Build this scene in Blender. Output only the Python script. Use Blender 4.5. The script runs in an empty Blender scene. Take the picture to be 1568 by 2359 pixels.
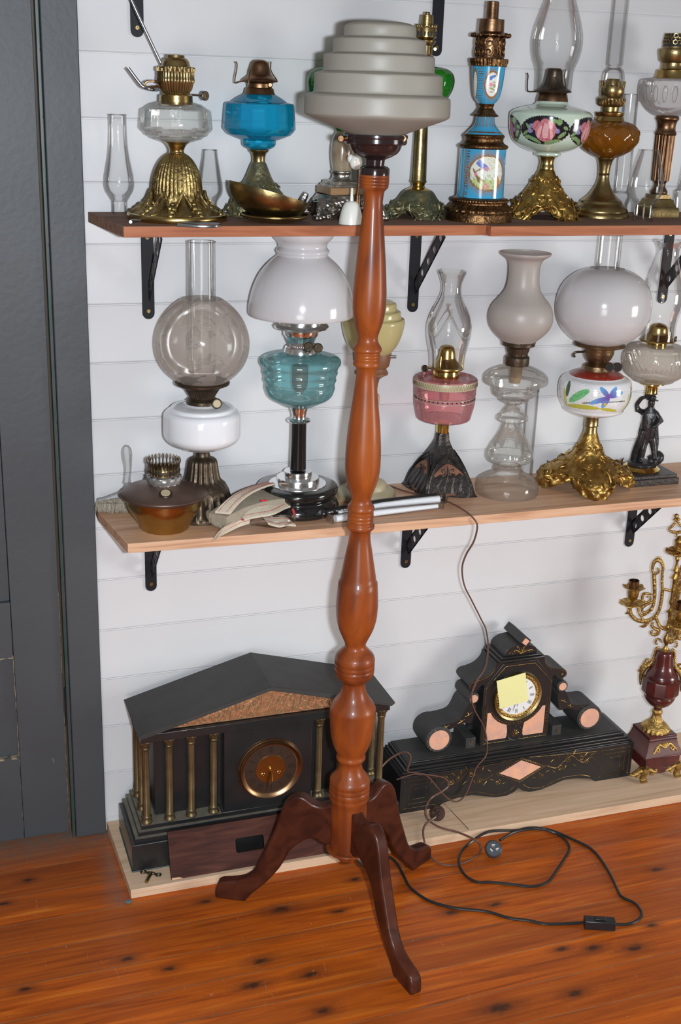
import bpy, bmesh, math, random
from math import sin, cos, pi, radians, atan2, sqrt
from mathutils import Vector as V, Matrix
random.seed(7)
D = bpy.data; S = bpy.context.scene; COL = S.collection
# ---------------------------------------------------------------- camera
CAM = V((-0.32923, -2.49581, 1.66753)); YAW, PIT, ROL, FPX = 0.34032, -0.3356, 0.03483, 2822.61
cy, sy, cp, sp, cr, sr = cos(YAW), sin(YAW), cos(PIT), sin(PIT), cos(ROL), sin(ROL)
FW = V((sy*cp, cy*cp, sp)); R0 = V((cy, -sy, 0)); U0 = R0.cross(FW)
RT = R0*cr + U0*sr; UP = -R0*sr + U0*cr
cam = D.cameras.new('camera'); co = D.objects.new('camera', cam); COL.objects.link(co)
m = Matrix((RT, UP, -FW)).transposed().to_4x4(); m.translation = CAM; co.matrix_world = m
cam.sensor_fit = 'VERTICAL'; cam.sensor_height = 24; cam.lens = FPX/2359*24; cam.clip_start = .01
S.camera = co
# ---------------------------------------------------------------- view, world, lights
S.view_settings.view_transform = 'Standard'; S.view_settings.look = 'None'; S.view_settings.gamma = 1
S.view_settings.exposure = 0.0; S.view_settings.use_curve_mapping = False
try:
    S.cycles.transparent_max_bounces = 40; S.cycles.max_bounces = 14; S.cycles.sample_clamp_indirect = 6
except Exception: pass
W = D.worlds.new('room_light'); S.world = W; W.use_nodes = True
wn = W.node_tree.nodes; wl = W.node_tree.links
bg = wn['Background']; tc = wn.new('ShaderNodeTexCoord'); sx = wn.new('ShaderNodeSeparateXYZ'); rp = wn.new('ShaderNodeValToRGB')
wl.new(tc.outputs['Generated'], sx.inputs[0]); mr = wn.new('ShaderNodeMapRange'); mr.inputs[1].default_value = -1; wl.new(sx.outputs[2], mr.inputs[0])
wl.new(mr.outputs[0], rp.inputs[0]); wl.new(rp.outputs[0], bg.inputs[0])
e = rp.color_ramp.elements; e[0].position = .3; e[0].color = (.20, .13, .09, 1); e[1].position = .75; e[1].color = (.66, .64, .60, 1)
k = rp.color_ramp.elements.new(.5); k.color = (.34, .32, .29, 1)
bg.inputs[1].default_value = 0.30
def area(name, loc, tgt, sx_, sy_, power, col, shape='RECTANGLE', spread=180):
    l = D.lights.new(name, 'AREA'); l.shape = shape; l.size = sx_; l.size_y = sy_; l.energy = power; l.color = col; l.spread = radians(spread)
    o = D.objects.new(name, l); COL.objects.link(o); o.location = loc
    o.rotation_euler = (V(tgt)-V(loc)).to_track_quat('-Z', 'Y').to_euler(); return o
fl = CAM + RT*0.098 + UP*0.0 + FW*0.03
area('camera_flash', fl, fl+FW, .05, .03, 47.0, (.93, 1, 1.08))
area('window_daylight', (3.6, -2.4, .95), (.8, 0, .12), .9, 1.1, 18.0, (1, .99, .97), spread=95)
area('low_fill', (-1.0, -4.0, .75), (.6, 0, .10), 1.0, 1.2, 5.5, (1, .97, .93), spread=70)  # added fill low behind the camera, lifts the shade on the lower wall
# ---------------------------------------------------------------- pixel <-> world
CR = dict(A=(180,0,2.8), B=(660,0,3.136), C=(1020,0,2.861), D=(180,530,2.45), E=(200,980,2.45), F=(740,560,3.015), G=(1080,530,3.213),
 T=(220,1480,2.24), K=(860,1380,2.529), L=(460,1700,2.8), M=(860,1700,2.376), N=(1400,1160,6.94), O=(1400,1480,6.208), P=(260,1700,5.227),
 Q=(980,1380,4.612), R=(1420,60,5.02), S=(680,300,8.711), H=(1300,560,5.851), W=(440,1080,4.126), X=(200,980,4.9), Z=(0,0,1),
 a=(740,380,4.72), b=(740,860,4.72), c=(740,1340,4.72), J=(1100,1480,4.126), g=(880,1120,2.279))
def px(c, x, y): o = CR[c]; return o[0]+x/o[2], o[1]+y/o[2]
def ray(x, y): return FW + RT*((x-784)/FPX) - UP*((y-1179.5)/FPX)
def onp(c, x, y, ax, val):
    X, Y = px(c, x, y); d = ray(X, Y); return CAM + d*((val-CAM[ax])/d[ax])
def onX(c, x, y, v): return onp(c, x, y, 0, v)
def onY(c, x, y, v): return onp(c, x, y, 1, v)
def onZ(c, x, y, v): return onp(c, x, y, 2, v)
# ---------------------------------------------------------------- mesh builder
def catmull(P, n, closed=False):
    if n <= 1: return [tuple(p) for p in P]
    out = []; N = len(P); rng = range(N if closed else N-1)
    for i in rng:
        g = (lambda j: P[j % N]) if closed else (lambda j: P[max(0, min(N-1, j))])
        p0, p1, p2, p3 = g(i-1), g(i), g(i+1), g(i+2)
        for k in range(n):
            t = k/n
            out.append(tuple(.5*(2*b+(c-a)*t+(2*a-5*b+4*c-d)*t*t+(3*b-a-3*c+d)*t**3) for a, b, c, d in zip(p0, p1, p2, p3)))
    if not closed: out.append(tuple(P[-1]))
    return out
class MB:
    def __init__(s): s.v = []; s.f = []; s.m = []; s.col = {}
    def add(s, vs, fs, mi=0):
        o = len(s.v); s.v += [tuple(p) for p in vs]; s.f += [tuple(i+o for i in f) for f in fs]; s.m += [mi]*len(fs); return s
    def lathe(s, prof, c=(0, 0), seg=48, mod=None, mi=0, cap0=True, cap1=True, M=None, ph=0):
        vs = []; fs = []
        for i, (r, z) in enumerate(prof):
            for j in range(seg):
                a = ph + 2*pi*j/seg
                rr, zz = (mod(a, r, z, i/max(1, len(prof)-1)) if mod else (r, z))
                p = V((rr*cos(a), rr*sin(a), zz)); vs.append(p)
        n = len(prof)
        for i in range(n-1):
            for j in range(seg):
                k = (j+1) % seg; fs.append((i*seg+j, i*seg+k, (i+1)*seg+k, (i+1)*seg+j))
        if cap0 and prof[0][0] > 1e-5: fs.append(tuple(range(seg))[::-1])
        if cap1 and prof[-1][0] > 1e-5: fs.append(tuple((n-1)*seg+j for j in range(seg)))
        if M is not None: vs = [M @ p for p in vs]
        else: vs = [p+V((c[0], c[1], 0)) for p in vs]
        return s.add(vs, fs, mi)
    def box(s, a, b, mi=0):
        x0, y0, z0 = a; x1, y1, z1 = b
        return s.add([(x0,y0,z0),(x1,y0,z0),(x1,y1,z0),(x0,y1,z0),(x0,y0,z1),(x1,y0,z1),(x1,y1,z1),(x0,y1,z1)],
                     [(0,3,2,1),(4,5,6,7),(0,1,5,4),(1,2,6,5),(2,3,7,6),(3,0,4,7)], mi)
    def prism(s, pts, off, mi=0, mi_side=None):
        n = len(pts); off = V(off); vs = [V(p) for p in pts] + [V(p)+off for p in pts]
        s.add(vs, [tuple(range(n)), tuple(range(2*n-1, n-1, -1))], mi)
        o = len(s.v)-2*n; fs = [(o+i, o+(i+1) % n, o+n+(i+1) % n, o+n+i) for i in range(n)]
        s.f += fs; s.m += [mi if mi_side is None else mi_side]*n; return s
    def tube(s, P, r, seg=8, n=4, closed=False, mi=0, flat=1.0):
        rs = r if isinstance(r, (list, tuple)) else [r]*len(P)
        Q = catmull([tuple(p)+(rr,) for p, rr in zip(P, rs)], n, closed)
        pts = [V(q[:3]) for q in Q]; rad = [max(q[3], 1e-5) for q in Q]; N = len(pts)
        vs = []; up = None
        for i in range(N):
            t = (pts[(i+1) % N]-pts[i-1]) if closed else (pts[min(N-1, i+1)]-pts[max(0, i-1)])
            if t.length < 1e-9: t = V((0, 0, 1))
            t.normalize()
            if up is None: up = t.orthogonal().normalized()
            up = (up - t*up.dot(t)); up = up.normalized() if up.length > 1e-6 else t.orthogonal().normalized()
            b = t.cross(up)
            for j in range(seg):
                a = 2*pi*j/seg; vs.append(pts[i]+(up*cos(a)*flat+b*sin(a))*rad[i])
        fs = []
        for i in range(N if closed else N-1):
            i2 = (i+1) % N
            for j in range(seg):
                k = (j+1) % seg; fs.append((i*seg+j, i*seg+k, i2*seg+k, i2*seg+j))
        if not closed: fs += [tuple(range(seg))[::-1], tuple((N-1)*seg+j for j in range(seg))]
        return s.add(vs, fs, mi)
    def sphere(s, c, r, seg=12, sc=(1, 1, 1), mi=0):
        pr = [(sin(pi*i/seg), -cos(pi*i/seg)) for i in range(seg+1)]
        M = Matrix.Translation(V(c)) @ Matrix.Diagonal((r*sc[0], r*sc[1], r*sc[2], 1))
        return s.lathe(pr, seg=seg*2, M=M, mi=mi, cap0=False, cap1=False)
    def disc(s, c, nrm, r, th, seg=24, mi=0, bev=0):
        q = V(nrm).normalized().to_track_quat('Z', 'Y').to_matrix().to_4x4(); M = Matrix.Translation(V(c)) @ q
        b = bev or th*.2
        return s.lathe([(0, 0), (r-b, 0), (r, b), (r, th-b), (r-b, th), (0, th)], seg=seg, M=M, mi=mi, cap0=False, cap1=False)
def setp(o, label=None, cat=None, group=None, kind=None):
    if label: o['label'] = label
    if cat: o['category'] = cat
    if group: o['group'] = group
    if kind: o['kind'] = kind
    return o
ROOT = {}
def obj(name, mb, mats, parent=None, bev=0, sharp=38, loc=None, **kw):
    if not isinstance(mats, (list, tuple)): mats = [mats]
    if parent is not None: org = ROOT[parent.name]
    elif loc is not None: org = V(loc)
    else:
        n = len(mb.v); org = V((sum(p[0] for p in mb.v)/n, sum(p[1] for p in mb.v)/n, min(p[2] for p in mb.v)))
    me = D.meshes.new(name); me.from_pydata([tuple(V(p)-org) for p in mb.v], [], mb.f)
    me.polygons.foreach_set('material_index', mb.m)
    for mm in mats: me.materials.append(mm)
    b = bmesh.new(); b.from_mesh(me); bmesh.ops.remove_doubles(b, verts=b.verts, dist=1e-6); bmesh.ops.recalc_face_normals(b, faces=b.faces)
    b.to_mesh(me); b.free()
    me.polygons.foreach_set('use_smooth', [True]*len(me.polygons)); me.set_sharp_from_angle(angle=radians(sharp))
    o = D.objects.new(name, me); COL.objects.link(o)
    if parent is not None: o.parent = parent
    else: o.location = org
    ROOT[o.name] = org
    if bev:
        md = o.modifiers.new('bevel', 'BEVEL'); md.width = bev; md.segments = 2; md.limit_method = 'ANGLE'; md.angle_limit = radians(40)
    return setp(o, **kw)
def thing(name, label, cat, loc, group=None):
    o = D.objects.new(name, None); COL.objects.link(o); o.location = loc; o.empty_display_size = .02; ROOT[o.name] = V(loc)
    return setp(o, label, cat, group)
# ---------------------------------------------------------------- materials
def nt(name):
    m = D.materials.new(name); m.use_nodes = True; n = m.node_tree.nodes; return m, n, m.node_tree.links, n['Principled BSDF']
def rgb(c): return (c[0], c[1], c[2], 1)
def mat(name, col, rough=.5, metal=0, c2=None, ns=60, namt=.5, bump=0, bs=200, coat=0, sc=(1,1,1), trans=0, ior=1.5, spec=.5, attr=None, ro2=None, vor=False):
    m, n, l, p = nt(name)
    p.inputs['Base Color'].default_value = rgb(col); p.inputs['Roughness'].default_value = rough; p.inputs['Metallic'].default_value = metal
    p.inputs['Coat Weight'].default_value = coat; p.inputs['Coat Roughness'].default_value = .08; p.inputs['IOR'].default_value = ior
    p.inputs['Specular IOR Level'].default_value = spec
    if trans: p.inputs['Transmission Weight'].default_value = trans
    t = n.new('ShaderNodeTexCoord'); mp = n.new('ShaderNodeMapping'); mp.inputs['Scale'].default_value = sc; l.new(t.outputs['Object'], mp.inputs[0])
    if c2 is not None:
        no = n.new('ShaderNodeTexNoise'); no.inputs['Scale'].default_value = ns; no.inputs['Detail'].default_value = 6; l.new(mp.outputs[0], no.inputs['Vector'])
        r = n.new('ShaderNodeValToRGB'); r.color_ramp.elements[0].position = .5-namt/2; r.color_ramp.elements[1].position = .5+namt/2
        r.color_ramp.elements[0].color = rgb(col); r.color_ramp.elements[1].color = rgb(c2); l.new(no.outputs[0], r.inputs[0]); l.new(r.outputs[0], p.inputs['Base Color'])
        if ro2 is not None:
            q = n.new('ShaderNodeMapRange'); q.inputs[3].default_value = rough; q.inputs[4].default_value = ro2; l.new(no.outputs[0], q.inputs[0]); l.new(q.outputs[0], p.inputs['Roughness'])
    if attr:
        a = n.new('ShaderNodeAttribute'); a.attribute_name = attr; l.new(a.outputs['Color'], p.inputs['Base Color'])
    if bump:
        if vor:
            b = n.new('ShaderNodeTexVoronoi'); b.feature = 'SMOOTH_F1'
        else:
            b = n.new('ShaderNodeTexNoise'); b.inputs['Detail'].default_value = 5
        b.inputs['Scale'].default_value = bs; l.new(mp.outputs[0], b.inputs['Vector'])
        bu = n.new('ShaderNodeBump'); bu.inputs['Strength'].default_value = bump; bu.inputs['Distance'].default_value = .003
        l.new(b.outputs[0], bu.inputs['Height']); l.new(bu.outputs[0], p.inputs['Normal'])
    return m
def glass(name, tint, edge, gl=.04, rough=.02, pw=2.2, bump=0, bs=60, diff=0, dcol=(.8,.8,.8), sc=(1,1,1)):
    """thin blown glass: light passes, colour deepens where the wall is seen edge-on, fresnel reflection"""
    m, n, l, p = nt(name); n.remove(p); out = [x for x in n if x.type == 'OUTPUT_MATERIAL'][0]
    lw = n.new('ShaderNodeLayerWeight'); lw.inputs[0].default_value = .5
    pwn = n.new('ShaderNodeMath'); pwn.operation = 'POWER'; pwn.inputs[1].default_value = pw; l.new(lw.outputs['Facing'], pwn.inputs[0])
    mx = n.new('ShaderNodeMix'); mx.data_type = 'RGBA'; mx.inputs[6].default_value = rgb(tint); mx.inputs[7].default_value = rgb(edge); l.new(pwn.outputs[0], mx.inputs[0])
    tr = n.new('ShaderNodeBsdfTransparent'); l.new(mx.outputs[2], tr.inputs[0])
    g = n.new('ShaderNodeBsdfGlossy'); g.inputs['Roughness'].default_value = rough
    fr = n.new('ShaderNodeFresnel'); fr.inputs[0].default_value = 1.5
    ad = n.new('ShaderNodeMath'); ad.operation = 'MULTIPLY_ADD'; ad.inputs[1].default_value = .58; ad.inputs[2].default_value = gl*.3; l.new(fr.outputs[0], ad.inputs[0])
    ms = n.new('ShaderNodeMixShader'); l.new(ad.outputs[0], ms.inputs[0]); l.new(tr.outputs[0], ms.inputs[1]); l.new(g.outputs[0], ms.inputs[2])
    last = ms
    if diff:
        dn = n.new('ShaderNodeBsdfDiffuse'); dn.inputs[0].default_value = rgb(dcol); m2 = n.new('ShaderNodeMixShader'); m2.inputs[0].default_value = diff
        l.new(tr.outputs[0], m2.inputs[1]); l.new(dn.outputs[0], m2.inputs[2]); l.new(m2.outputs[0], ms.inputs[1])
        if isinstance(diff, float) and bump < 0: pass
    if bump:
        t = n.new('ShaderNodeTexCoord'); mp = n.new('ShaderNodeMapping'); mp.inputs['Scale'].default_value = sc; l.new(t.outputs['Object'], mp.inputs[0])
        no = n.new('ShaderNodeTexNoise'); no.inputs['Scale'].default_value = bs; l.new(mp.outputs[0], no.inputs['Vector'])
        bu = n.new('ShaderNodeBump'); bu.inputs['Strength'].default_value = abs(bump); bu.inputs['Distance'].default_value = .003; l.new(no.outputs[0], bu.inputs['Height'])
        for q in (lw, g, fr): l.new(bu.outputs[0], q.inputs['Normal'])
    l.new(last.outputs[0], out.inputs[0]); return m
def etched(name, dcol, lo, hi, rough, scale, thr):
    """frosted glass with clear cut leaves"""
    m, n, l, p = nt(name); n.remove(p); out = [x for x in n if x.type == 'OUTPUT_MATERIAL'][0]
    t = n.new('ShaderNodeTexCoord'); no = n.new('ShaderNodeTexNoise'); no.inputs['Scale'].default_value = scale; no.inputs['Detail'].default_value = 2; no.inputs['Distortion'].default_value = 1.2
    l.new(t.outputs['Object'], no.inputs['Vector']); r = n.new('ShaderNodeMapRange'); r.inputs[1].default_value = thr; r.inputs[2].default_value = thr+.03
    r.inputs[3].default_value = hi; r.inputs[4].default_value = lo; l.new(no.outputs[0], r.inputs[0])
    d = n.new('ShaderNodeBsdfDiffuse'); d.inputs[0].default_value = rgb(dcol); tl = n.new('ShaderNodeBsdfTranslucent'); tl.inputs[0].default_value = rgb(dcol)
    dm = n.new('ShaderNodeMixShader'); dm.inputs[0].default_value = .5; l.new(d.outputs[0], dm.inputs[1]); l.new(tl.outputs[0], dm.inputs[2])
    tr = n.new('ShaderNodeBsdfTransparent'); tr.inputs[0].default_value = (.95,.92,.89,1); mx = n.new('ShaderNodeMixShader'); l.new(r.outputs[0], mx.inputs[0]); l.new(tr.outputs[0], mx.inputs[1]); l.new(dm.outputs[0], mx.inputs[2])
    g = n.new('ShaderNodeBsdfGlossy'); g.inputs['Roughness'].default_value = rough; fr = n.new('ShaderNodeFresnel'); fr.inputs[0].default_value = 1.45
    fm_ = n.new('ShaderNodeMath'); fm_.operation = 'MULTIPLY'; fm_.inputs[1].default_value = .55; l.new(fr.outputs[0], fm_.inputs[0]); ms = n.new('ShaderNodeMixShader'); l.new(fm_.outputs[0], ms.inputs[0]); l.new(mx.outputs[0], ms.inputs[1]); l.new(g.outputs[0], ms.inputs[2]); l.new(ms.outputs[0], out.inputs[0]); return m
def wood(name, c1, c2, c3, scale=(6, 60, 60), rough=.4, coat=0, dist=1.5, bump=.05, pos=(.35, .5, .68)):
    m, n, l, p = nt(name); t = n.new('ShaderNodeTexCoord'); mp = n.new('ShaderNodeMapping'); mp.inputs['Scale'].default_value = scale; l.new(t.outputs['Object'], mp.inputs[0])
    no = n.new('ShaderNodeTexNoise'); no.inputs['Scale'].default_value = 1; no.inputs['Detail'].default_value = 7; no.inputs['Distortion'].default_value = dist; l.new(mp.outputs[0], no.inputs['Vector'])
    r = n.new('ShaderNodeValToRGB'); e = r.color_ramp.elements; e[0].position = pos[0]; e[0].color = rgb(c1); e[1].position = pos[2]; e[1].color = rgb(c3); q = e.new(pos[1]); q.color = rgb(c2)
    p.inputs['Specular IOR Level'].default_value = .28
    l.new(no.outputs[0], r.inputs[0]); l.new(r.outputs[0], p.inputs['Base Color']); p.inputs['Roughness'].default_value = rough; p.inputs['Coat Weight'].default_value = coat; p.inputs['Coat Roughness'].default_value = .15
    bu = n.new('ShaderNodeBump'); bu.inputs['Strength'].default_value = bump; bu.inputs['Distance'].default_value = .002; l.new(no.outputs[0], bu.inputs['Height']); l.new(bu.outputs[0], p.inputs['Normal'])
    return m
M = dict(
 wall=mat('white_board_paint', (.64,.64,.65), .42, c2=(.60,.60,.61), ns=3, bump=.06, bs=90),
 slate=mat('slate_paint', (.060,.068,.076), .5, c2=(.056,.060,.066), ns=8, bump=.18, bs=70),
 green=mat('green_paint', (.02,.055,.045), .4, c2=(.05,.06,.06), ns=14, namt=.2),
 chip=mat('bare_wood_chips', (.35,.28,.18), .8, c2=(.06,.07,.07), ns=60, namt=.15),
 brass=mat('brass', (.52,.38,.15), .27, 1, c2=(.38,.25,.09), ns=25, bump=.08, bs=120),
 brightbrass=mat('bright_brass', (.78,.56,.18), .16, 1, c2=(.6,.42,.12), ns=30),
 oldbrass=mat('aged_brass', (.46,.34,.15), .33, 1, c2=(.20,.15,.075), ns=30, bump=.15, bs=150),
 castbrass=mat('cast_brass', (.48,.36,.14), .38, 1, c2=(.22,.15,.07), ns=45, bump=.8, bs=160),
 verdigris=mat('green_bronze', (.30,.25,.12), .45, .8, c2=(.11,.14,.10), ns=60, bump=.7, bs=130),
 gilt=mat('gilt', (.58,.37,.11), .40, 1, c2=(.20,.115,.03), ns=60, bump=.7, bs=110),
 ormolu=mat('ormolu', (.68,.46,.15), .38, 1, c2=(.26,.16,.05), ns=80, bump=.9, bs=220),
 copper=mat('copper_brown', (.26,.15,.08), .38, 1, c2=(.13,.07,.04), ns=40, bump=.1),
 bronze=mat('dark_bronze', (.125,.09,.06), .42, .85, c2=(.06,.048,.034), ns=40, bump=.35, bs=120),
 ormbr=mat('brown_gilt', (.25,.135,.055), .36, 1, c2=(.07,.035,.02), ns=80, bump=.8, bs=150),
 silver=mat('worn_silver', (.52,.48,.43), .32, 1, c2=(.25,.22,.19), ns=50, bump=.6, bs=110),
 chrome=mat('chrome', (.86,.87,.88), .17, 1),
 steel=mat('zinc_steel', (.52,.56,.60), .28, 1, c2=(.4,.43,.46), ns=60),
 blackpl=mat('black_enamel', (.010,.010,.010), .14, coat=.5),
 blackmet=mat('black_bracket_paint', (.012,.012,.015), .5, spec=.22),
 bakelite=mat('brown_bakelite', (.022,.012,.012), .16, coat=.3),
 milk=mat('milk_glass', (.74,.75,.77), .10, coat=.4, c2=(.70,.72,.75), ns=6),
 milkg=mat('milk_glass_shade', (.66,.645,.655), .14, coat=.3),
 greenmilk=mat('green_milk_glass', (.50,.60,.49), .12, coat=.5, attr='paint'),
 painted=mat('painted_porcelain', (.7,.7,.7), .12, coat=.5, attr='paint'),
 cream=mat('cream_glass', (.58,.50,.24), .16, coat=.3),
 creamw=mat('cream_base', (.50,.43,.27), .4, c2=(.42,.35,.22), ns=20),
 frost=mat('frosted_glass', (.37,.345,.295), .44, spec=.55),
 frostw=mat('frosted_white_glass', (.52,.475,.44), .38, spec=.5),
 onyx=mat('brown_onyx', (.16,.10,.06), .22, c2=(.34,.29,.20), ns=22, namt=.35, coat=.4),
 tan=mat('tan_stone', (.33,.20,.09), .35, c2=(.22,.12,.05), ns=30, coat=.2),
 redmarble=mat('red_marble', (.11,.018,.016), .24, c2=(.045,.012,.012), ns=28, namt=.35, coat=.35),
 dustred=mat('dusty_red_marble', (.16,.085,.075), .6, c2=(.11,.05,.045), ns=20),
 slateclk=mat('black_slate', (.014,.014,.015), .32, c2=(.020,.020,.020), ns=20, coat=.12),
 slatedust=mat('dusty_black_slate', (.042,.042,.040), .62, c2=(.030,.030,.029), ns=26, bump=.1),
 dust=mat('dust_grey', (.20,.18,.135), .85, c2=(.11,.10,.075), ns=50),
 pink=mat('pink_marble', (.80,.42,.26), .28, c2=(.62,.36,.29), ns=45, namt=.3, coat=.3),
 copperrel=mat('copper_relief', (.46,.185,.085), .5, .3, c2=(.24,.16,.08), ns=90, bump=1.0, bs=75),
 greybrass=mat('fluted_grey_brass', (.25,.195,.105), .42, .85, c2=(.14,.10,.05), ns=30, bump=.1),
 enamel=mat('white_enamel', (.78,.79,.79), .18, coat=.4),
 darkdial=mat('dark_dial', (.040,.024,.017), .35),
 ink=mat('black_ink', (.02,.02,.025), .5),
 paper=mat('yellow_note_paper', (.80,.78,.36), .75),
 legs=wood('dark_leg_wood', (.034,.009,.006), (.058,.015,.008), (.080,.022,.011), (14,14,14), .34, .10),
 post=wood('turned_post_wood', (.13,.028,.008), (.23,.050,.010), (.32,.078,.012), (16,16,5), .40, .18, 1.0, .03),
 shelf=wood('pale_shelf_wood', (.50,.27,.16), (.62,.37,.23), (.70,.45,.29), (3,40,40), .5, .05),
 shelfend=wood('end_grain', (.20,.11,.075), (.27,.16,.11), (.34,.2,.13), (60,60,60), .7),
 shelfred=wood('red_shelf_edge', (.27,.085,.038), (.37,.125,.055), (.43,.17,.08), (3,40,40), .5, .05),
 shelfdusty=wood('dusty_shelf_top', (.19,.105,.075), (.24,.14,.10), (.29,.18,.14), (3,30,30), .85),
 plank=wood('pine_plank', (.55,.37,.24), (.64,.45,.30), (.70,.51,.36), (2,36,36), .6),
 board=wood('stained_board', (.040,.012,.008), (.066,.019,.012), (.100,.034,.020), (5,40,40), .7),
 brown=mat('brown_plastic', (.045,.020,.014), .3, coat=.3), cordb=mat('brown_cord', (.13,.065,.045), .35),
 black=mat('black_plastic', (.014,.014,.016), .35), cordk=mat('black_cord', (.020,.019,.019), .32),
 holder=mat('brown_holder', (.20,.085,.035), .45, c2=(.15,.06,.025), ns=30),
 white=mat('white_porcelain', (.74,.74,.68), .3, coat=.2), wax=mat('white_wax', (.85,.86,.88), .25, coat=.3),
 cloth=mat('cream_cotton', (.62,.55,.43), .9, c2=(.54,.47,.36), ns=80, bump=.5, bs=400), canvas=mat('grey_canvas', (.34,.29,.22), .9, c2=(.28,.24,.18), ns=90, bump=.5, bs=400),
 red=mat('red_thread', (.45,.03,.04), .8), bristle=mat('pale_bristles', (.52,.47,.38), .8, c2=(.32,.27,.2), ns=150, namt=.3, bump=1, bs=250, sc=(1,1,3)),
 redpaint=mat('red_band_glaze', (.28,.030,.018), .25, coat=.4), foil=mat('crumpled_foil', (.42,.41,.40), .35, .7, bump=1, bs=120),
 wick=mat('cotton_wick', (.10,.055,.04), .9), wick2=mat('green_brown_wick', (.22,.20,.08), .8, c2=(.28,.13,.06), ns=30),
 flake=mat('grey_paint_flake', (.12,.16,.18), .6),
 clear=glass('clear_glass', (.985,.985,.985), (.78,.79,.79), pw=4),
 clearg=glass('clear_chimney_glass', (.975,.977,.975), (.74,.75,.75), pw=4.5, bump=.03, bs=30),
 cut=glass('pressed_clear_glass', (.985,.985,.972), (.66,.67,.64), pw=4, gl=.06, bump=.6, bs=45, diff=.07, dcol=(.95,.95,.88)),
 greytint=glass('smoky_ribbed_glass', (.92,.89,.85), (.52,.47,.42), gl=.12, pw=2.6, bump=.5, bs=60, diff=.34, dcol=(.58,.53,.46)),
 fluted=glass('fluted_clear_glass', (.94,.93,.93), (.58,.56,.57), pw=3.2, gl=.06, bump=.3, bs=50, diff=.12, dcol=(.8,.76,.76)),
 blue=glass('turquoise_blue_glass', (.16,.80,.97), (.0,.20,.42), gl=.2, pw=2.6, diff=.20, dcol=(.01,.50,.72)),
 aqua=glass('aqua_glass', (.68,.93,.95), (.14,.44,.50), gl=.25, pw=2.6, bump=.25, bs=35, diff=.18, dcol=(.30,.62,.64)),
 amber=glass('amber_glass', (.62,.27,.02), (.14,.035,.002), gl=.2, pw=1.8, diff=.40, dcol=(.34,.13,.010)),
 greeng=glass('green_glass', (.12,.62,.06), (.0,.12,.01), gl=.1, pw=1.6, diff=.3, dcol=(.04,.40,.03)),
 pinkg=glass('pink_flashed_glass', (.96,.66,.68), (.50,.16,.20), gl=.10, pw=2.4, bump=.15, bs=40, diff=.20, dcol=(.82,.42,.44)),
 film=glass('cellophane', (.985,.985,.985), (.93,.93,.93), gl=.05, pw=3, bump=.35, bs=110),
 etched=etched('etched_smoky_globe', (.70,.62,.56), .26, .46, .12, 30, .55),
)
def translucent(m, f, col):
    n = m.node_tree.nodes; l = m.node_tree.links; p = n['Principled BSDF']; o = [x for x in n if x.type == 'OUTPUT_MATERIAL'][0]
    t = n.new('ShaderNodeBsdfTranslucent'); t.inputs[0].default_value = rgb(col); mx = n.new('ShaderNodeMixShader'); mx.inputs[0].default_value = f
    l.new(p.outputs[0], mx.inputs[1]); l.new(t.outputs[0], mx.inputs[2]); l.new(mx.outputs[0], o.inputs[0])
translucent(M['milkg'], .22, (.9,.88,.86)); translucent(M['frost'], .25, (.55,.5,.42)); translucent(M['frostw'], .35, (.8,.74,.68)); translucent(M['cream'], .25, (.85,.75,.4))
# ---------------------------------------------------------------- setting
ZT, ZM, ZP = 1.41459, .80341, .022
mb = MB()
prof = []; z = -0.0886
prof.append((0.0, -.02))
while z < 2.75:
    z += .12
    prof += [(0.0, z-.0030), (.0032, z-.0026), (.0032, z-.0012), (.0, z+.0014), (-.0004, z+.0024), (0, z+.0040)]
prof.append((0.0, 2.8))
for i, (y, zz) in enumerate(prof): mb.v += [(-.0755, y, zz), (3.2, y, zz)]
for i in range(len(prof)-1): mb.f.append((2*i, 2*i+1, 2*i+3, 2*i+2)); mb.m.append(0)
mb.box((-.0755, .012, -.02), (3.2, .06, 2.8))
obj('wall_back', mb, M['wall'], kind='structure', loc=(0, 0, 0), label='white painted horizontal grooved board wall')
mb = MB(); mb.box((-2.2, .0, 2.1), (-.0755, .06, 2.8)); mb.box((-2.2, .0, -.02), (-.93, .06, 2.1))
obj('wall_left', mb, M['wall'], kind='structure')
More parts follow.
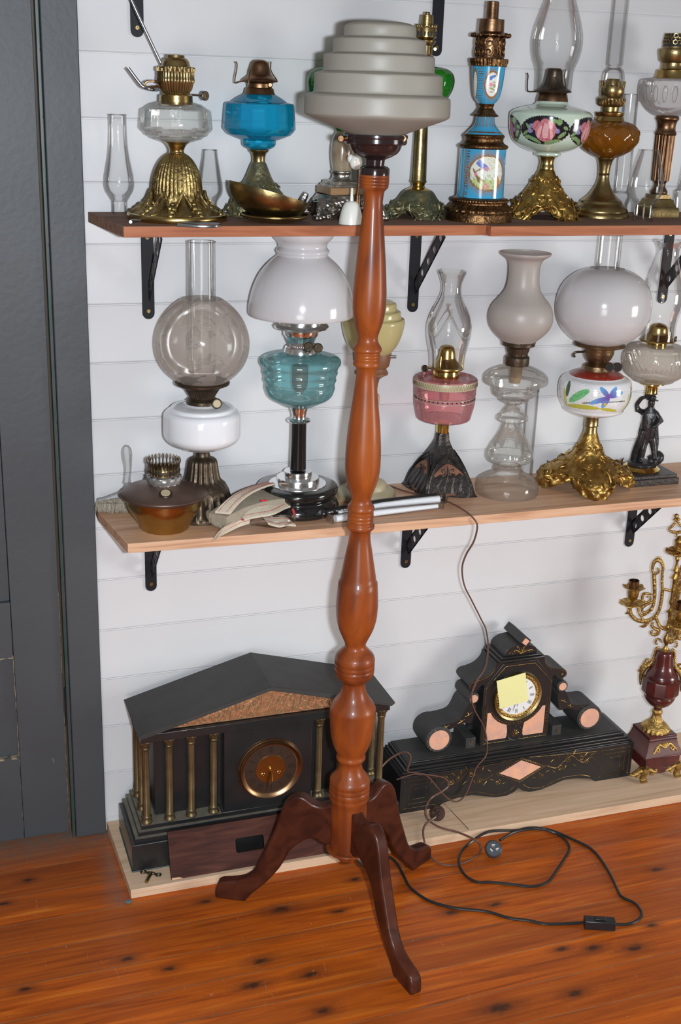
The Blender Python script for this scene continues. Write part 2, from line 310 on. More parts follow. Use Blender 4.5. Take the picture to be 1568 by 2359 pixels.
# floor with planks, knots, scratches and dust
def floor_mat():
    m, n, l, p = nt('varnished_floorboards'); t = n.new('ShaderNodeTexCoord'); P = t.outputs['Object']
    def math(op, a, b=None, c=None):
        q = n.new('ShaderNodeMath'); q.operation = op
        for i, x in enumerate((a, b, c)):
            if x is None: continue
            if isinstance(x, (int, float)): q.inputs[i].default_value = x
            else: l.new(x, q.inputs[i])
        return q.outputs[0]
    def noise(vec, sc, det=6, dist=0):
        mp = n.new('ShaderNodeMapping'); mp.inputs['Scale'].default_value = sc; l.new(vec, mp.inputs[0]); q = n.new('ShaderNodeTexNoise'); q.inputs['Scale'].default_value = 1
        q.inputs['Detail'].default_value = det; q.inputs['Distortion'].default_value = dist; l.new(mp.outputs[0], q.inputs['Vector']); return q.outputs[0]
    def ramp(v, els):
        r = n.new('ShaderNodeValToRGB'); e = r.color_ramp.elements; e[0].position, e[0].color = els[0][0], rgb(els[0][1]); e[1].position, e[1].color = els[-1][0], rgb(els[-1][1])
        for a, c in els[1:-1]: q = e.new(a); q.color = rgb(c)
        l.new(v, r.inputs[0]); return r.outputs[0]
    def mix(f, a, b, mode='MIX'):
        q = n.new('ShaderNodeMix'); q.data_type = 'RGBA'; q.blend_type = mode
        for i, x in ((0, f), (6, a), (7, b)):
            if isinstance(x, float): q.inputs[i].default_value = x
            elif isinstance(x, tuple): q.inputs[i].default_value = rgb(x)
            else: l.new(x, q.inputs[i])
        return q.outputs[2]
    s = n.new('ShaderNodeSeparateXYZ'); l.new(P, s.inputs[0]); X, Y = s.outputs[0], s.outputs[1]
    yb = math('DIVIDE', math('ADD', Y, .385), .0935); idn = math('FLOOR', yb); fr = math('FRACT', yb)
    wn_ = n.new('ShaderNodeTexWhiteNoise'); wn_.noise_dimensions = '1D'; l.new(idn, wn_.inputs['W']); rnd = wn_.outputs[0]
    off = n.new('ShaderNodeCombineXYZ'); l.new(math('MULTIPLY', rnd, 37.0), off.inputs[0]); l.new(math('MULTIPLY', rnd, 11.0), off.inputs[2])
    # knots
    kn = [('k1',115,822,1),('k1',575,685,1),('k1',765,728,1),('k1',1140,803,1.4),('k1',1180,695,1.3),('k1',1400,755,1.3),('k1',1460,918,1.3),('k1',1265,460,1.5),('k1',925,425,.9),('k1',125,328,.9),('k1',1530,470,.9),('k1',20,435,.9),
          ('k2',512,482,1.1),('k2',715,445,.9),('k2',1455,285,1),('k2',1020,650,1),('k2',1168,645,1.2),('k2',1355,645,1.4),('k2',1085,853,1.2),('k2',735,920,1.8),('k2',1435,540,.9),('k2',75,330,.9)]
    CR['k1'] = (0,1860,1.96); CR['k2'] = (780,1860,1.99); dist = None
    wob = noise(P, (55, 120, 1), 4)
    for c, x, y, sz in kn:
        w = onZ(c, x, y, 0); sb = n.new('ShaderNodeVectorMath'); sb.operation = 'SUBTRACT'; l.new(P, sb.inputs[0]); sb.inputs[1].default_value = w
        ml = n.new('ShaderNodeVectorMath'); ml.operation = 'MULTIPLY'; l.new(sb.outputs[0], ml.inputs[0]); ml.inputs[1].default_value = (58/sz, 125/sz, 0)
        ln = n.new('ShaderNodeVectorMath'); ln.operation = 'LENGTH'; l.new(ml.outputs[0], ln.inputs[0]); d = ln.outputs['Value']
        dist = d if dist is None else math('MINIMUM', dist, d)
    dist = math('ADD', dist, math('MULTIPLY', math('SUBTRACT', wob, .5), 1.3))
    va = n.new('ShaderNodeVectorMath'); l.new(P, va.inputs[0]); l.new(off.outputs[0], va.inputs[1]); VP = va.outputs[0]
    g1 = noise(VP, (3.6, 60, 1), 9, 1.2); g2 = noise(VP, (1.1, 12, 1), 5, .8); g3 = noise(VP, (8, 190, 1), 3, .3)
    base = ramp(g1, [(.25, (.22,.040,.005)), (.42, (.46,.088,.006)), (.58, (.58,.125,.009)), (.75, (.70,.21,.022))])
    base = mix(ramp(g2, [(.40, (1,1,1)), (.60, (0,0,0))]), base, mix(.55, base, (.24,.052,.010), 'MIX'))
    base = mix(math('MULTIPLY', math('SUBTRACT', rnd, .35), .55), base, (.26,.060,.012))
    base = mix(math('MULTIPLY', ramp(g3, [(.35, (0,0,0)), (.7, (1,1,1))]), .25), base, (.10,.03,.01))
    kf = ramp(math('DIVIDE', dist, 3.0), [(.12, (1,1,1)), (.22, (.70,.70,.70)), (.40, (.35,.35,.35)), (.85, (0,0,0))])
    base = mix(kf, base, mix(noise(P, (80, 90, 1)), (.022,.012,.009), (.10,.030,.012)))
    # board joints
    seam = math('LESS_THAN', math('MINIMUM', fr, math('SUBTRACT', 1.0, fr)), .011)
    base = mix(math('MULTIPLY', seam, .75), base, mix(noise(P, (25, 25, 1)), (.03,.012,.006), (.42,.24,.12)))
    # scratches and grey dust near the skirting
    sc = noise(P, (170, 12, 1), 2, 3.0); scm = math('MULTIPLY', math('GREATER_THAN', sc, .735), .35); base = mix(scm, base, (.62,.44,.32))
    sp_ = noise(P, (60, 60, 1), 2, 0); base = mix(math('MULTIPLY', math('GREATER_THAN', sp_, .775), .8), base, (.55,.50,.44))
    dn = math('MULTIPLY', math('SUBTRACT', 1.0, math('MULTIPLY', math('ABSOLUTE', Y), 9.0)), noise(P, (26, 26, 1), 5)); dx = math('LESS_THAN', X, .06)
    du = n.new('ShaderNodeClamp'); l.new(math('MULTIPLY', math('MULTIPLY', dn, dx), 1.5), du.inputs[0])
    lf = n.new('ShaderNodeClamp'); l.new(math('MULTIPLY', math('SUBTRACT', .035, math('ABSOLUTE', math('ADD', X, .015))), 20.0), lf.inputs[0])
    lf2 = math('MULTIPLY', math('MULTIPLY', lf.outputs[0], math('GREATER_THAN', Y, -.29)), noise(P, (40, 40, 1), 5))
    base = mix(math('MAXIMUM', du.outputs[0], lf2), base, (.15,.125,.10))
    l.new(base, p.inputs['Base Color']); p.inputs['Roughness'].default_value = .34; p.inputs['Coat Weight'].default_value = .10; p.inputs['Coat Roughness'].default_value = .2; p.inputs['Specular IOR Level'].default_value = .22
    l.new(math('MAXIMUM', du.outputs[0], .36), p.inputs['Roughness'])
    bu = n.new('ShaderNodeBump'); bu.inputs['Strength'].default_value = .2; bu.inputs['Distance'].default_value = .003
    l.new(math('SUBTRACT', math('MULTIPLY', g1, .3), seam), bu.inputs['Height']); l.new(bu.outputs[0], p.inputs['Normal'])
    return m
mb = MB(); mb.box((-2.2, -4.5, -.04), (3.2, .06, 0)); obj('floor', mb, floor_mat(), kind='structure', loc=(0,0,0), label='orange brown varnished pine floorboards')
# architrave, jamb bead, door
mb = MB(); mb.box((-.0712, -.020, 0.004), (-.0030, .008, 2.2)); obj('trim_1', mb, M['slate'], kind='structure', bev=.002, label='slate grey door architrave')
mb = MB(); mb.box((-.0790, -.012, 0.0), (-.0735, .01, 2.2)); mb.box((-.0722, -.006, 0), (-.0712, .01, 2.2)); obj('trim_2', mb, M['green'], kind='structure', bev=.002, label='narrow dark green painted jamb edge')
dr = thing('door_1', 'slate grey panelled door beside the shelves', 'door', (-.5, 0, .012)); del dr['category']; dr['kind'] = 'structure'
mb = MB()
mb.box((-.186, -.002, .012), (-.0845, .032, 2.1)); mb.box((-.92, -.002, .012), (-.82, .032, 2.1)); mb.box((-.82, -.0015, .012), (-.187, .032, .2233)); mb.box((-.82, -.0015, .470), (-.187, .032, .60)); mb.box((-.82, -.0015, 2.0), (-.187, .032, 2.1))
obj('door_frame', mb, M['slate'], dr, bev=.0012)
mb = MB(); mb.box((-.82, .012, .2233), (-.187, .026, .470)); obj('door_panel', mb, M['slate'], dr)
mb = MB(); mb.box((-.82, .012, .60), (-.187, .026, 2.0)); obj('door_panel', mb, M['slate'], dr)
mb = MB(); mb.box((-.188, -.0025, .215), (-.1868, -.001, .475)); mb.box((-.30, -.0022, .2200), (-.187, .010, .2240)); mb.box((-.30, -.0022, .468), (-.187, .010, .471)); mb.box((-.1875, -.0026, .012), (-.1870, -.001, .215))
mb.box((-.0852, -.003, .04), (-.0846, -.001, .32)); mb.box((-.0852, -.003, .42), (-.0846, -.001, .62)); obj('worn_edge', mb, M['chip'], dr, label='chipped paint edge')
w = onY('Z', 121, 1751, -.003); mb = MB(); mb.tube([w+V((0, 0, .006)), w+V((.003, 0, -.007))], .0016, n=1); obj('paint_scuff', mb, M['dust'], dr, label='small pale scuff')
mb = MB(); w = onY('Z', 152, 1630, -.002); mb.box((w.x-.003, -.005, w.z-.045), (w.x+.003, .0, w.z+.05)); obj('hinge', mb, M['blackmet'], dr)
# ---------------------------------------------------------------- shelves
def shelf(name, poly, ztop, th, mats, label):
    mb = MB(); mb.prism([(x, y, ztop) for x, y in poly], (0, 0, -th), 0, 1)
    # end face gets end-grain
    mb.m[-len(poly)+0] = 2
    return obj(name, mb, mats, bev=.0008, label=label, cat='shelf')
XJ = onZ('Z', 1136, 550, 1.392).x
thT = ZT - onY('Z', 660, 545, -.2515).z
e = [(onZ('Z', 202, 488, ZT).x, -.001), (onZ('Z', 286, 523, ZT).x, -.2515)]
shelf('wall_shelf', [e[0], e[1], (XJ-.001, -.2515), (XJ-.001, -.001)], ZT, thT, [M['shelfdusty'], M['shelfred'], M['shelfend']], 'upper wall shelf board with dusty brown top and reddish front edge, left length')
shelf('wall_shelf', [(XJ, -.001), (XJ, -.270), (2.2, -.262), (2.2, -.001)], ZT, thT, [M['shelfdusty'], M['shelfred'], M['shelfred']], 'shorter upper shelf board jutting forward at the right under the tulip lamp')
thM = ZM - onY('Z', 880, 1227.5, -.2526).z
p0 = onZ('Z', 224, 1180, ZM); p1 = onZ('Z', 294, 1253, ZM)
shelf('wall_shelf', [(.0005, -.001), (.0005, -.0415), (p1.x, p1.y), (.30, -.2515), (2.2, -.2515), (2.2, -.001)], ZM, thM, [M['shelf'], M['shelf'], M['shelfend']], 'lower wall shelf of pale clean timber carrying the taller lamps')
a0 = onZ('Z', 244, 1892, ZP); a1 = onZ('Z', 301, 2051, ZP)
mb = MB(); mb.prism([(x, y, ZP) for x, y in [(.001, -.002), (a1.x, a1.y), (2.2, -.2755), (2.2, -.002)]], (0, 0, -.022)); obj('floor_plank', mb, M['plank'], bev=.001, label='pale pine plank lying on the floor under the clocks', cat='plank')
# brackets
def holed(mb, A, B, w, t, n, r, mi=0):
    A, B = V(A), V(B); d = (B-A); L = d.length; d.normalize(); nx = V((1, 0, 0)); s_ = d.cross(nx).normalized(); K = 16
    for i in range(n):
        c = A + d*(L*(i+.5)/n); hl = L/n/2
        for side in (0, 1):
            vs = []; off = nx*(t if side else 0)
            for k in range(K):
                a = 2*pi*(k+.5)/K; x, y = cos(a), sin(a); mq = max(abs(x), abs(y)); 
                vs.append(c+d*(x/mq*hl)+s_*(y/mq*w/2)+off)
            for k in range(K):
                a = 2*pi*(k+.5)/K; vs.append(c+d*(cos(a)*r)+s_*(sin(a)*r)+off)
            mb.add(vs, [(k, (k+1) % K, K+(k+1) % K, K+k) for k in range(K)], mi)
            if side: 
                o = len(mb.v); 
                mb.f += [(o-K+k, o-K+(k+1) % K, o-3*K+(k+1) % K, o-3*K+k) for k in range(K)]; mb.m += [mi]*K
    for sg in (-1, 1):
        e = s_*(sg*w/2); f_ = e*.82
        mb.add([A+e, B+e, B+e+nx*t, A+e+nx*t, A+f_, B+f_, B+f_+nx*t, A+f_+nx*t], [(0,1,2,3), (0,1,5,4), (3,2,6,7)], mi)
def bracket(x, ztop, zbot, lab, arm=.19):
    w = .0125; g = thing('shelf_bracket', lab, 'bracket', (x, 0, ztop-.1), 'steel shelf brackets')
    mb = MB(); pts = [(x-w, -.001, ztop), (x+w, -.001, ztop), (x+w, -.001, zbot+w)] + [(x+w*cos(a), -.001, zbot+w+w*sin(a)*-1) for a in [pi*i/8 for i in range(1, 8)]] + [(x-w, -.001, zbot+w)]
    mb.prism(pts, (0, -.003, 0)); mb.box((x-w, -arm, ztop-.003), (x+w, -.001, ztop-.0002)); obj('mounting_plate', mb, M['blackmet'], g)
    mb = MB(); L = min(.165, (ztop-zbot)*.86)
    holed(mb, (x, -.004, ztop-L+.02), (x, -.004-L*.86, ztop-.004), .030, .0015, 5, .0080); obj('diagonal_brace', mb, M['blackmet'], g)
    for zz in (zbot+.017, ztop-.030):
        mb = MB(); mb.disc((x, -.004, zz), (0, -1, 0), .0042, .0022, 16); mb.box((x-.0030, -.0066, zz-.0005), (x+.0030, -.006, zz+.0005)); mb.box((x-.0005, -.0066, zz-.003), (x+.0005, -.006, zz+.003)); obj('screw', mb, M['oldbrass'], g, label='brass coloured screw head')
def bk(xp, ybot, zt, lab, arm=.19):
    b = onY('Z', xp, ybot, -.002); bracket(b.x, zt, b.z, lab, arm)
zbT = ZT-thT-.0005; zbM = ZM-thM-.0005; ZU = 2.02
bk(342, 735, zbT, 'black shelf bracket under the left end of the upper shelf')
bk(949, 719, zbT, 'black shelf bracket under the upper shelf above the clear pink glass lamp')
bk(1523, 699, zbT, 'black shelf bracket under the upper shelf, seen through a clear chimney at right')
bk(348, 1361, zbM, 'black shelf bracket under the left end of the lower shelf')
bk(933, 1308, zbM, 'black shelf bracket under the middle of the lower shelf, right of the standing lamp')
bk(1447, 1259, zbM, 'black shelf bracket under the lower shelf above the gilt candelabrum')
bk(316, 86, ZU, 'black shelf bracket end at the top of the picture above the brass lamp')
bk(1003, 130, ZU, 'black shelf bracket at the top of the picture right of the stepped glass shade')
mb = MB(); mb.box((.03, -.25, ZU+.0005), (2.2, -.001, ZU+.023)); obj('wall_shelf', mb, [M['shelfdusty']], label='highest wall shelf above the top edge of the picture', cat='shelf')
# ---------------------------------------------------------------- lamp helper
def flute(n, amp, t0=0, t1=1):
    return lambda a, r, z, t: (r*(1-amp*abs(sin(a*n/2))*(1 if t0 <= t <= t1 else 0)), z)
class Lamp:
    def __init__(s, name, label, crop, bx, by, hw, zs, rmax=0, cat='oil lamp', group=None, front=None):
        s.c = crop; s.k = CR[crop][2]; s.zs = zs
        F0 = onZ(crop, bx, by, zs); dep = (F0-CAM).dot(FW); r = hw/s.k*dep/FPX; h = V((F0.x-CAM.x, F0.y-CAM.y, 0)); h.normalize(); c = F0+h*r
        rm = max(rmax, hw)/s.k*dep/FPX; ym = -(rm+.006) if front is None else front
        if c.y > ym or front is not None: c = V((CAM.x+(c.x-CAM.x)*(ym-CAM.y)/(c.y-CAM.y), ym, zs))
        s.X, s.Y = c.x, c.y; s.h = V((CAM.x-s.X, CAM.y-s.Y, 0)).normalized(); s.phi = atan2(s.h.y, s.h.x)
        s.root = thing(name, label, cat, (s.X, s.Y, zs), group)
    def z(s, y):
        Y = px(s.c, 0, y)[1]; q = -(Y-1179.5)/FPX; P0 = V((s.X, s.Y, 0))-CAM
        # (P0.U + z Uz) = q (P0.F + z Fz)
        return (q*P0.dot(FW)-P0.dot(UP))/(UP.z-q*FW.z)
    def prof(s, L, sm=1):
        out = []
        for y, hw in L:
            z = s.zs if y is None else max(s.z(y), s.zs)
            d = (V((s.X, s.Y, z))-CAM).dot(FW); out.append((hw/s.k*d/FPX, z))
        out.sort(key=lambda q: 0); 
        return catmull(out, sm)
    def p(s, name, L, mat_, sm=1, seg=48, mod=None, parent=None, cap0=True, cap1=True, ph=None, sharp=38, **kw):
        mb = MB(); mb.lathe(s.prof(L, sm), (s.X, s.Y), seg, mod, cap0=cap0, cap1=cap1, ph=s.phi if ph is None else ph); return obj(name, mb, mat_, parent or s.root, sharp=sharp, **kw)
    def w(s, x, y, d=0):
        X, Y = px(s.c, x, y); r = ray(X, Y); t = (V((s.X, s.Y, 0))+s.h*d-CAM).dot(s.h)/V((r.x, r.y, 0)).dot(s.h); return CAM+r*t
    def tube(s, name, pts, r, mat_, n=4, parent=None, seg=8, **kw):
        mb = MB(); mb.tube([s.w(*q) for q in pts], r, seg, n); return obj(name, mb, mat_, parent or s.root, **kw)
    def knob(s, x, y, hw, mat_, d=.02, frm=None, name='wick_knob', dirn=None, th=.004, face=None, **kw):
        c = s.w(x, y, d); r = hw/s.k*((c-CAM).dot(FW))/FPX; mb = MB(); dr = dirn or (s.h+V((0, 0, 0))); mb.disc(c, dr, r, th, 24, bev=th*.25)
        if face is not None: mb.disc(c+V(dr).normalized()*th*.9, dr, r*.72, th*.2, 20, mi=1)
        if frm: mb.tube([s.w(*frm), c], .0018, 8, 1)
        return obj(name, mb, [mat_]+([face] if face is not None else []), s.root, **kw)
def footed(L, prof, nf, ph, arch, sq=0, cut=.25, rel=.05, relk=(3, 9), seg=144, sm=4, p=1.5, t0=.35):
    """cast pierced foot: round at the neck, spreading into nf feet with arches between them"""
    P = L.prof(prof, sm); mb = MB(); zs = L.zs; n = len(P)
    def mod(a, r, z, t):
        f = abs(cos(nf/2*(a-ph)))**p; k = max(0, (t-t0)/(1-t0)); q = k*k*(3-2*k)
        rr = r*(1-cut*(1-f)*q); rr *= 1+rel*k*(sin(relk[0]*nf*(a-ph)+t*9)*sin(relk[1]*t*pi)+.6*sin(2*relk[0]*nf*(a-ph)-t*22))
        if sq: 
            u = ((a-ph+pi/4) % (pi/2))-pi/4; rr *= 1+sq*min(1, t*1.5)*(1/max(cos(pi/4-abs(u)), .7)-1)
        return rr, z+arch*(1-f)**1.5*q*max(0, (k-.3)/.7)
    mb.lathe(P, (L.X, L.Y), seg, mod, cap0=False, cap1=False)
    def surf(a, t):
        a += ph; q = t*(n-1); i = min(n-2, int(q)); f = q-i; r = P[i][0]*(1-f)+P[i+1][0]*f; z = P[i][1]*(1-f)+P[i+1][1]*f; rr, zz = mod(a, r, z, t); return V((L.X+rr*cos(a), L.Y+rr*sin(a), zz))
    mb.surf = surf
    return mb
def ornament(name, mbf, nf, rows, mt, parent, r=.0018):
    mb = MB(); rn = random.Random(11)
    for (t, off, size, rot, sg) in rows:
        for i in range(nf):
            for side in (-1, 1):
                a = 2*pi*i/nf+side*off; p = mbf.surf(a, t); pa = mbf.surf(a+.03, t); pt = mbf.surf(a, min(1, t+.02)) if t < .98 else p+(p-mbf.surf(a, t-.02))
                u = (pa-p).normalized()*side; w = (pt-p).normalized(); n = u.cross(w).normalized(); e1 = u*cos(rot)+w*sin(rot); e2 = w*cos(rot)-u*sin(rot)
                pts = scroll(p, e1, e2, size, 1.15, 0, 12, a0=0, sgn=sg); k = V(pts[0]); pts = [tuple(k-e2*size*1.6+e1*size*.1), tuple(k-e2*size*.7+e1*size*.2)]+pts
                mb.tube(pts, [r*.4, r*.9]+[r*(1.15-.04*j) for j in range(13)], 6, 2)
                mb.tube([tuple(k+e1*size*.1), tuple(k+e1*size*.9+e2*size*.3), tuple(k+e1*size*1.3+e2*size*1.0)], [r*.6, r*1.5, r*.3], 6, 2)
    return obj(name, mb, mt, parent)
def scroll(c, u, v, r0, turns, r, n=14, a0=0, sgn=1):
    return [tuple(V(c)+V(u)*(r0*(1-.8*i/n)*cos(a0+sgn*turns*2*pi*i/n))+V(v)*(r0*(1-.8*i/n)*sin(a0+sgn*turns*2*pi*i/n))) for i in range(n+1)]
def paintlathe(L, name, prof, matn, fn, sm=8, seg=360, mod=None, parent=None, **kw):
    mb = MB(); P = L.prof(prof, sm); mb.lathe(P, (L.X, L.Y), seg, mod, ph=L.phi, cap0=False, cap1=False)
    o = obj(name, mb, M[matn], parent or L.root, **kw); me = o.data; at = me.color_attributes.new('paint', 'FLOAT_COLOR', 'POINT'); org = ROOT[o.name]
    z0 = [L.z(q) for q in (prof[0][0], prof[-1][0])]
    for v, c in zip(me.vertices, at.data):
        x, y, z = v.co+org; dx, dy = x-L.X, y-L.Y; r = sqrt(dx*dx+dy*dy); ph = (atan2(dy, dx)-L.phi+pi) % (2*pi)-pi
        P3 = V((L.X, L.Y, z))-CAM; Yp = 1179.5-FPX*P3.dot(UP)/P3.dot(FW); yc = (Yp-CR[L.c][1])*L.k; R = r*FPX/P3.dot(FW)*L.k
        # y as it would appear on the near side of the wall
        N3 = P3+L.h*(r*max(0, cos(ph))); yv = (1179.5-FPX*N3.dot(UP)/N3.dot(FW)-CR[L.c][1])*L.k
        c.color = rgb(fn(ph, R, yv))
    return o
def ell(x, y, cx, cy_, rx, ry, rot=0):
    c, s = cos(rot), sin(rot); dx, dy = x-cx, y-cy_; return ((dx*c+dy*s)/rx)**2+((-dx*s+dy*c)/ry)**2
def chimneyrim(L, y, hw, mb):
    r, z = L.prof([(y, hw)])[0]; mb.tube([(L.X+r*cos(a), L.Y+r*sin(a), z) for a in [2*pi*i/32 for i in range(32)]], .0011, 6, 1, closed=True)
def chimney(L, prof, mt='clearg', name='glass_chimney', sm=5, seg=56, parent=None, crimp=0, **kw):
    P = L.prof(prof, sm); mb = MB()
    mod = (lambda a, r, z, t: (r, z+crimp*abs(sin(a*12))*(1 if t > .999 else 0))) if crimp else None
    mb.lathe(P, (L.X, L.Y), seg, mod, cap0=False, cap1=False)
    top = P[-1]; 
    if not crimp: mb.tube([(L.X+top[0]*cos(a), L.Y+top[0]*sin(a), top[1]) for a in [2*pi*i/40 for i in range(40)]], .0010, 6, 1, closed=True)
    return obj(name, mb, M[mt], parent or L.root, **kw)
# ================================================================ STANDING LAMP
FLX, FLY = .4372, -.446
L = Lamp.__new__(Lamp); L.zs = 0; L.X, L.Y = FLX, FLY; L.h = V((CAM.x-FLX, CAM.y-FLY, 0)).normalized(); L.phi = atan2(L.h.y, L.h.x)
L.root = thing('floor_lamp', 'tall turned wooden standing lamp with stepped frosted glass shade on three dark curved legs', 'floor lamp', (FLX, FLY, 0))
def seq(c, lst):
    o = CR[c]; return [(o[1]+y/o[2], hw/o[2]) for y, hw in lst]
L.c = 'Z'; L.k = 1
post = seq('a', [(104,150),(106,160),(124,163),(136,163),(140,157),(145,163),(172,163),(177,157),(182,162),(208,161),(213,155),(218,160),(236,158),(250,150),(275,126),(285,118),(320,110),(400,102),(500,109),(600,121),(800,139),(1000,157),(1200,173),(1400,185),(1550,182),(1640,172),(1700,160),(1760,143),(1800,129),(1845,114),(1880,108),(1920,115),(1950,132),(1975,150),(1998,158),(2012,158),(2024,150),(2030,141),(2048,143),(2056,138),(2064,143),(2080,143),(2088,138),(2096,143),(2112,142),(2120,137),(2128,143),(2145,148),(2162,152),(2176,148),(2190,130),(2205,118)])
post += seq('b', [(0,107),(100,118),(200,129),(300,139),(380,150),(500,166),(600,177),(700,185),(800,191),(900,194),(1000,193),(1080,187),(1150,175),(1210,158),(1260,141),(1310,121),(1350,110),(1385,107),(1412,122),(1440,142),(1462,150),(1478,148),(1486,138),(1505,140),(1525,142),(1534,136),(1543,142),(1565,142),(1575,136),(1585,142),(1606,142),(1616,136),(1628,142),(1640,154),(1658,157),(1678,152),(1692,135),(1705,121),(1760,116),(1820,121),(1900,137),(1980,152),(2050,165),(2130,180),(2200,193),(2250,200)])
post += seq('c', [(0,214),(70,220),(150,226),(250,230),(350,225),(420,215),(500,192),(560,166),(620,135),(650,121),(672,113),(694,113),(720,134),(750,165),(780,196),(800,209),(828,218),(862,219),(872,212),(884,218),(915,219),(925,211),(936,218),(958,218),(968,210),(980,214),(1000,205),(1008,197),(1020,196),(1040,175),(1062,150),(1078,127),(1095,121),(1130,123),(1180,137),(1225,155),(1270,187),(1310,220),(1350,244),(1372,253),(1395,249),(1440,251),(1560,241),(1640,232),(1700,219),(1760,200),(1800,182),(1840,160),(1862,150),(1876,150),(1890,160),(1910,159),(1928,147),(1945,126),(1990,124),(2040,140),(2080,168),(2115,202),(2135,218),(2160,220),(2175,219),(2186,212),(2198,219),(2228,220),(2238,212),(2250,219),(2290,219),(2300,212),(2312,218),(2345,214)])
post += seq('L', [(395,122),(410,117),(430,116),(690,114),(700,112)])
L.p('post', post, M['post'], seg=64, sm=1, cap1=False, sharp=60)
L.p('finial', seq('L', [(694,112),(698,132),(708,134),(716,124),(726,100),(735,72),(748,62),(762,62),(778,52),(792,38),(804,14),(806,0)]), M['post'], sm=2, seg=40, label='turned wooden pendant knob under the post')
L.c = 'B'; L.k = 3.136
L.p('lamp_holder', [(966,150),(968,215),(972,231),(990,232),(1000,226),(1030,226),(1040,218),(1046,192),(1062,186),(1082,178),(1105,160),(1130,120),(1146,84),(1154,72),(1195,68),(1202,90),(1212,106),(1222,109),(1262,109)], M['bakelite'], sm=1, sharp=30, label='glossy brown black holder')
for x, y in ((395,1000),(838,1000)):
    mb = MB(); c = L.w(x, y, .02); mb.disc(c, L.h*.5+(c-V((L.X, L.Y, c.z))), .0062, .006, 16); mb.tube([c, V((L.X, L.Y, c.z))+(c-V((L.X, L.Y, c.z)))*.70], .0045, 12, 1); obj('holder_screw', mb, M['copper'], L.root, label='copper coloured clamp screw')
L.p('glass_shade', [(152,2),(153,90),(158,160),(168,215),(184,250),(205,260),(258,262),(270,268),(277,290),(284,322),(300,336),(375,338),(388,345),(394,368),(402,394),(416,403),(505,404),(520,410),(528,435),(538,458),(552,465),(662,466),(678,474),(686,500),(698,520),(716,527),(815,528),(835,522),(852,498),(880,430),(910,350),(940,270),(966,212),(974,200)], M['frost'], seg=96, sm=3, cap0=False, sharp=60, label='stepped frosted glass bowl shade')
# legs: outline of the left leg read in its own upright plane, reused at three angles
la = atan2(-.325-FLY, .2171-FLX); ld = V((cos(la), sin(la), 0)); ln = V((-ld.y, ld.x, 0)); A0 = V((FLX, FLY, 0))
def inplane(x, y):
    X, Y = px('L', x, y); r = ray(X, Y); t = (A0-CAM).dot(ln)/r.dot(ln); q = CAM+r*t; return ((q-A0).dot(ld), max(0.0005, q.z))
top = [(872,405),(840,416),(800,426),(765,420),(735,408),(700,380),(670,363),(640,358),(605,365),(575,385),(550,415),(530,455),(510,520),(485,590),(455,655),(430,705),(400,765),(370,825),(335,868),(300,890),(255,902),(200,906),(150,908),(125,918),(110,945),(106,985),(108,1018)]
bot = [(200,1028),(300,1034),(320,1010),(345,985),(385,955),(425,922),(470,880),(520,822),(550,775),(585,715),(625,675),(680,642),(735,626),(765,636),(790,660),(820,668),(872,668)]
O2 = [inplane(*q) for q in top] + [inplane(*q) for q in bot]; O2[len(top)] = (O2[len(top)][0], .0005); O2[len(top)+1] = (O2[len(top)+1][0], .0005)
for q in range(len(top)-1, len(top)): O2[q] = (O2[q][0], .0005)
O2[0] = (.030, O2[0][1]); O2[-1] = (.030, O2[-1][1])
for a in (la, atan2(-.6835-FLY-.012, .4839-FLX), atan2(-.3286-FLY, .652-FLX)):
    d = V((cos(a), sin(a), 0)); nn = V((-d.y, d.x, 0)); mb = MB(); w = .0130
    mb.prism([A0+d*s_+V((0, 0, z))-nn*w for s_, z in O2], nn*2*w); obj('leg', mb, M['legs'], L.root, bev=.0045, sharp=50)
# black cable, switch and plug of the standing lamp
def zq(c, x, y, z):
    q = onZ(c, x, y, z)
    if q.y > -.2815 and z < .022: q = onY(c, x, y, -.2815)
    return q
def mpt(L_, z): return [zq('M', x, y, z) for x, y in L_]
cab = MB()
cab.tube([V((FLX+.004, FLY-.010, .180)), V((FLX+.028, FLY-.030, .13)), onZ('Z', 868, 1960, .06), onZ('Z', 876, 1975, .006)]+mpt([(90,655),(130,690),(165,755),(200,818),(270,873),(340,905),(450,932),(560,943),(640,955),(740,985),(850,1000),(940,1018),(1050,1017),(1150,1010)], .0035), .0033, 8, 5)
pts = mpt([(1320,1020),(1400,1018),(1455,990),(1466,952),(1430,905),(1360,870),(1330,820),(1300,755),(1240,660),(1180,600),(1080,550),(990,512),(920,494),(850,492),(780,506),(630,513)], .0035)+mpt([(530,572),(478,625),(468,690),(505,755),(570,790),(640,790),(760,802),(870,813),(950,790),(992,740),(1040,668),(1072,610),(1050,560),(1000,524)], .004)+mpt([(920,500),(850,500),(780,514),(740,530),(692,560)], .0105)
cab.tube(pts, .0033, 8, 5)
cb = obj('power_cable', cab, M['cordk'], L.root, label='black cable looped on the floor')
a, b = onZ('M', 1152, 1008, .012), onZ('M', 1322, 1018, .012); d = (b-a).normalized(); nn = V((-d.y, d.x, 0)); mb = MB(); mb.prism([a-nn*.011-V((0,0,.011)), b-nn*.011-V((0,0,.011)), b+nn*.011-V((0,0,.011)), a+nn*.011-V((0,0,.011))], (0, 0, .021))
mb.prism([a+d*.022-nn*.006+V((0,0,.0095)), a+d*.045-nn*.006+V((0,0,.0095)), a+d*.045+nn*.006+V((0,0,.0095)), a+d*.022+nn*.006+V((0,0,.0095))], (0, 0, .004)); obj('inline_switch', mb, M['black'], cb, bev=.003, label='black inline switch box')
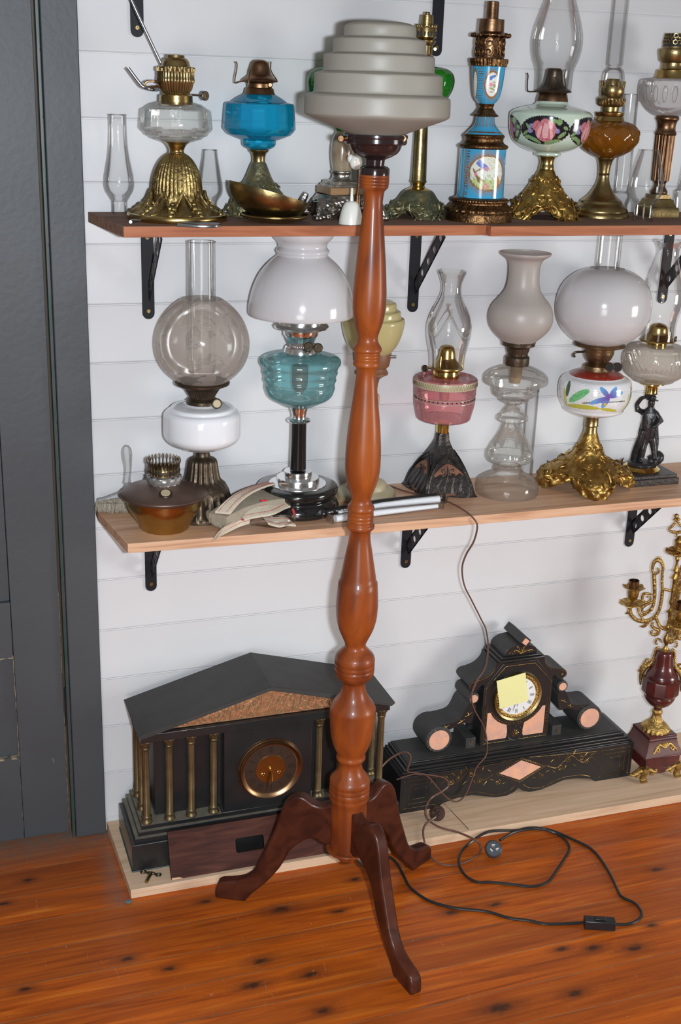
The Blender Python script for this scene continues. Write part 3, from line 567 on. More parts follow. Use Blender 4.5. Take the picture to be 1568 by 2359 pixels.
c = onZ('M', 657, 606, .024); pd = (CAM-c).normalized()*.9+V((.0, 0, .25)); pd.normalize(); mb = MB(); mb.disc(c-pd*.016, pd, .0195, .018, 40, bev=.003)
q = pd.to_track_quat('Z', 'Y'); ux = (RT-pd*RT.dot(pd)).normalized(); uy = pd.cross(ux)
for x, y, r_ in ((-.0005,.0065,.1), (-.0055,-.0050,-.9), (.0080,-.0025,.35)):
    o_ = c+pd*.0015+ux*x+uy*y; e1 = (ux*cos(r_)+uy*sin(r_)); e2 = pd.cross(e1); mb.prism([o_+e1*.0036+e2*.0014, o_-e1*.0036+e2*.0014, o_-e1*.0036-e2*.0014, o_+e1*.0036-e2*.0014], pd*.010, 1)
obj('plug', mb, [mat('slate_plug', (.035,.042,.052), .4), mat('plug_pins', (.7,.7,.66), .3, .6)], cb, label='round black three-pin plug')
# ================================================================ UPPER SHELF
def prong(L, pts, mt='copper', r=.0012): L.tube('chimney_prong', pts, r, M[mt])
# fluted brass lamp with clear faceted font
L = Lamp('oil_lamp', 'brass oil lamp with fluted domed foot and clear faceted font, leftmost on the upper shelf', 'A', 640, 1425, 318, ZT, front=-.135)
def leaf(a, r, z, t):
    k = max(0, (t-.62)/.38); return r*(1-.045*abs(sin(a*20))*(1 if t < .62 else 0))*(1+.030*k*(1-k)*4*cos(a*8)+.022*k*sin(a*24+t*40)), z+.006*max(0, cos(a*8))*(4*k*(1-k))
L.p('foot', [(985,48),(992,60),(1005,80),(1030,104),(1060,124),(1100,142),(1150,156),(1200,163),(1250,168),(1290,176),(1315,195),(1338,235),(1356,275),(1372,304)], M['castbrass'], sm=4, seg=240, mod=leaf)
mb = MB()
for i in range(9):
    a0_ = L.phi+2*pi*i/9+.2; pb = [(-.30,1368,250),(-.26,1330,222),(-.14,1275,190),(0,1232,176),(.14,1275,190),(.26,1330,222),(.30,1368,250)]
    def lp(da, y, h): r, z = L.prof([(y, h)])[0]; return V((L.X+r*cos(a0_+da), L.Y+r*sin(a0_+da), z))
    mb.tube([lp(*q) for q in pb], [.0024,.003,.003,.0034,.003,.003,.0024], 8, 4); mb.tube([lp(0,1250,182), lp(0,1310,212), lp(0,1365,262)], [.0015,.0055,.004], 8, 4, flat=.6)
    for da, y, h, sr in ((.35,1350,250,.0085),(.30,1325,226,.007),(.40,1330,232,.007),(.35,1368,284,.0075),(.27,1372,276,.006),(.43,1372,276,.006),(.35,1300,200,.005)): mb.sphere(lp(da, y, h), sr, 6, (1,1,.8))
obj('leaf_ring', mb, M['castbrass'], L.root, label='cast leaf ring')
L.p('foot_rim', [(1368,300),(1374,318),(1392,322),(1408,318),(None,316)], M['brass'], sm=2, seg=96)
L.p('stem', [(912,92),(920,82),(932,66),(950,54),(972,46),(986,50),(992,48),(1002,44)], M['brass'], sm=3)
L.p('font', [(655,100),(662,130),(672,165),(688,190),(698,200),(704,218),(714,225.5),(828,233.5),(842,224),(858,205),(872,198),(884,170),(894,162),(905,128),(916,95)], M['cut'], sm=1, seg=20, ph=L.phi+radians(10.1), sharp=15, cap0=False, cap1=False, label='clear faceted glass oil font')
L.p('collar', [(612,98),(616,106),(672,108),(684,88)], M['brass'])
bn = L.p('burner', [(354,50),(356,56),(372,58),(378,74),(398,86),(420,92),(428,96),(432,121),(455,122),(460,119),(505,119),(512,122),(528,120),(540,113),(575,104),(592,92),(602,86),(614,92)], M['oldbrass'], sm=1, seg=160, mod=lambda a, r, z, t: (r*(1-.05*abs(sin(a*20))*(1 if .42 < t < .95 else 0)), z))
mb = MB()
for i in range(24):
    a = 2*pi*i/24; r, z = L.prof([(455,120)])[0]; c = V((L.X+r*cos(a), L.Y+r*sin(a), z)); mb.box(c+V((-.0016,-.0016,-.002)), c+V((.0016,.0016,.0035+.002*(i % 2))))
obj('gallery_points', mb, M['oldbrass'], bn)
L.knob(815, 618, 30, M['bronze'], d=.0, frm=(735,612,0), dirn=L.h*.8+V((.6,0,0)))
L.tube('thumb_ring', [(530,545,.01),(500,525,.02),(450,525,.02),(428,545,.02),(450,565,.02),(500,558,.02),(535,562,.01)], .0022, M['copper'])
mb = MB(); mb.tube([L.w(*q) for q in [(82,-625,-.048),(200,-340,-.048),(345,5,-.048),(440,210,-.050),(545,432,-.052),(585,520,-.052),(520,575,-.040),(480,578,.018),(425,562,.02),(395,535,.02),(322,437,.02)]], .0030, 10, 6)
obj('steel_hook', mb, M['steel'], label='long bent steel hook hanging behind the leftmost brass lamp', cat='hook')
zr = ZT+.0032; mb = MB(); mb.tube([onZ('A', x, y, zr) for x, y in [(338,1432),(350,1424),(440,1422),(600,1432),(760,1444),(880,1446),(908,1448),(900,1458),(800,1460),(640,1452)]], .0030, 8, 5); obj('steel_rod', mb, M['steel'], label='bent steel rod lying on the upper shelf in front of the leftmost lamp', cat='rod')
# chimneys standing on the upper shelf
def stand_chimney(crop, bx, by, hw, zs, prof, label, rmax=0, mt='clearg', front=None):
    L = Lamp('glass_chimney', label, crop, bx, by, hw, zs, rmax, 'lamp chimney', front=front); 
    P = L.prof(prof, 5); mb = MB(); mb.lathe(P, (L.X, L.Y), 48, cap0=False, cap1=False)
    for e_ in (P[0], P[-1]): mb.tube([(L.X+e_[0]*cos(a), L.Y+e_[0]*sin(a), e_[1]) for a in [2*pi*i/32 for i in range(32)]], .0010, 6, 1, closed=True)
    o = obj('glass', mb, M[mt], L.root); D.objects.remove(L.root) if False else None
    ld = L.root; o.parent = None; o.location = ROOT[ld.name]; o['label'] = ld['label']; o['category'] = ld['category']; o['group'] = 'loose glass chimneys'; D.objects.remove(ld); o.name = 'glass_chimney'; return L
stand_chimney('A', 268, 1372, 50, ZT, [(740,58),(820,58),(880,60),(950,64),(1020,73),(1080,84),(1130,93),(1170,97),(1200,97),(1235,88),(1265,70),(1292,54),(1305,50),(None,50)], 'tall slim clear glass chimney standing at the far left of the upper shelf', 97)
stand_chimney('A', 850, 1362, 46, ZT, [(967,47),(1010,52),(1060,60),(1120,70),(1180,80),(1220,83),(1250,78),(1280,60),(1300,48),(1320,45),(None,45)], 'short clear glass chimney standing behind the leftmost brass lamp', 83, front=-.038)
# turquoise lamp
L = Lamp('oil_lamp', 'turquoise blue glass oil lamp on a green bronze foot behind the brass pan', 'A', 1160, 1405, 200, ZT, 226)
fm = footed(L, [(1045,44),(1060,52),(1090,64),(1130,80),(1160,95),(1190,118),(1220,142),(1260,165),(1300,188),(1340,200),(1375,200),(None,190)], 4, L.phi+.6, .012, cut=.18, rel=.07); ornament('relief_scrolls', fm, 4, [(.45,.3,.005,.4,1),(.62,.15,.007,1.2,-1),(.66,.55,.006,-.3,1),(.80,.25,.008,.6,1),(.84,.6,.007,1.4,-1),(.94,.15,.007,.2,1)], M['verdigris'], obj('foot', fm, M['verdigris'], L.root))
L.p('stem', [(962,62),(966,66),(978,62),(984,54),(998,46),(1020,42),(1046,42),(1052,46)], M['oldbrass'], sm=2)
L.p('font', [(604,98),(612,112),(632,148),(648,170),(658,182),(664,216),(672,224),(682,226.5),(828,236.5),(845,226),(868,205),(888,160),(900,125),(906,110),(925,110),(940,105),(952,92),(962,70)], M['blue'], sm=1, seg=18, ph=L.phi+radians(11.1), sharp=15, cap0=False, cap1=False, label='turquoise blue ribbed glass font')
L.p('collar', [(566,86),(572,92),(596,97),(608,104),(614,98)], M['copper'])
bn = L.p('burner', [(384,12),(388,34),(400,52),(425,62),(465,70),(490,82),(505,104),(518,116),(526,116),(530,98),(540,82),(566,80)], M['copper'], sm=2)
for q in ([(1080,522,.01),(1040,528,.015),(1012,535,.02),(1012,500,.02),(1022,450,.02),(1024,410,.02),(1014,398,.02)], [(1230,520,.01),(1262,524,.015),(1280,528,.02),(1280,515,.02),(1250,470,.02),(1240,440,.02),(1243,398,.02)], [(1100,520,.045),(1098,545,.045),(1105,470,.04),(1110,440,.03)]): prong(L, q)
L.knob(1238, 548, 16, M['copper'], d=.03, th=.006)
# brass pan and saucer
L = Lamp('brass_saucer', 'shallow brass saucer dish under the tilted brass pan', 'A', 1270, 1440, 205, ZT, 0, 'dish', front=-.180)
o = L.p('saucer', [(1378,214),(1384,222),(1392,220),(1408,190),(1422,150),(None,120),(None,10)], M['oldbrass'], sm=3, cap0=False); sroot = L.root
o.parent = None; o.location = ROOT[sroot.name]
for k_ in ('label', 'category'): o[k_] = sroot[k_]
D.objects.remove(sroot); o.name = 'brass_saucer'
c = L.w(1232, 1238, .0); u1 = (L.w(1488, 1316)-L.w(970, 1164)).normalized(); u3 = u1.cross(L.h).normalized(); u3 = u3 if u3.z > 0 else -u3; u3 = (u3+L.h*-.10).normalized(); u2 = u3.cross(u1).normalized()
Rp = (L.w(1488, 1316)-L.w(970, 1164)).length/2; Mx = Matrix((u1, u2, u3)).transposed().to_4x4(); Mx.translation = c
mb = MB(); pr = [(Rp*.999*sin(t), -.050*cos(t)) for t in [pi/2*i/14 for i in range(15)]]
mb.lathe(pr+[(p[0]*.965, p[1]*.955+.0002) for p in pr[::-1]], seg=64, M=Mx, cap0=False, cap1=False); obj('brass_pan', mb, M['oldbrass'], label='old brass scale pan tilted in the saucer in front of the turquoise lamp', cat='pan')
# onyx lamp with silver claw feet (mostly behind the standing lamp)
L = Lamp('oil_lamp', 'green glass lamp with brown onyx column on silver claw feet behind the standing lamp', 'B', 385, 1600, 190, ZT, 272, front=-.106)
sq = lambda a, r, z, t: (r/max(abs(cos(a-L.phi-.42+pi/2)), abs(sin(a-L.phi-.42+pi/2))), z)
L.p('vase_column', [(945,48),(965,56),(1000,70),(1050,80),(1100,83),(1150,80),(1200,72),(1234,66)], M['onyx'], sm=4, label='brown and tan onyx column')
L.p('column_collar', [(1232,72),(1240,76),(1250,72),(1262,66),(1285,70),(1300,85),(1310,105),(1316,118)], M['silver'], sm=2)
for nm, pr_, mt in (('step', [(1300,84),(1306,104),(1325,108),(1328,118),(1345,122)], 'silver'), ('onyx_slab', [(1343,120),(1348,138),(1396,138),(1400,130)], 'tan')):
    L.p(nm, pr_, M[mt], seg=96, mod=sq, sharp=30)
obj('claw_foot_base', footed(L, [(1398,175),(1420,190),(1445,215),(1475,232),(1510,240),(1550,236),(None,228)], 4, pi/4, .042, cut=.34, rel=.09, t0=.05, p=2.2), M['silver'], L.root)
for i in range(4):
    a = pi/4+i*pi/2; r = .098; mb = MB(); c = V((L.X+r*cos(a), L.Y+r*sin(a), ZT)); 
    for j in (-1, 0, 1): mb.sphere(c+V((-sin(a), cos(a), 0))*j*.0055+V((0, 0, .006))+V((cos(a), sin(a), 0))*.004*(1-abs(j)), .006, 6)
    mb.tube([c+V((0,0,.006)), c-V((cos(a), sin(a), 0))*.012+V((0,0,.028)), c-V((cos(a), sin(a), 0))*.020+V((0,0,.042))], [.007,.0085,.006], 8, 4)
    obj('claw_foot', mb, M['silver'], L.root)
L.p('font', [(478,95),(484,160),(500,215),(530,252),(570,270),(620,272),(680,258),(740,225),(800,175),(860,120),(900,80),(948,50)], M['greeng'], sm=4, cap0=False, cap1=False, label='green glass font')
L.p('burner', [(300,60),(310,90),(400,92),(430,100),(470,95),(482,95)], M['oldbrass'])
# small porcelain switch knob and white bell
L2 = Lamp('brass_candlestick', 'slim copper rod stand with small white and pink porcelain knob behind the standing lamp', 'S', 1240, 1500, 70, ZT, 0, 'stand', front=-.184)
L2.p('rod', [(560,24),(600,22),(1200,26),(1290,40),(1300,60),(None,70)], M['copper'], sm=1)
mb = MB(); mb.sphere(L2.w(1215, 640, .02), .0125, 10, (1, .8, 1.15)); mb.sphere(L2.w(1115, 570, .02), .007, 8, (1, .8, 1.2)); mb.tube([L2.w(1215, 585, .032), L2.w(1222, 680, .032)], .0012, 6, 1, mi=1); obj('porcelain_knob', mb, [M['white'], M['pink']], L2.root, label='white porcelain knob with a pink stroke')
L2 = Lamp('smoke_bell', 'white porcelain smoke bell with a thin stem standing beside the post', 'B', 463, 1612, 86, ZT, 0, 'bell', front=-.223)
L2.p('bell', [(1452,14),(1456,34),(1475,52),(1505,66),(1540,76),(1580,84),(None,88)], M['white'], sm=3); L2.p('stem', [(1358,7),(1362,9),(1400,10),(1430,12),(1455,14)], M['white'], sm=1)
# brass column lamp right of the shade
L = Lamp('oil_lamp', 'green glass oil lamp on a tall plain brass column with green bronze claw foot', 'B', 938, 1590, 225, ZT, 232)
fm = footed(L, [(1370,92),(1385,112),(1410,130),(1440,152),(1470,185),(1500,222),(1530,238),(1560,240),(None,236)], 4, L.phi+.35, .020, cut=.33, rel=.06, t0=.2, p=1.8); ornament('relief_scrolls', fm, 4, [(.45,.3,.005,.4,1),(.62,.15,.007,1.2,-1),(.66,.55,.006,-.3,1),(.80,.25,.008,.6,1),(.84,.6,.007,1.4,-1),(.94,.15,.007,.2,1)], M['verdigris'], obj('claw_foot', fm, M['verdigris'], L.root))
L.p('foot_dome', [(1305,58),(1312,62),(1318,54),(1340,44),(1355,60),(1365,85),(1380,104),(1395,112)], M['brass'], sm=2)
L.p('column', [(900,46),(950,48),(1100,51),(1300,55),(1308,58)], M['oldbrass'])
L.p('font', [(478,80),(484,130),(500,180),(530,210),(570,222),(610,220),(660,205),(720,170),(790,115),(850,75),(905,48)], M['greeng'], sm=4, seg=96, cap0=False, cap1=False, mod=lambda a, r, z, t: (r*(1-.03*abs(sin(a*8))), z), label='ribbed green glass font')
L.p('burner', [(86,18),(90,20),(104,20),(110,44),(190,48),(196,72),(205,74),(270,74),(282,58),(290,52),(294,72),(310,70),(330,52),(395,50),(405,62),(478,66)], M['oldbrass'], sm=1)
mb = MB()
for i in range(18):
    a = 2*pi*i/18; r, z = L.prof([(198,74)])[0]; c = V((L.X+r*cos(a), L.Y+r*sin(a), z)); mb.sphere(c+V((0,0,.002)), .0026, 5, (.7,.7,1.6))
    mb.sphere(c+V((0,0,-.012)), .0022, 5, (.9,.9,2), mi=1)
obj('gallery_points', mb, [M['oldbrass'], M['ink']], L.root); L.knob(1072, 355, 14, M['brass'], d=.01)
# painted blue porcelain lamp
BLU = (.05,.33,.56); GOLD = (.30,.13,.035)
def hnoise(x, y): return (sin(x*.31+1.3*sin(y*.23))*cos(y*.37+1.7*sin(x*.19))+sin(x*.77+y*.61)*.4)
L = Lamp('oil_lamp', 'blue porcelain column lamp painted with birds and gilt scrolls, no glass chimney', 'C', 232, 1465, 225, ZT, 225, front=-.162)
def cyl(ph, R, y):
    x = 222+R*ph; cx, cy_ = 262, 1140; e1 = ell(x, y, cx, cy_, 128, 118); j = .10*hnoise(x*1.2, y*1.2)
    if e1 < .86+j*.3:
        c = (.72,.74,.66) if y < 1180 else (.52,.60,.30)
        if hnoise(x*1.1+30, y) > .55 and y < 1130 and x > 255: c = (.42,.42,.12)
        if hnoise(x*1.3, y*1.3) > .5 and y > 1150: c = (.25,.36,.12)
        if ell(x, y, 190, 1160, 9, 55, -.5) < 1 or ell(x, y, 215, 1180, 30, 7, .6) < 1 or ell(x, y, 205, 1120, 26, 5, -.5) < 1: c = (.24,.15,.06)
        if ell(x, y, 225, 1092, 46, 17, .45) < 1: c = (.16,.20,.52)
        if ell(x, y, 215, 1075, 34, 9, .9) < 1: c = (.24,.32,.62)
        if ell(x, y, 252, 1112, 17, 15, 0) < 1: c = (.55,.28,.40)
        if ell(x, y, 335, 1185, 16, 38, -.25) < 1: c = (.60,.16,.05)
        if ell(x, y, 328, 1125, 4, 30, .1) < 1 or ell(x, y, 348, 1222, 30, 6, .5) < 1: c = (.50,.22,.05)
        for a, b in ((250,1215),(268,1230),(240,1235),(185,1150)):
            if ell(x, y, a, b, 11, 9) < 1: c = (.70,.22,.34)
        return c
    if e1 < 1.04+j: return GOLD
    if e1 < 1.6+3*j and hnoise(x*1.5, y*1.5) > .15: return (.36,.15,.04)
    if 95 < x < 150 and abs(((y/9.0) % 2)-1) < .35 and abs(x-122) < 12: return (.10,.06,.03)
    if abs(abs(x-100)-5) < 3: return (.16,.10,.04)
    return BLU
L.p('foot', [(1338,178),(1345,186),(1358,196),(1372,212),(1386,216),(1392,208),(1400,212),(1412,214),(None,218)], M['ormbr'], sm=2, seg=200, mod=lambda a, r, z, t: (r*(1+.03*sin(a*24)*(1 if t < .6 else 0)), z), label='gilt bronze foot with leaf moulding')
mb = MB(); 
for i in range(56):
    a = 2*pi*i/56; r, z = L.prof([(1318,176)])[0]; mb.sphere((L.X+r*cos(a), L.Y+r*sin(a), z), .0046, 5)
obj('bead_ring', mb, M['ormbr'], L.root); L.p('lower_ring', [(1296,158),(1302,172),(1316,178),(1330,180),(1340,180)], M['ormbr'])
paintlathe(L, 'painted_cylinder', [(975,152),(985,152),(1100,152),(1295,154),(1302,158)], 'painted', cyl, sm=26, seg=420, label='blue porcelain drum painted with birds in a gilt frame')
L.p('drum_cap', [(882,122),(888,132),(900,136),(908,130),(930,128),(945,140),(955,160),(968,163),(976,158),(980,150)], M['ormbr'], sm=2)
paintlathe(L, 'painted_neck', [(764,58),(770,60),(790,62),(815,68),(840,84),(862,104),(880,122),(890,128)], 'painted', lambda ph, R, y: ((.06,.04,.02) if (y < 838 and abs(abs(((ph*3.2/pi*3) % 1)-.5)-.28) < .05) else (GOLD if (y < 836 and abs(((ph*3.2/pi*3) % 1)-.5) < .13) else ((.10,.06,.03) if 868 < y < 876 else BLU))), sm=6, seg=240)
L.p('neck_ring', [(682,50),(690,54),(697,50),(712,46),(730,58),(745,68),(758,84),(766,84),(770,62)], M['ormbr'], sm=2)
def cup(ph, R, y):
    x = 258+R*ph; e1 = ell(x, y, 288, 556, 46, 84)
    if e1 < .9:
        c = (.76,.77,.72)
        if ell(x, y, 290, 505, 24, 9, -.3) < 1 or ell(x, y, 280, 515, 8, 16, .5) < 1: c = (.12,.22,.55)
        if ell(x, y, 282, 557, 14, 13) < 1: c = (.78,.30,.45)
        if ell(x, y, 303, 565, 10, 14) < 1 or ell(x, y, 290, 585, 20, 7, .4) < 1 or ell(x, y, 300, 540, 9, 6) < 1: c = (.35,.42,.18)
        if ell(x, y, 286, 605, 14, 3) < 1: c = (.5,.2,.15)
        return c
    if e1 < 1.25+.15*hnoise(x*2, y*2): return GOLD
    if e1 < 1.9 and hnoise(x*2, y*1.6) > .35: return (.34,.15,.05)
    if ell(x, y, 160, 560, 22, 95) < .8: return (.74,.75,.70)
    if ell(x, y, 160, 560, 22, 95) < 1.3: return GOLD
    if 185 < x < 228 and abs(((y/8.0) % 2)-1) < .3: return (.14,.09,.04)
    return BLU
paintlathe(L, 'painted_cup', [(436,112),(445,111),(500,106),(560,100),(610,92),(645,82),(670,65),(685,50),(690,46)], 'painted', cup, sm=14, seg=380, label='blue porcelain cup with a painted flower oval')
L.p('cup_rim', [(386,112),(388,122),(400,124),(414,122),(424,116),(436,118),(440,110)], M['ormbr'], sm=1, seg=120, mod=lambda a, r, z, t: (r*(1+.03*sin(a*30)), z))
L.p('burner', [(10,36),(14,40),(118,41),(126,42),(128,82),(210,84),(216,96),(222,112),(230,124),(236,124),(244,88),(250,84),(258,92),(300,94),(340,90),(376,94),(388,98)], M['copper'], sm=1, label='brown metal burner tube', cap0=True)
mb = MB()
for i in range(12):
    a = 2*pi*i/12; 
    for yy, hh, sgn in ((285,92,1),(345,92,-1)):
        r, z = L.prof([(yy, hh)])[0]; c = V((L.X+r*cos(a), L.Y+r*sin(a), z)); mb.tube(scroll(c, (-sin(a), cos(a), 0), (0, 0, 1), .010, 1.3, .001, 12, a0=1, sgn=sgn), .0017, 6, 2)
    r, z = L.prof([(234,120)])[0]; mb.sphere((L.X+r*cos(a), L.Y+r*sin(a), z), .0045, 5)
obj('pierced_gallery', mb, M['ormbr'], L.root)
# green milk glass tulip lamp
L = Lamp('oil_lamp', 'pale green milk glass lamp with black oval tulip panels on a gold pyramid foot', 'C', 652, 1452, 215, ZT, 270)
fm = footed(L, [(1112,46),(1125,54),(1150,66),(1180,82),(1220,108),(1270,140),(1320,175),(1365,205),(1400,228),(1430,236),(None,232)], 4, L.phi+pi/4+.05, .026, sq=.35, cut=.20, rel=.05, relk=(3, 9), t0=.3)
ornament('relief_scrolls', fm, 4, [(.28,.30,.006,.4,1),(.42,.20,.008,1.2,1),(.55,.60,.009,.2,-1),(.62,.20,.011,1.4,1),(.76,.50,.012,-.5,-1),(.84,.16,.012,.3,1),(.94,.30,.010,1.2,-1)], M['gilt'], obj('foot', fm, M['gilt'], L.root, label='gold cast openwork foot'), r=.0024)
L.p('stem', [(1024,66),(1030,70),(1036,56),(1050,48),(1080,44),(1095,48),(1112,50),(1118,48)], M['brass'], sm=2)
def tulip(ph, R, y):
    q = (ph+radians(7.5)+radians(36)) % radians(72)-radians(36); x = 268*q; y = y-858; e1 = ell(x, y, 0, 0, 170, 95); sc = .10*sin(atan2(y, x)*44)
    if e1 > 1.0+sc*.4: return (.50,.60,.49)
    c = (.016,.014,.018)
    for a, b, rx, ry, ro in ((-75,62,60,12,.45),(60,75,60,12,-.2),(-130,20,28,10,-.6),(120,30,34,12,-.7),(60,-60,26,14,.2),(-110,-20,26,10,.9),(95,-55,18,22,0),(140,-15,18,12,.5),(-95,55,50,10,.2)):
        if ell(x, y, a, b, rx, ry, ro) < 1: c = (.14,.25,.10) if hnoise(x*1.6, y*1.6) < .25 else (.30,.42,.18)
    for a, b in ((-85,-25),(-95,8),(62,-10),(85,5),(40,-38)):
        if ell(x, y, a, b, 19, 15) < 1: c = (.16,.14,.32) if hnoise(x*2, y*2) < .1 else (.38,.34,.56)
    if ell(x, y, 8, 15, 66, 62) < 1 or ell(x, y, -52, -28, 26, 34, .4) < 1 or ell(x, y, 2, -40, 30, 36, 0) < 1 or ell(x, y, 48, -15, 26, 44, -.3) < 1:
        c = (.48,.14,.17) if hnoise(x*.8, y*1.2) < .2 else (.58,.24,.26)
        for a, b, rx, ry, ro in ((8,10,20,58,0),(-32,15,12,50,.25),(46,18,11,48,-.2)):
            if ell(x, y, a, b, rx, ry, ro) < 1: c = (.72,.42,.42) if hnoise(x, y*2) < .3 else (.62,.28,.30)
        for a, b, rx, ry, ro in ((-14,0,3,54,.2),(32,5,3,54,-.15),(-52,-30,3,26,.5),(10,60,40,4,.1)):
            if ell(x, y, a, b, rx, ry, ro) < 1: c = (.42,.08,.10)
    return c
paintlathe(L, 'font', [(664,98),(672,102),(684,110),(692,125),(702,165),(714,210),(725,240),(738,260),(755,270),(800,270),(850,265),(900,252),(935,232),(962,200),(985,160),(1000,118),(1006,90),(1022,86),(1028,70)], 'greenmilk', tulip, sm=12, seg=620, label='pale green glass font with tulip panels')
L.p('collar', [(618,90),(624,96),(655,102),(668,104)], M['copper'])
bn = L.p('burner', [(450,36),(458,46),(475,52),(540,62),(575,82),(590,108),(598,120),(606,120),(610,100),(618,88)], M['bronze'], sm=2)
for q in ([(640,604,.0),(590,604,.01),(558,598,.01),(556,540,.01),(560,500,.01),(554,480,.01)], [(740,602,.0),(790,602,.01),(808,588,.01),(802,520,.01),(800,490,.01),(812,460,.01)]): prong(L, q, 'bronze', .0014)
chimney(L, [(592,118),(520,120),(470,124),(430,136),(395,150),(340,163),(290,168),(240,166),(190,158),(140,145),(90,130),(40,114),(0,102),(-60,92),(-110,92),(-150,104),(-165,110)], crimp=.004)
# amber lamp
L = Lamp('oil_lamp', 'amber dimpled glass oil lamp on plain brass trumpet foot with tall narrow chimney', 'C', 1030, 1442, 185, ZT, 204)
L.p('foot', [(1036,60),(1046,58),(1060,50),(1090,42),(1120,38),(1140,36),(1146,40),(1154,36),(1175,38),(1210,46),(1245,64),(1275,84),(1300,108),(1315,128),(1322,136),(1335,140),(1345,150),(1360,166),(1375,176),(1385,180),(1395,178),(1402,186),(1418,190),(None,190)], M['oldbrass'], sm=2, seg=64)
L.p('font', [(792,92),(798,110),(806,140),(820,166),(840,190),(865,203),(895,206),(925,200),(955,187),(985,162),(1010,128),(1028,92),(1040,60)], M['amber'], sm=5, seg=140, cap0=False, cap1=False, mod=lambda a, r, z, t: (r*(1+.026*cos(a*14+(pi if int(t*6) % 2 else 0))*abs(sin(t*6*pi))), z), label='amber glass font with round dimples')
L.p('collar', [(738,90),(742,96),(762,92),(768,88),(785,96),(798,100)], M['brass'])
bn = L.p('burner', [(520,40),(528,44),(560,46),(566,74),(575,78),(612,80),(625,72),(635,76),(648,94),(656,96),(665,90),(685,88),(698,78),(706,56),(735,54),(740,60)], M['oldbrass'], sm=1, seg=120, mod=lambda a, r, z, t: (r*(1+.05*sin(a*24)*(1 if t > .6 and t < .85 else 0)), z))
mb = MB()
for i in range(16):
    a = 2*pi*i/16; r, z = L.prof([(580,76)])[0]; c = V((L.X+r*cos(a), L.Y+r*sin(a), z)); mb.tube([c, c+V((0,0,.010)), c+V((cos(a)*.002, sin(a)*.002, .014))], [.0016,.0022,.0008], 5, 2)
obj('gallery_points', mb, M['oldbrass'], bn)
chimney(L, [(636,76),(560,74),(510,72),(480,68),(462,60),(448,48),(438,46),(425,52),(400,53),(200,53),(0,53),(-110,54)])
stand_chimney('C', 1162, 1378, 50, ZT, [(622,50),(700,50),(900,51),(1100,52),(1230,52),(1262,54),(1275,64),(1300,66),(1340,54),(1352,50),(None,50)], 'tall straight clear glass chimney behind the amber lamp', 66, 'clearg')
stand_chimney('C', 1318, 1432, 62, ZT, [(990,58),(1010,62),(1060,76),(1120,92),(1180,104),(1230,108),(1270,104),(1310,90),(1335,74),(1350,66),(None,64)], 'short bulbous clear glass chimney standing in front of the fluted column lamp', 108, front=-.188)
stand_chimney('R', 795, 1965, 70, ZT, [(1180,70),(1300,70),(1600,76),(1800,92),(1880,104),(1900,128),(1925,138),(1960,132),(None,120)], 'clear glass chimney cut by the right edge of the picture on the upper shelf', 138, front=-.10)
# fluted column lamp
L = Lamp('oil_lamp', 'clear fluted glass oil lamp on a reeded copper brass column with square stepped foot', 'R', 455, 2195, 120, ZT, 340, front=-.086)
sq = lambda a, r, z, t: (r/max(abs(cos(a)), abs(sin(a))), z)
L.p('square_foot', [(1945,100),(1990,104),(2000,125),(2050,140),(2075,152),(2090,175),(2110,182),(None,182)], M['oldbrass'], seg=96, mod=sq, ph=0, sharp=25)
L.p('column_base', [(1788,86),(1795,84),(1810,70),(1850,66),(1880,80),(1905,96),(1925,98),(1945,90)], M['copper'], sm=2)
L.p('column', [(1246,118),(1254,122),(1262,118),(1500,113),(1785,106),(1790,92)], M['copper'], sm=1, seg=192, mod=flute(20, .10, .3, .9), label='reeded copper coloured column')
L.p('column_capital', [(1030,120),(1050,132),(1075,136),(1090,126),(1120,112),(1170,104),(1205,110),(1232,122),(1248,126)], M['copper'], sm=2)
L.p('font', [(600,200),(612,290),(622,340),(640,362),(680,370),(760,366),(840,345),(900,315),(960,272),(1010,212),(1040,155)], M['fluted'], sm=4, seg=144, cap0=False, cap1=False, mod=lambda a, r, z, t: (r*(1-.02*abs(sin(a*12))*(1 if .2 < t < .75 else 0)), z), label='clear glass font with cut ovals')
mb = MB()
for i in range(20):
    a0_ = L.phi+2*pi*(i+.5)/20; pts = []
    for j in range(14):
        b = 2*pi*j/14; yy = 790+95*sin(b); r, z = L.prof([(yy, 366-max(0, yy-780)*.22)])[0]; pts.append((L.X+(r+.0002)*cos(a0_+.075*cos(b)), L.Y+(r+.0002)*sin(a0_+.075*cos(b)), z))
    mb.tube(pts, .0005, 4, 1, closed=True)
obj('cut_ovals', mb, M['frost'], L.root, label='row of cut ovals round the font')
L.p('collar', [(500,165),(515,188),(570,192),(592,205),(605,210)], M['brass'])
bn = L.p('burner', [(235,146),(262,150),(268,186),(285,193),(330,188),(400,172),(430,140),(455,138),(490,142),(505,150)], M['oldbrass'], sm=1)
r0, z0 = L.prof([(240, 148)])[0]; r1, z1 = L.prof([(95, 126)])[0]; mb = MB(); mb.lathe([(r0, z0), (r1*.86, z1)], (L.X, L.Y), 40, cap0=False, cap1=False, mi=1)
for i in range(20):
    for k_ in range(3):
        a = 2*pi*(i+.5*(k_ % 2))/20; t = .35+.25*k_; r = r0+(r1-r0)*t; z = z0+(z1-z0)*t; mb.tube([(L.X+r*cos(a)+.0045*cos(b)*-sin(a), L.Y+r*sin(a)+.0045*cos(b)*cos(a), z+.0045*sin(b)) for b in [2*pi*j/8 for j in range(8)]], .0011, 5, 1, closed=True)
obj('pierced_crown', mb, [M['oldbrass'], M['ink']], bn)
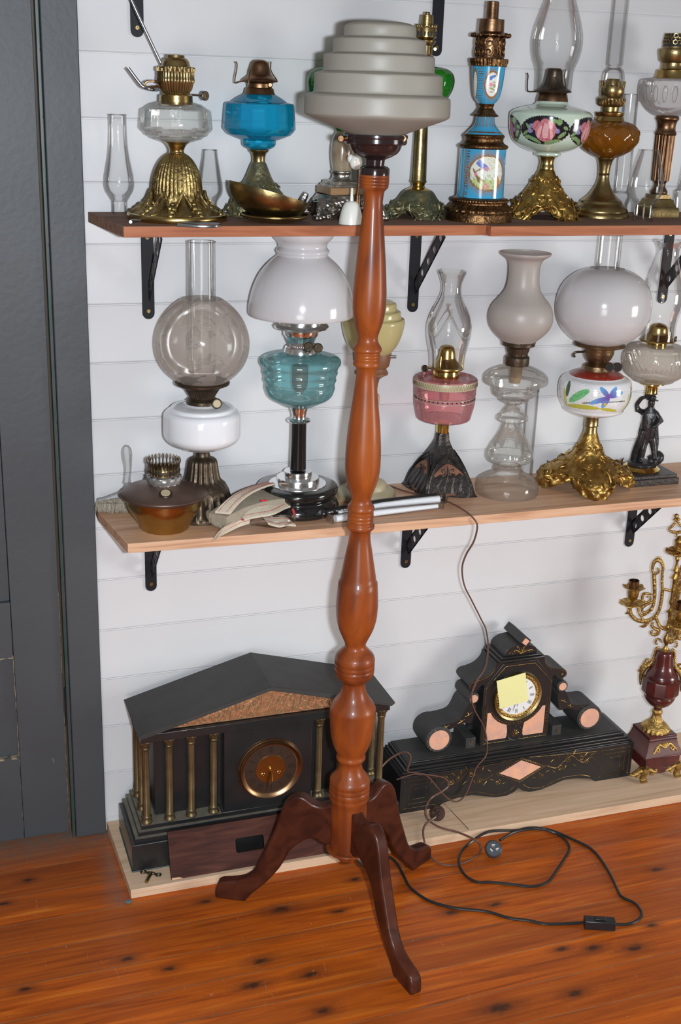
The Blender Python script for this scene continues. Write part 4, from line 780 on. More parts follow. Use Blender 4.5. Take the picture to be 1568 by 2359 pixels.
# ================================================================ LOWER SHELF
# globe lamp with white milk glass font
L = Lamp('oil_lamp', 'white milk glass lamp with large etched smoky round globe and straight clear chimney', 'D', 703, 1625, 178, ZM, 272, front=-.112)
L.p('foot', [(1228,38),(1240,44),(1248,40),(1262,42),(1278,48),(1290,74),(1305,84),(1345,90),(1385,98),(1410,108),(1425,128),(1440,136),(1465,150),(1510,165),(1560,176),(1590,180),(None,180)], M['bronze'], sm=2, seg=240, mod=lambda a, r, z, t: (r*(1-.07*abs(sin(a*11))*(1 if .3 < t < .64 or .76 < t < .93 else 0)), z), label='dark bronze fluted foot')
L.p('font', [(976,92),(984,108),(988,140),(994,172),(1002,180),(1012,184),(1018,200),(1030,212),(1050,218),(1140,218),(1165,212),(1185,196),(1200,172),(1212,140),(1222,120),(1226,70),(1232,46)], M['milk'], sm=3, seg=96)
bn = L.p('burner', [(846,132),(850,150),(856,156),(866,154),(872,140),(884,110),(896,98),(930,76),(944,70),(952,84),(958,90),(1005,92),(1012,84)], M['bronze'], sm=1, seg=168, mod=lambda a, r, z, t: (r*(1-.06*abs(sin(a*21))*(1 if .42 < t < .66 else 0)), z))
L.knob(780, 978, 30, M['bronze'], d=.045, frm=(745,975,.02), th=.006, face=M['creamw'], dirn=L.h+V((.15,0,.1)))
gl = L.p('glass_globe', [(850,138),(845,150),(828,172),(800,204),(760,235),(710,257),(660,267),(610,267),(560,256),(510,235),(465,205),(430,172),(405,142),(386,114)][::-1], M['etched'], sm=4, seg=96, cap0=False, cap1=False, label='round smoky globe etched with leaves')
chimney(L, [(900,60),(850,62),(780,72),(700,78),(64,78),(62,80)][:5], 'clearg')
# squat brass burner font
L = Lamp('oil_lamp_font', 'squat brass lamp font with brown lid and toothed crown, leftmost on the lower shelf', 'X', 880, 1240, 272, ZM, 480, 'lamp font')
L.p('bowl', [(790,440),(830,428),(870,420),(930,395),(1000,350),(1070,308),(1130,280),(1180,268),(1205,266),(None,240)], M['brass'], sm=3, seg=72)
L.p('lid', [(640,172),(650,200),(668,250),(690,330),(715,410),(738,462),(752,482),(765,484),(785,470),(800,440)], mat('brown_tarnished_lid', (.20,.135,.105), .45, .7, c2=(.10,.06,.05), ns=14), sm=3, seg=72, label='dark brown tarnished lid')
L.p('neck_foil', [(545,165),(560,190),(575,196),(600,194),(630,182),(648,176)], M['foil'], sm=2, seg=48, mod=lambda a, r, z, t: (r*(1+.05*sin(a*13+t*9)), z), label='crumpled silvery foil wrap')
cr_ = L.p('burner_ring', [(470,150),(480,156),(490,158),(530,158),(550,156)], M['oldbrass'], cap0=False)
mb = MB()
for i in range(26):
    a = 2*pi*i/26; r, z = L.prof([(470,172)])[0]; u = V((cos(a), sin(a), 0)); c = V((L.X, L.Y, z))+u*r; h_ = .0195
    mb.tube([c-V((0,0,.012)), c+V((0,0,h_*.35)), c+u*.001+V((0,0,h_*.55)), c+u*.002+V((0,0,h_*.8)), c+u*.002+V((0,0,h_))], [.0019,.0011,.0022,.0020,.0006], 6, 2)
r, z = L.prof([(500,172)])[0]; mb.tube([(L.X+r*cos(a), L.Y+r*sin(a), z) for a in [2*pi*i/32 for i in range(32)]], .0028, 6, 1, closed=True); mb.tube([(L.X+r*cos(a), L.Y+r*sin(a), z-.012) for a in [2*pi*i/32 for i in range(32)]], .0028, 6, 1, closed=True)
obj('toothed_crown', mb, M['bronze'], L.root)
c = L.w(888, 772, .055); nn = (L.h*.45+V((0,0,1))).normalized(); mb = MB(); mb.disc(c-nn*.003, nn, .0135, .005, 28); mb.disc(c+nn*.0012, nn, .0095, .0022, 24, mi=1); obj('filler_cap', mb, [M['bronze'], M['creamw']], L.root, label='small round filler with cream inside')
# hand brush
def P3(c, x, y, Yv): return onY(c, x, y, Yv)
g = thing('hand_brush', 'hand brush with clear plastic handle and pale bristles behind the squat brass font', 'brush', P3('X', 300, 900, -.05))
mb = MB()
ax = [(455,660,60),(455,600,47),(462,520,48),(462,450,55),(455,380,66),(452,310,70),(455,255,55),(458,225,22)]
for i in range(len(ax)-1): pass
d_ = (P3('X', 300, 900, -.05)-CAM).dot(FW); kk = 1/4.9*d_/FPX
mb.tube([P3('X', x, y, -.045) for x, y, w_ in ax], [w_*kk for *_, w_ in ax], 20, 6, flat=.4); obj('handle', mb, M['clear'], g, label='clear plastic handle')
mb = MB(); hd = [(105,850),(115,812),(180,805),(260,775),(340,745),(400,700),(430,640),(500,640),(540,700),(620,790),(640,850)]
mb.prism([P3('X', x, y, -.038) for x, y in hd], (0, -.022, 0)); obj('clear_head', mb, M['clear'], g, bev=.003, label='clear plastic head')
mb = MB(); rnd = random.Random(3)
for i in range(420):
    u = rnd.random(); x = 108+u*480; y0_ = 860-u*90+rnd.random()*30; p_ = P3('X', x, y0_, -.036-.022*rnd.random()); q_ = P3('X', x+rnd.uniform(-22, 22), 960+u*50+rnd.uniform(-25, 20), -.034-.03*rnd.random()); q_.z = max(q_.z, ZM+.001)
    mb.tube([p_, q_], [.0010, .0005], 4, 1)
bb = obj('bristles', mb, M['bristle'], g); bb['kind'] = 'stuff'
# aqua lamp with white dome shade
L = Lamp('oil_lamp', 'aqua glass lamp with wide white dome shade on a black column and stepped chrome base', 'E', 1185, 500, 205, ZM, 300)
L.c = 'E'
L.p('black_base', [(325,200),(332,222),(345,228),(365,226),(378,214),(388,206),(398,208),(410,224),(430,234),(450,236),(465,226),(480,214),(None,205)], M['blackpl'], sm=2, seg=80, label='glossy black moulded base')
L.p('chrome_steps', [(250,44),(254,78),(262,80),(284,80),(287,118),(294,121),(318,122),(321,160),(328,163),(348,164),(352,184),(358,187),(372,188),(380,184)][:], M['chrome'], sm=1, seg=80, sharp=25, label='stepped chrome base')
L.c = 'D'
L.p('black_column', [(1080,38),(1084,43),(1160,43),(1346,46)], M['blackpl'], label='glossy black column')
L.p('chrome_neck', [(998,52),(1010,50),(1025,44),(1050,40),(1060,42),(1066,62),(1072,68),(1080,62),(1086,44)], M['chrome'], sm=1)
L.p('font', [(686,92),(692,108),(700,160),(712,205),(726,226),(740,230),(752,228),(770,216),(790,211),(800,213),(815,206),(830,203),(842,206),(856,199),(872,196),(884,199),(905,193),(930,182),(950,160),(970,120),(985,92),(1000,54)], M['aqua'], sm=3, seg=96, cap0=False, cap1=False, label='ribbed aqua glass font')
mb = MB(); mb.lathe(L.prof([(765,46),(780,46),(880,42),(910,22),(928,6)], 3), (L.X, L.Y), 24); obj('wick', mb, M['wick'], L.root, label='dark wick inside the glass')
bn = L.p('burner', [(505,124),(510,126),(528,126),(532,150),(540,156),(550,150),(556,108),(562,100),(590,98),(600,90),(640,72),(648,66),(652,82),(660,88),(690,94),(698,104)], M['chrome'], sm=1, seg=160, mod=lambda a, r, z, t: (r*(1-.06*abs(sin(a*20))*(1 if .6 < t < .74 else 0)), z), label='chrome burner and gallery')
L.p('basket', [(598,86),(602,88),(638,72),(644,62)], M['brass'], seg=120, mod=lambda a, r, z, t: (r*(1-.1*abs(sin(a*18))), z), label='brass slotted basket')
L.knob(1297, 657, 27, M['bronze'], d=.035, frm=(1270,660,.015), th=.006, dirn=L.h+V((.2,0,0))); L.knob(1352, 663, 27, M['bronze'], d=.030, frm=(1290,662,.005), th=.006, dirn=L.h+V((.2,0,0)))
sh = L.prof([(15,176),(32,172),(48,162),(62,148),(76,139),(92,137),(100,142),(112,150),(122,150),(132,143),(142,144),(152,156),(178,186),(215,220),(260,250),(320,276),(380,292),(420,298),(450,300),(468,298),(476,294)], 4)
mb = MB(); mb.lathe(sh+[(r-.003, z) for r, z in sh[::-1]], (L.X, L.Y), 112, cap0=False, cap1=False); obj('dome_shade', mb, M['milkg'], L.root, label='white milk glass dome shade')
# cotton wicks
g = thing('lamp_wicks', 'bundle of folded cream cotton lamp wicks with red stitching on the lower shelf', 'lamp wicks', onZ('W', 600, 520, ZM))
def wk(x, y, z): q = onZ('W', x, y, ZM+z); return q+(CAM-q).normalized()*.014*min(1, z/.03)
def strap(mb, pts, wv, th, mi=0, n=5):
    Q = catmull([tuple(p) for p in pts], n); rows = []
    for i, p in enumerate(Q):
        p = V(p); wvi = V(wv[0])*(1-i/(len(Q)-1))+V(wv[1])*(i/(len(Q)-1)); rows.append((p-wvi/2, p+wvi/2))
    vs = []; fs = []
    for a_, b_ in rows: vs += [a_, b_, b_-V((0,0,th)), a_-V((0,0,th))]
    for i in range(len(rows)-1):
        for k in range(4): fs.append((4*i+k, 4*i+(k+1) % 4, 4*i+4+(k+1) % 4, 4*i+4+k))
    fs += [(3,2,1,0), tuple(4*(len(rows)-1)+k for k in range(4))]
    return mb.add(vs, fs, mi)
mb = MB()
body = [(250,400,.030),(420,300,.044),(620,230,.052),(800,200,.048),(900,230,.040)]
strap(mb, [wk(x-z*0, y+40, z) for x, y, z in body], (V((.030,-.035,0)), V((.045,-.055,-.01))), .022)
obj('canvas_wrap', mb, M['canvas'], g, bev=.002, label='grey canvas fold')
def stitch(mb, pts, wv, fr, dash=.0045):
    Q = [V(p)+V((0,0,.0008)) for p in catmull([tuple(p) for p in pts], 16)]; N = len(Q)
    for i in range(0, N-1, 2):
        w0 = (V(wv[0])*(1-i/N)+V(wv[1])*(i/N))*fr; mb.tube([Q[i]+w0, Q[i+1]+w0], .0008, 4, 1)
strips = [([(300,410,.040),(400,300,.058),(520,215,.068),(650,160,.068),(760,130,.060)], (V((.028,-.014,0)), V((.016,-.010,0)))),
          ([(470,420,.030),(600,395,.036),(740,370,.038),(870,310,.036),(960,300,.030)], (V((.008,-.030,-.014)), V((.012,-.034,-.012)))),
          ([(560,470,.022),(470,500,.016),(370,550,.013),(280,598,.011),(228,640,.010)], (V((.004,.006,.013)), V((.012,.004,.015)))),
          ([(700,470,.020),(800,500,.016),(880,490,.016),(960,500,.012)], (V((.006,-.030,-.010)), V((.010,-.022,-.008))))]
for pts_, wv_ in strips:
    mb = MB(); pp = [wk(*q) for q in pts_]; strap(mb, pp, wv_, .004); st = obj('wick_strip', mb, M['cloth'], g, label='cream cotton strip')
    mb = MB(); stitch(mb, pp, wv_, .28); stitch(mb, pp, wv_, -.28); obj('red_stitching', mb, M['red'], st, label='red stitched line')
mb = MB(); mb.tube([wk(170,400,.022), wk(190,450,.018), wk(240,510,.013), wk(310,550,.008)], [.008,.013,.013,.009], 12, 5, flat=.7); obj('folded_end', mb, M['canvas'], g, label='pale folded wick end')
for q in ([(430,490,.014),(500,480,.020)], [(560,465,.022),(640,452,.024)], [(660,305,.058),(715,298,.058)], [(965,380,.032),(985,440,.022)], [(262,560,.006),(320,525,.012)]): mb = MB(); mb.tube([wk(*k_) for k_ in q], .0026, 6, 1); obj('red_thread', mb, M['red'], g)
mb = MB(); mb.tube([wk(560,520,.008), wk(640,500,.012), wk(760,500,.014), wk(880,500,.014), wk(965,470,.016)], [.005,.012,.016,.017,.010], 12, 4, flat=.8); obj('clear_packet', mb, M['film'], g, label='clear plastic packet')
# taper candles in cellophane
def candle(name, label, c, pts, r, mt, film=True, wickc=None):
    g = thing(name, label, 'candle', V([sum(p[i] for p in pts)/len(pts) for i in range(2)]+[ZM])); mb = MB(); mb.tube(pts, r, 16, 3); obj('wax_stick', mb, mt, g)
    if film:
        mb = MB(); d = (pts[-1]-pts[0]).normalized(); rr = [x*1.18+.0006 for x in r]; mb.tube([pts[0]-d*.012]+pts+[pts[-1]+d*.012], [rr[0]*1.1]+rr+[rr[-1]*1.25], 14, 2); obj('cellophane_wrap', mb, M['film'], g, label='crinkled clear wrapping')
    return g
zc = ZM+.0085
wf = [onZ('F', 95, 1915, zc), onZ('F', 400, 1872, zc), onZ('F', 805, 1826, zc)]; g = candle('taper_candle', 'front white taper candle in clear wrapping lying behind the post', 'F', wf, [.0085,.0072,.0050], M['wax'])
mb = MB(); mb.tube([wf[-1], wf[-1]+V((.006,.001,.003)), wf[-1]+V((.010,0,-.001))], .0014, 5, 3); obj('wick_end', mb, M['brightbrass'], g)
wr = [onZ('F', 110, 1875, zc+.006), onZ('F', 400, 1822, zc+.006), onZ('F', 815, 1778, zc+.006)]; candle('taper_candle', 'rear white taper candle with a pale paper band, beside the front white taper', 'F', wr, [.0060,.0070,.0085], M['wax'])
wb = [onZ('F', 30, 1872, zc+.010), onZ('F', 400, 1800, zc+.012), onZ('F', 800, 1748, zc+.014)]; candle('taper_candle', 'black taper candle in clear wrapping lying behind the white tapers', 'F', wb, [.0078,.0055,.0035], M['black'])
# cream art deco lamp
L = Lamp('electric_lamp', 'cream stepped glass bowl electric table lamp behind the wooden post', 'F', 308, 1790, 203, ZM, 220, 'table lamp')
L.p('base', [(1630,58),(1640,80),(1650,120),(1665,140),(1690,146),(1700,170),(1712,196),(1725,203),(1745,205),(None,200)], M['creamw'], sm=2, seg=72, label='cream stepped round base')
L.p('stem', [(930,44),(960,50),(1000,44),(1040,42),(1050,60),(1060,66),(1110,66),(1118,52),(1135,58),(1150,64),(1165,62),(1175,50),(1300,60),(1400,72),(1500,66),(1600,52),(1635,60)], M['creamw'], sm=2, label='cream turned stem')
L.p('lamp_holder', [(742,120),(748,134),(760,137),(828,128),(850,122),(860,104),(880,108),(892,118),(905,118),(918,92),(940,62),(975,52),(1030,46)], M['holder'], sm=1, label='brown lamp holder')
L.tube('holder_screw', [(478,790,.01),(520,791,.01)], .0035, M['steel'], n=1, label='steel clamp screw')
L.p('glass_shade', [(380,2),(385,60),(395,110),(408,146),(420,156),(450,158),(460,166),(466,182),(478,190),(505,191),(514,200),(520,214),(532,220),(550,220),(600,212),(650,198),(700,176),(735,152),(752,138),(762,128)], M['cream'], sm=3, seg=96, cap0=False, cap1=False, label='pale yellow stepped glass bowl')
# its brown twin cord
def fy(x, y, Y_): return onY('Z', x, y, Y_)
pts = [onZ('Z', 900, 1120, ZM+.003), onZ('Z', 935, 1132, ZM+.003), onZ('Z', 985, 1145, ZM+.003), onZ('Z', 1031, 1156, ZM+.004), onZ('Z', 1069, 1176, ZM+.004), fy(1090,1194,-.256), fy(1099,1212,-.2575), fy(1091,1247,-.245), fy(1073,1278,-.235), fy(1064,1309,-.225), fy(1069,1348,-.215), fy(1086,1383,-.20), fy(1108,1427,-.19)]
pts += [onY('K', x, y, Y_) for x, y, Y_ in [(655,180,-.18),(668,290,-.165),(650,400,-.155),(600,480,-.15),(570,570,-.15),(590,650,-.15),(640,740,-.14),(660,830,-.14),(655,910,-.165),(600,980,-.172),(570,1060,-.174),(535,1140,-.176),(490,1180,-.178),(430,1160,-.178),(370,1095,-.176),(310,1030,-.174),(240,1012,-.176),(198,1005,-.172),(208,960,-.170),(215,915,-.168),(190,893,-.16),(150,900,-.15),(90,935,-.15),(40,990,-.16),(28,1035,-.165)]]
cab = MB(); cab.tube(pts, .0026, 8, 5, flat=.7)
pts = [onY('K', x, y, Y_) for x, y, Y_ in [(135,1052,-.168),(230,1022,-.178),(330,1026,-.180),(415,1045,-.182),(436,1085,-.184),(400,1120,-.186),(340,1155,-.188),(310,1200,-.188)]]
pts += [zq('M', x, y, z_) for x, y, z_ in [(285,400,.05),(296,445,.028),(360,488,.026),(460,516,.025),(560,560,.025),(586,600,.006),(575,635,.004),(500,680,.004),(420,696,.004),(340,678,.004),(300,620,.004),(277,560,.006),(272,505,.026),(288,470,.028),(318,448,.034),(342,432,.040)]]
cab.tube(pts, .0026, 8, 5, flat=.7); cb = obj('power_cable', cab, M['cordb'], L.root, label='brown twin cable hanging over the shelf edge')
c = onZ('M', 350, 412, .040); mb = MB(); dd = (V((-.05,-.75,.45))).normalized(); mb.disc(c-dd*.010, dd, .0185, .016, 28, bev=.004); mb.disc(c+dd*.006, dd, .012, .008, 20, bev=.003); mb.tube([c+dd*.012, c+dd*.018], [.006,.004], 10, 1); obj('plug', mb, M['brown'], cb, label='round brown bakelite plug')
# pink lamp
L = Lamp('oil_lamp', 'clear and pink glass lamp on a dark pyramid foot with copper patches, frilled clear chimney', 'F', 812, 1762, 200, ZM, 200)
sqa = lambda a, r, z, t: (r*(1+(1/max(abs(cos(a)), abs(sin(a)))-1)*min(1, .25+t*1.6))*(1+.018*sin(a*18+t*20)*t), z+.008*max(0, 1-abs(((a/(pi/2)) % 1)-.5)*2*0-abs(cos(2*a))*0)*0)
P_ = [(1310,42),(1318,45),(1360,48),(1380,54),(1400,60),(1450,82),(1500,106),(1550,132),(1600,158),(1650,178),(1700,192),(1722,200),(None,202)]
mb = MB()
def pyr(a, r, z, t):
    k = min(1, .15+t*1.6); q = 1/max(abs(cos(a)), abs(sin(a))); rr = r*(1+(q-1)*k)*(1+.014*sin(a*20+t*26)*t); f = abs(sin(2*a))**.7
    return rr*(.90+.10*(f if t > .8 else 1)), z+(.008*(1-f)*max(0, (t-.8)/.2))
mb.lathe(L.prof(P_, 5), (L.X, L.Y), 160, pyr, cap0=False, cap1=False); obj('pyramid_foot', mb, [mat('black_bronze', (.035,.033,.034), .38, .8, c2=(.06,.05,.045), ns=40, bump=.8, bs=75)], L.root)
mb = MB(); rP = L.prof([(1505,110)])[0]; rQ = L.prof([(1725,198)])[0]
for i in range(4):
    a = -pi/2+i*pi/2; u = V((cos(a), sin(a), 0)); v = V((-u.y, u.x, 0)); n = 22; pts = []
    for j in range(n):
        b = 2*pi*j/n; s_ = sin(b); hh = .5+.5*s_; w_ = .046*(1-.50*max(0, s_))*cos(b); z_ = rQ[1]+.006+(rP[1]-rQ[1]-.004)*hh; r_ = rQ[0]*.955+(rP[0]*1.0-rQ[0]*.955)*(z_-rQ[1])/(rP[1]-rQ[1])
        pts.append(V((L.X, L.Y, z_))+u*(r_-.0015)+v*w_)
    mb.prism(pts, u*.0042)
obj('copper_patches', mb, mat('copper_patch', (.30,.13,.07), .45, .6, c2=(.12,.06,.045), ns=30, bump=.5, bs=60), L.root, bev=.0012, label='copper coloured rounded patches')
mb = MB()
for i in range(4):
    a = -pi/2+i*pi/2; u = V((cos(a), sin(a), 0)); v = V((-u.y, u.x, 0))
    def fp_(x, t): z_ = rQ[1]+.004+(rP[1]-rQ[1])*t; r_ = rQ[0]*.955+(rP[0]-rQ[0]*.955)*(z_-rQ[1])/(rP[1]-rQ[1]); return V((L.X, L.Y, z_))+u*(r_+.0032)+v*x
    dn_ = (fp_(0,0)-fp_(0,1)).normalized()
    for sg in (-1, 1):
        mb.tube([fp_(0,1.25), fp_(sg*.020,1.02), fp_(sg*.036,.75), fp_(sg*.046,.45), fp_(sg*.052,.1)], [.001,.0026,.003,.0028,.002], 6, 4)
        for x_, t_, r_ in ((.012,.75,.008),(.030,.45,.008),(.014,.30,.009),(.038,.12,.007)): mb.tube(scroll(fp_(sg*x_, t_), v*sg, dn_, r_, 1.0, 0, 12, a0=1), .0011, 5, 2)
        mb.tube([fp_(0,.1), fp_(sg*.008,.35), fp_(sg*.003,.6), fp_(0,.9)], [.0008,.0015,.0014,.0005], 5, 4)
obj('tracery', mb, D.materials['black_bronze'], L.root, label='black cast tracery')
L.p('brass_neck', [(1240,56),(1250,50),(1256,46),(1312,44),(1318,42)], M['brightbrass'])
L.p('font', [(925,92),(932,120),(940,170),(932,198),(928,210),(934,217),(945,219),(1035,218),(1045,213),(1058,206),(1066,208),(1078,214),(1095,214),(1130,208),(1170,198),(1205,190),(1218,180),(1228,150),(1238,110),(1250,62)], M['pinkg'], sm=2, seg=18, sharp=24, cap0=False, cap1=False, label='pink flashed faceted glass font')
L.p('gallery_band', [(938,219.5),(941,221),(982,220.5),(985,219)], M['creamw'], seg=120, mod=lambda a, r, z, t: (r*(1+.01*sin(a*60)), z), cap0=False, cap1=False, label='cream printed band with dots')
mb = MB()
for i in range(40):
    a = 2*pi*i/40; r, z = L.prof([(1064,209)])[0]; mb.sphere((L.X+r*cos(a), L.Y+r*sin(a), z), .0020, 5)
r, z = L.prof([(1054,210)])[0]; mb.tube([(L.X+r*cos(a), L.Y+r*sin(a), z) for a in [2*pi*i/48 for i in range(48)]], .0007, 5, 1, closed=True, mi=1); r, z = L.prof([(1078,213)])[0]; mb.tube([(L.X+r*cos(a), L.Y+r*sin(a), z) for a in [2*pi*i/48 for i in range(48)]], .0007, 5, 1, closed=True, mi=1)
obj('enamel_dots', mb, [M['ink'], M['creamw']], L.root)
mb = MB(); zz_ = []
r1_, z1_ = L.prof([(944, 222.5)])[0]; r2_, z2_ = L.prof([(979, 222.5)])[0]
for i in range(140): a = 2*pi*i/140; zz_.append((L.X+r1_*cos(a), L.Y+r1_*sin(a), z1_ if i % 2 else z2_))
mb.tube(zz_, .00045, 4, 1, closed=True); obj('lace_print', mb, M['bronze'], L.root, label='dark zigzag print on the cream band')
mb = MB(); r_of = lambda y: {640: 156}.get(y, 157)
for i in range(4):
    a0_ = L.phi+.1+i*pi/2
    def cp(da, y, h): r, z = L.prof([(y, h)])[0]; return V((L.X+(r+.0003)*cos(a0_+da), L.Y+(r+.0003)*sin(a0_+da), z))
    for sg in (-1, 1):
        mb.tube([cp(0,470,126), cp(sg*.25,540,150), cp(sg*.5,610,158.5), cp(sg*.75,640,156)], .0006, 4, 4)
    for k_ in (-.12, -.06, 0, .06, .12): mb.tube([cp(k_*.2,470,126), cp(k_,500+abs(k_)*100,139)], .0004, 4, 1); mb.tube([cp(k_*.3,470,126), cp(k_*1.2,440,113)], .0004, 4, 1)
obj('engraved_swags', mb, M['frostw'], L.root, label='engraved swags on the chimney')
mb = MB(); mb.lathe(L.prof([(930,34),(960,34),(1090,30),(1100,8)], 1), (L.X, L.Y), 16); obj('wick', mb, mat('red_wick', (.35,.10,.08), .8), L.root, label='reddish wick inside the glass')
L.p('collar', [(880,82),(884,90),(895,92),(930,95),(940,92)], M['brightbrass'])
bn = L.p('burner', [(708,16),(715,34),(730,48),(760,56),(790,60),(798,62),(815,74),(835,94),(850,112),(862,118),(872,116),(876,96),(884,82)], M['brass'], sm=2)
for q in ([(770,850,.035),(755,858,.035),(750,870,.035),(790,872,.03)], [(990,880,.03),(975,850,.03),(980,820,.03),(988,780,.03)], [(825,905,.04),(826,860,.045),(832,790,.04)]): prong(L, q, 'brass')
L.knob(725, 870, 25, M['bronze'], d=.02, frm=(800,870,0), th=.004, dirn=L.h*.6+V((-.8,0,0)))
chimney(L, [(862,120),(800,124),(750,132),(700,144),(650,154),(600,158),(560,156),(500,138),(440,112),(390,88),(350,74),(310,70),(280,73),(250,82),(225,92),(200,104)], crimp=.004)
# all clear pressed glass lamp
L = Lamp('oil_lamp', 'all clear pressed glass oil lamp with a frosted flaring vase shade', 'G', 275, 1948, 232, ZM, 240, front=-.118)
L.p('foot', [(1655,168),(1662,176),(1680,172),(1700,158),(1720,118),(1732,92),(1742,92),(1752,110),(1775,108),(1790,120),(1815,170),(1845,218),(1870,230),(1890,234),(1915,234),(None,230)], M['cut'], sm=3, seg=64, cap0=False, label='clear pressed glass foot')
L.p('stem', [(1286,48),(1300,50),(1320,66),(1345,80),(1362,92),(1372,110),(1382,116),(1398,116),(1408,104),(1416,80),(1432,72),(1460,78),(1500,96),(1540,120),(1580,145),(1620,165),(1655,176)], M['cut'], sm=3, seg=160, cap0=False, cap1=False, mod=lambda a, r, z, t: (r*(1-.05*abs(sin(a*7))*(1 if t > .55 else 0)), z), label='clear pressed glass stem')
L.p('font', [(998,84),(1008,110),(1022,150),(1045,200),(1062,222),(1080,236),(1100,240),(1118,238),(1130,228),(1138,180),(1150,172),(1190,166),(1215,158),(1232,130),(1245,112),(1258,108),(1275,70),(1290,48)], M['cut'], sm=3, seg=64, cap0=False, cap1=False, label='clear pressed glass font')
mb = MB(); mb.lathe(L.prof([(1005,46),(1080,44),(1130,36)], 1), (L.X, L.Y), 16); obj('wick', mb, M['wick2'], L.root, label='green and brown wick in the oil')
bn = L.p('burner', [(818,126),(824,128),(828,124),(850,122),(858,104),(870,88),(890,84),(908,76),(922,74),(932,84),(938,90),(985,90),(998,86)], M['bronze'], sm=1, seg=96, mod=lambda a, r, z, t: (r*(1-.04*abs(sin(a*14))*(1 if .3 < t < .6 else 0)), z))
L.knob(404, 945, 22, M['bronze'], d=.0, frm=(370,950,0), th=.006, dirn=L.h+V((.3,0,0)))
sh = L.prof([(165,190),(178,188),(192,172),(208,146),(228,128),(260,118),(310,114),(370,116),(420,124),(460,142),(500,172),(540,206),(580,228),(620,238),(660,239),(700,230),(740,208),(775,176),(805,142),(826,120)], 4)
mb = MB(); mb.lathe(sh+[(r-.0018, z) for r, z in sh[::-1]], (L.X, L.Y), 80, cap0=False, cap1=False); obj('vase_shade', mb, M['frostw'], L.root, label='frosted flaring glass shade')
stand_chimney('G', 418, 1818, 46, ZM, [(1190,46),(1195,47),(1500,46),(1660,44),(1690,46),(1705,50),(1790,50),(None,48)], 'straight clear glass chimney standing behind the all clear glass lamp', 50, 'clearg', front=-.040)
# painted white lamp with milk globe
L = Lamp('oil_lamp', 'white lamp painted with a blue flower, large milk glass globe and gold four-lobed foot', 'G', 855, 1915, 330, ZM, 352)
fm = footed(L, [(1492,48),(1500,52),(1530,64),(1570,80),(1610,98),(1650,120),(1690,165),(1720,220),(1750,280),(1780,330),(1810,352),(1840,356),(None,352)], 4, L.phi+.30, .026, cut=.33, rel=.05, relk=(3, 9), t0=.3, p=1.7)
ornament('relief_scrolls', fm, 4, [(.30,.30,.006,1.2,1),(.44,.60,.008,.2,-1),(.52,.20,.010,1.0,1),(.64,.45,.013,1.6,-1),(.74,.18,.014,-.6,1),(.86,.34,.013,.2,-1)], M['gilt'], obj('foot', fm, M['gilt'], L.root, label='gold cast lobed foot'), r=.0022)
mb = MB()
for i in range(4):
    a = L.phi+.30+i*pi/2; u = V((cos(a), sin(a), 0)); v = V((-u.y, u.x, 0)); R_ = L.prof([(1800,300)])[0][0]
    for sg in (-1, 1):
        c = V((L.X, L.Y, ZM+.018))+u*(R_*.80)+v*sg*.016; mb.tube(scroll(c, v*sg, (u*.35+V((0,0,.9))), .013, 1.2, 0, 14), .0030, 6, 2)
    mb.tube([V((L.X, L.Y, ZM+.004))+u*R_*1.02, V((L.X, L.Y, ZM+.016))+u*R_*.98, V((L.X, L.Y, ZM+.035))+u*R_*.72], [.010,.011,.006], 10, 4)
obj('foot_scrolls', mb, M['gilt'], L.root)
L.p('neck', [(1366,64),(1378,62),(1384,52),(1395,50),(1436,50),(1444,54),(1450,46),(1488,48),(1495,50)], M['oldbrass'])
def floral(ph, R, y):
    x = 900+R*ph
    for (cx_, cy_) in ((1010, 1230), (1010-R*2.1, 1235), (1010+R*2.1, 1235)):
        if ell(x, y, cx_-25, cy_+55, 12, 12) < 1: return (.60,.42,.05)
        for i, (aa, ln_) in enumerate(((-.98,92),(-2.39,98),(-.39,120),(2.75,145),(2.11,90))):
            px_, py_ = cx_+cos(aa)*ln_*.52, cy_+sin(aa)*ln_*.52
            if ell(x, y, px_, py_, ln_*.52, 19, aa) < 1:
                dd_ = sqrt((x-cx_)**2+(y-cy_)**2)/ln_; k = min(1, max(0, dd_*1.3-.15)); c1, c2_ = (.17,.09,.36), (.12,.34,.66); return tuple(p*(1-k)+q*k for p, q in zip(c1, c2_))
        if abs(y-(cy_+35-(x-cx_)*.12)) < 4 and -190 < x-cx_ < 150: return (.10,.13,.06)
        if ell(x, y, cx_-225, cy_+5, 90, 30, -.55) < 1: return (.10,.42,.13) if hnoise(x*.7, y*1.1) < .3 else (.30,.60,.34)
        if ell(x, y, cx_-325, cy_-40, 20, 60, .1) < 1: return (.05,.10,.06)
        if ell(x, y, cx_-350, cy_+20, 16, 70, -.3) < 1: return (.50,.52,.10)
        if ell(x, y, cx_-190, cy_+85, 130, 16, .03) < 1 or ell(x, y, cx_+10, cy_+92, 70, 12, .05) < 1: return (.50,.48,.07)
        if -340 < x-cx_ < 160 and cy_-90 < y < cy_+110 and abs(((x*.9+y*1.1+14*sin(x*.05))/26.0) % 1-.5) < .07 and hnoise(x*.10, y*.12) > -.1: return (.50,.47,.45)
    return (.72,.73,.74)
paintlathe(L, 'font', [(1070,200),(1078,212),(1090,240),(1100,252),(1115,260),(1140,266),(1180,268),(1220,265),(1255,255),(1285,240),(1305,228),(1318,224),(1330,212),(1348,172),(1360,135),(1368,90),(1370,66)], 'painted', floral, sm=12, seg=560, label='white glass font painted with blue flower and leaves')
L.p('red_shoulder', [(1034,110),(1042,140),(1056,180),(1070,200),(1080,212)], M['redpaint'], sm=2, seg=72, label='dark red glazed shoulder')
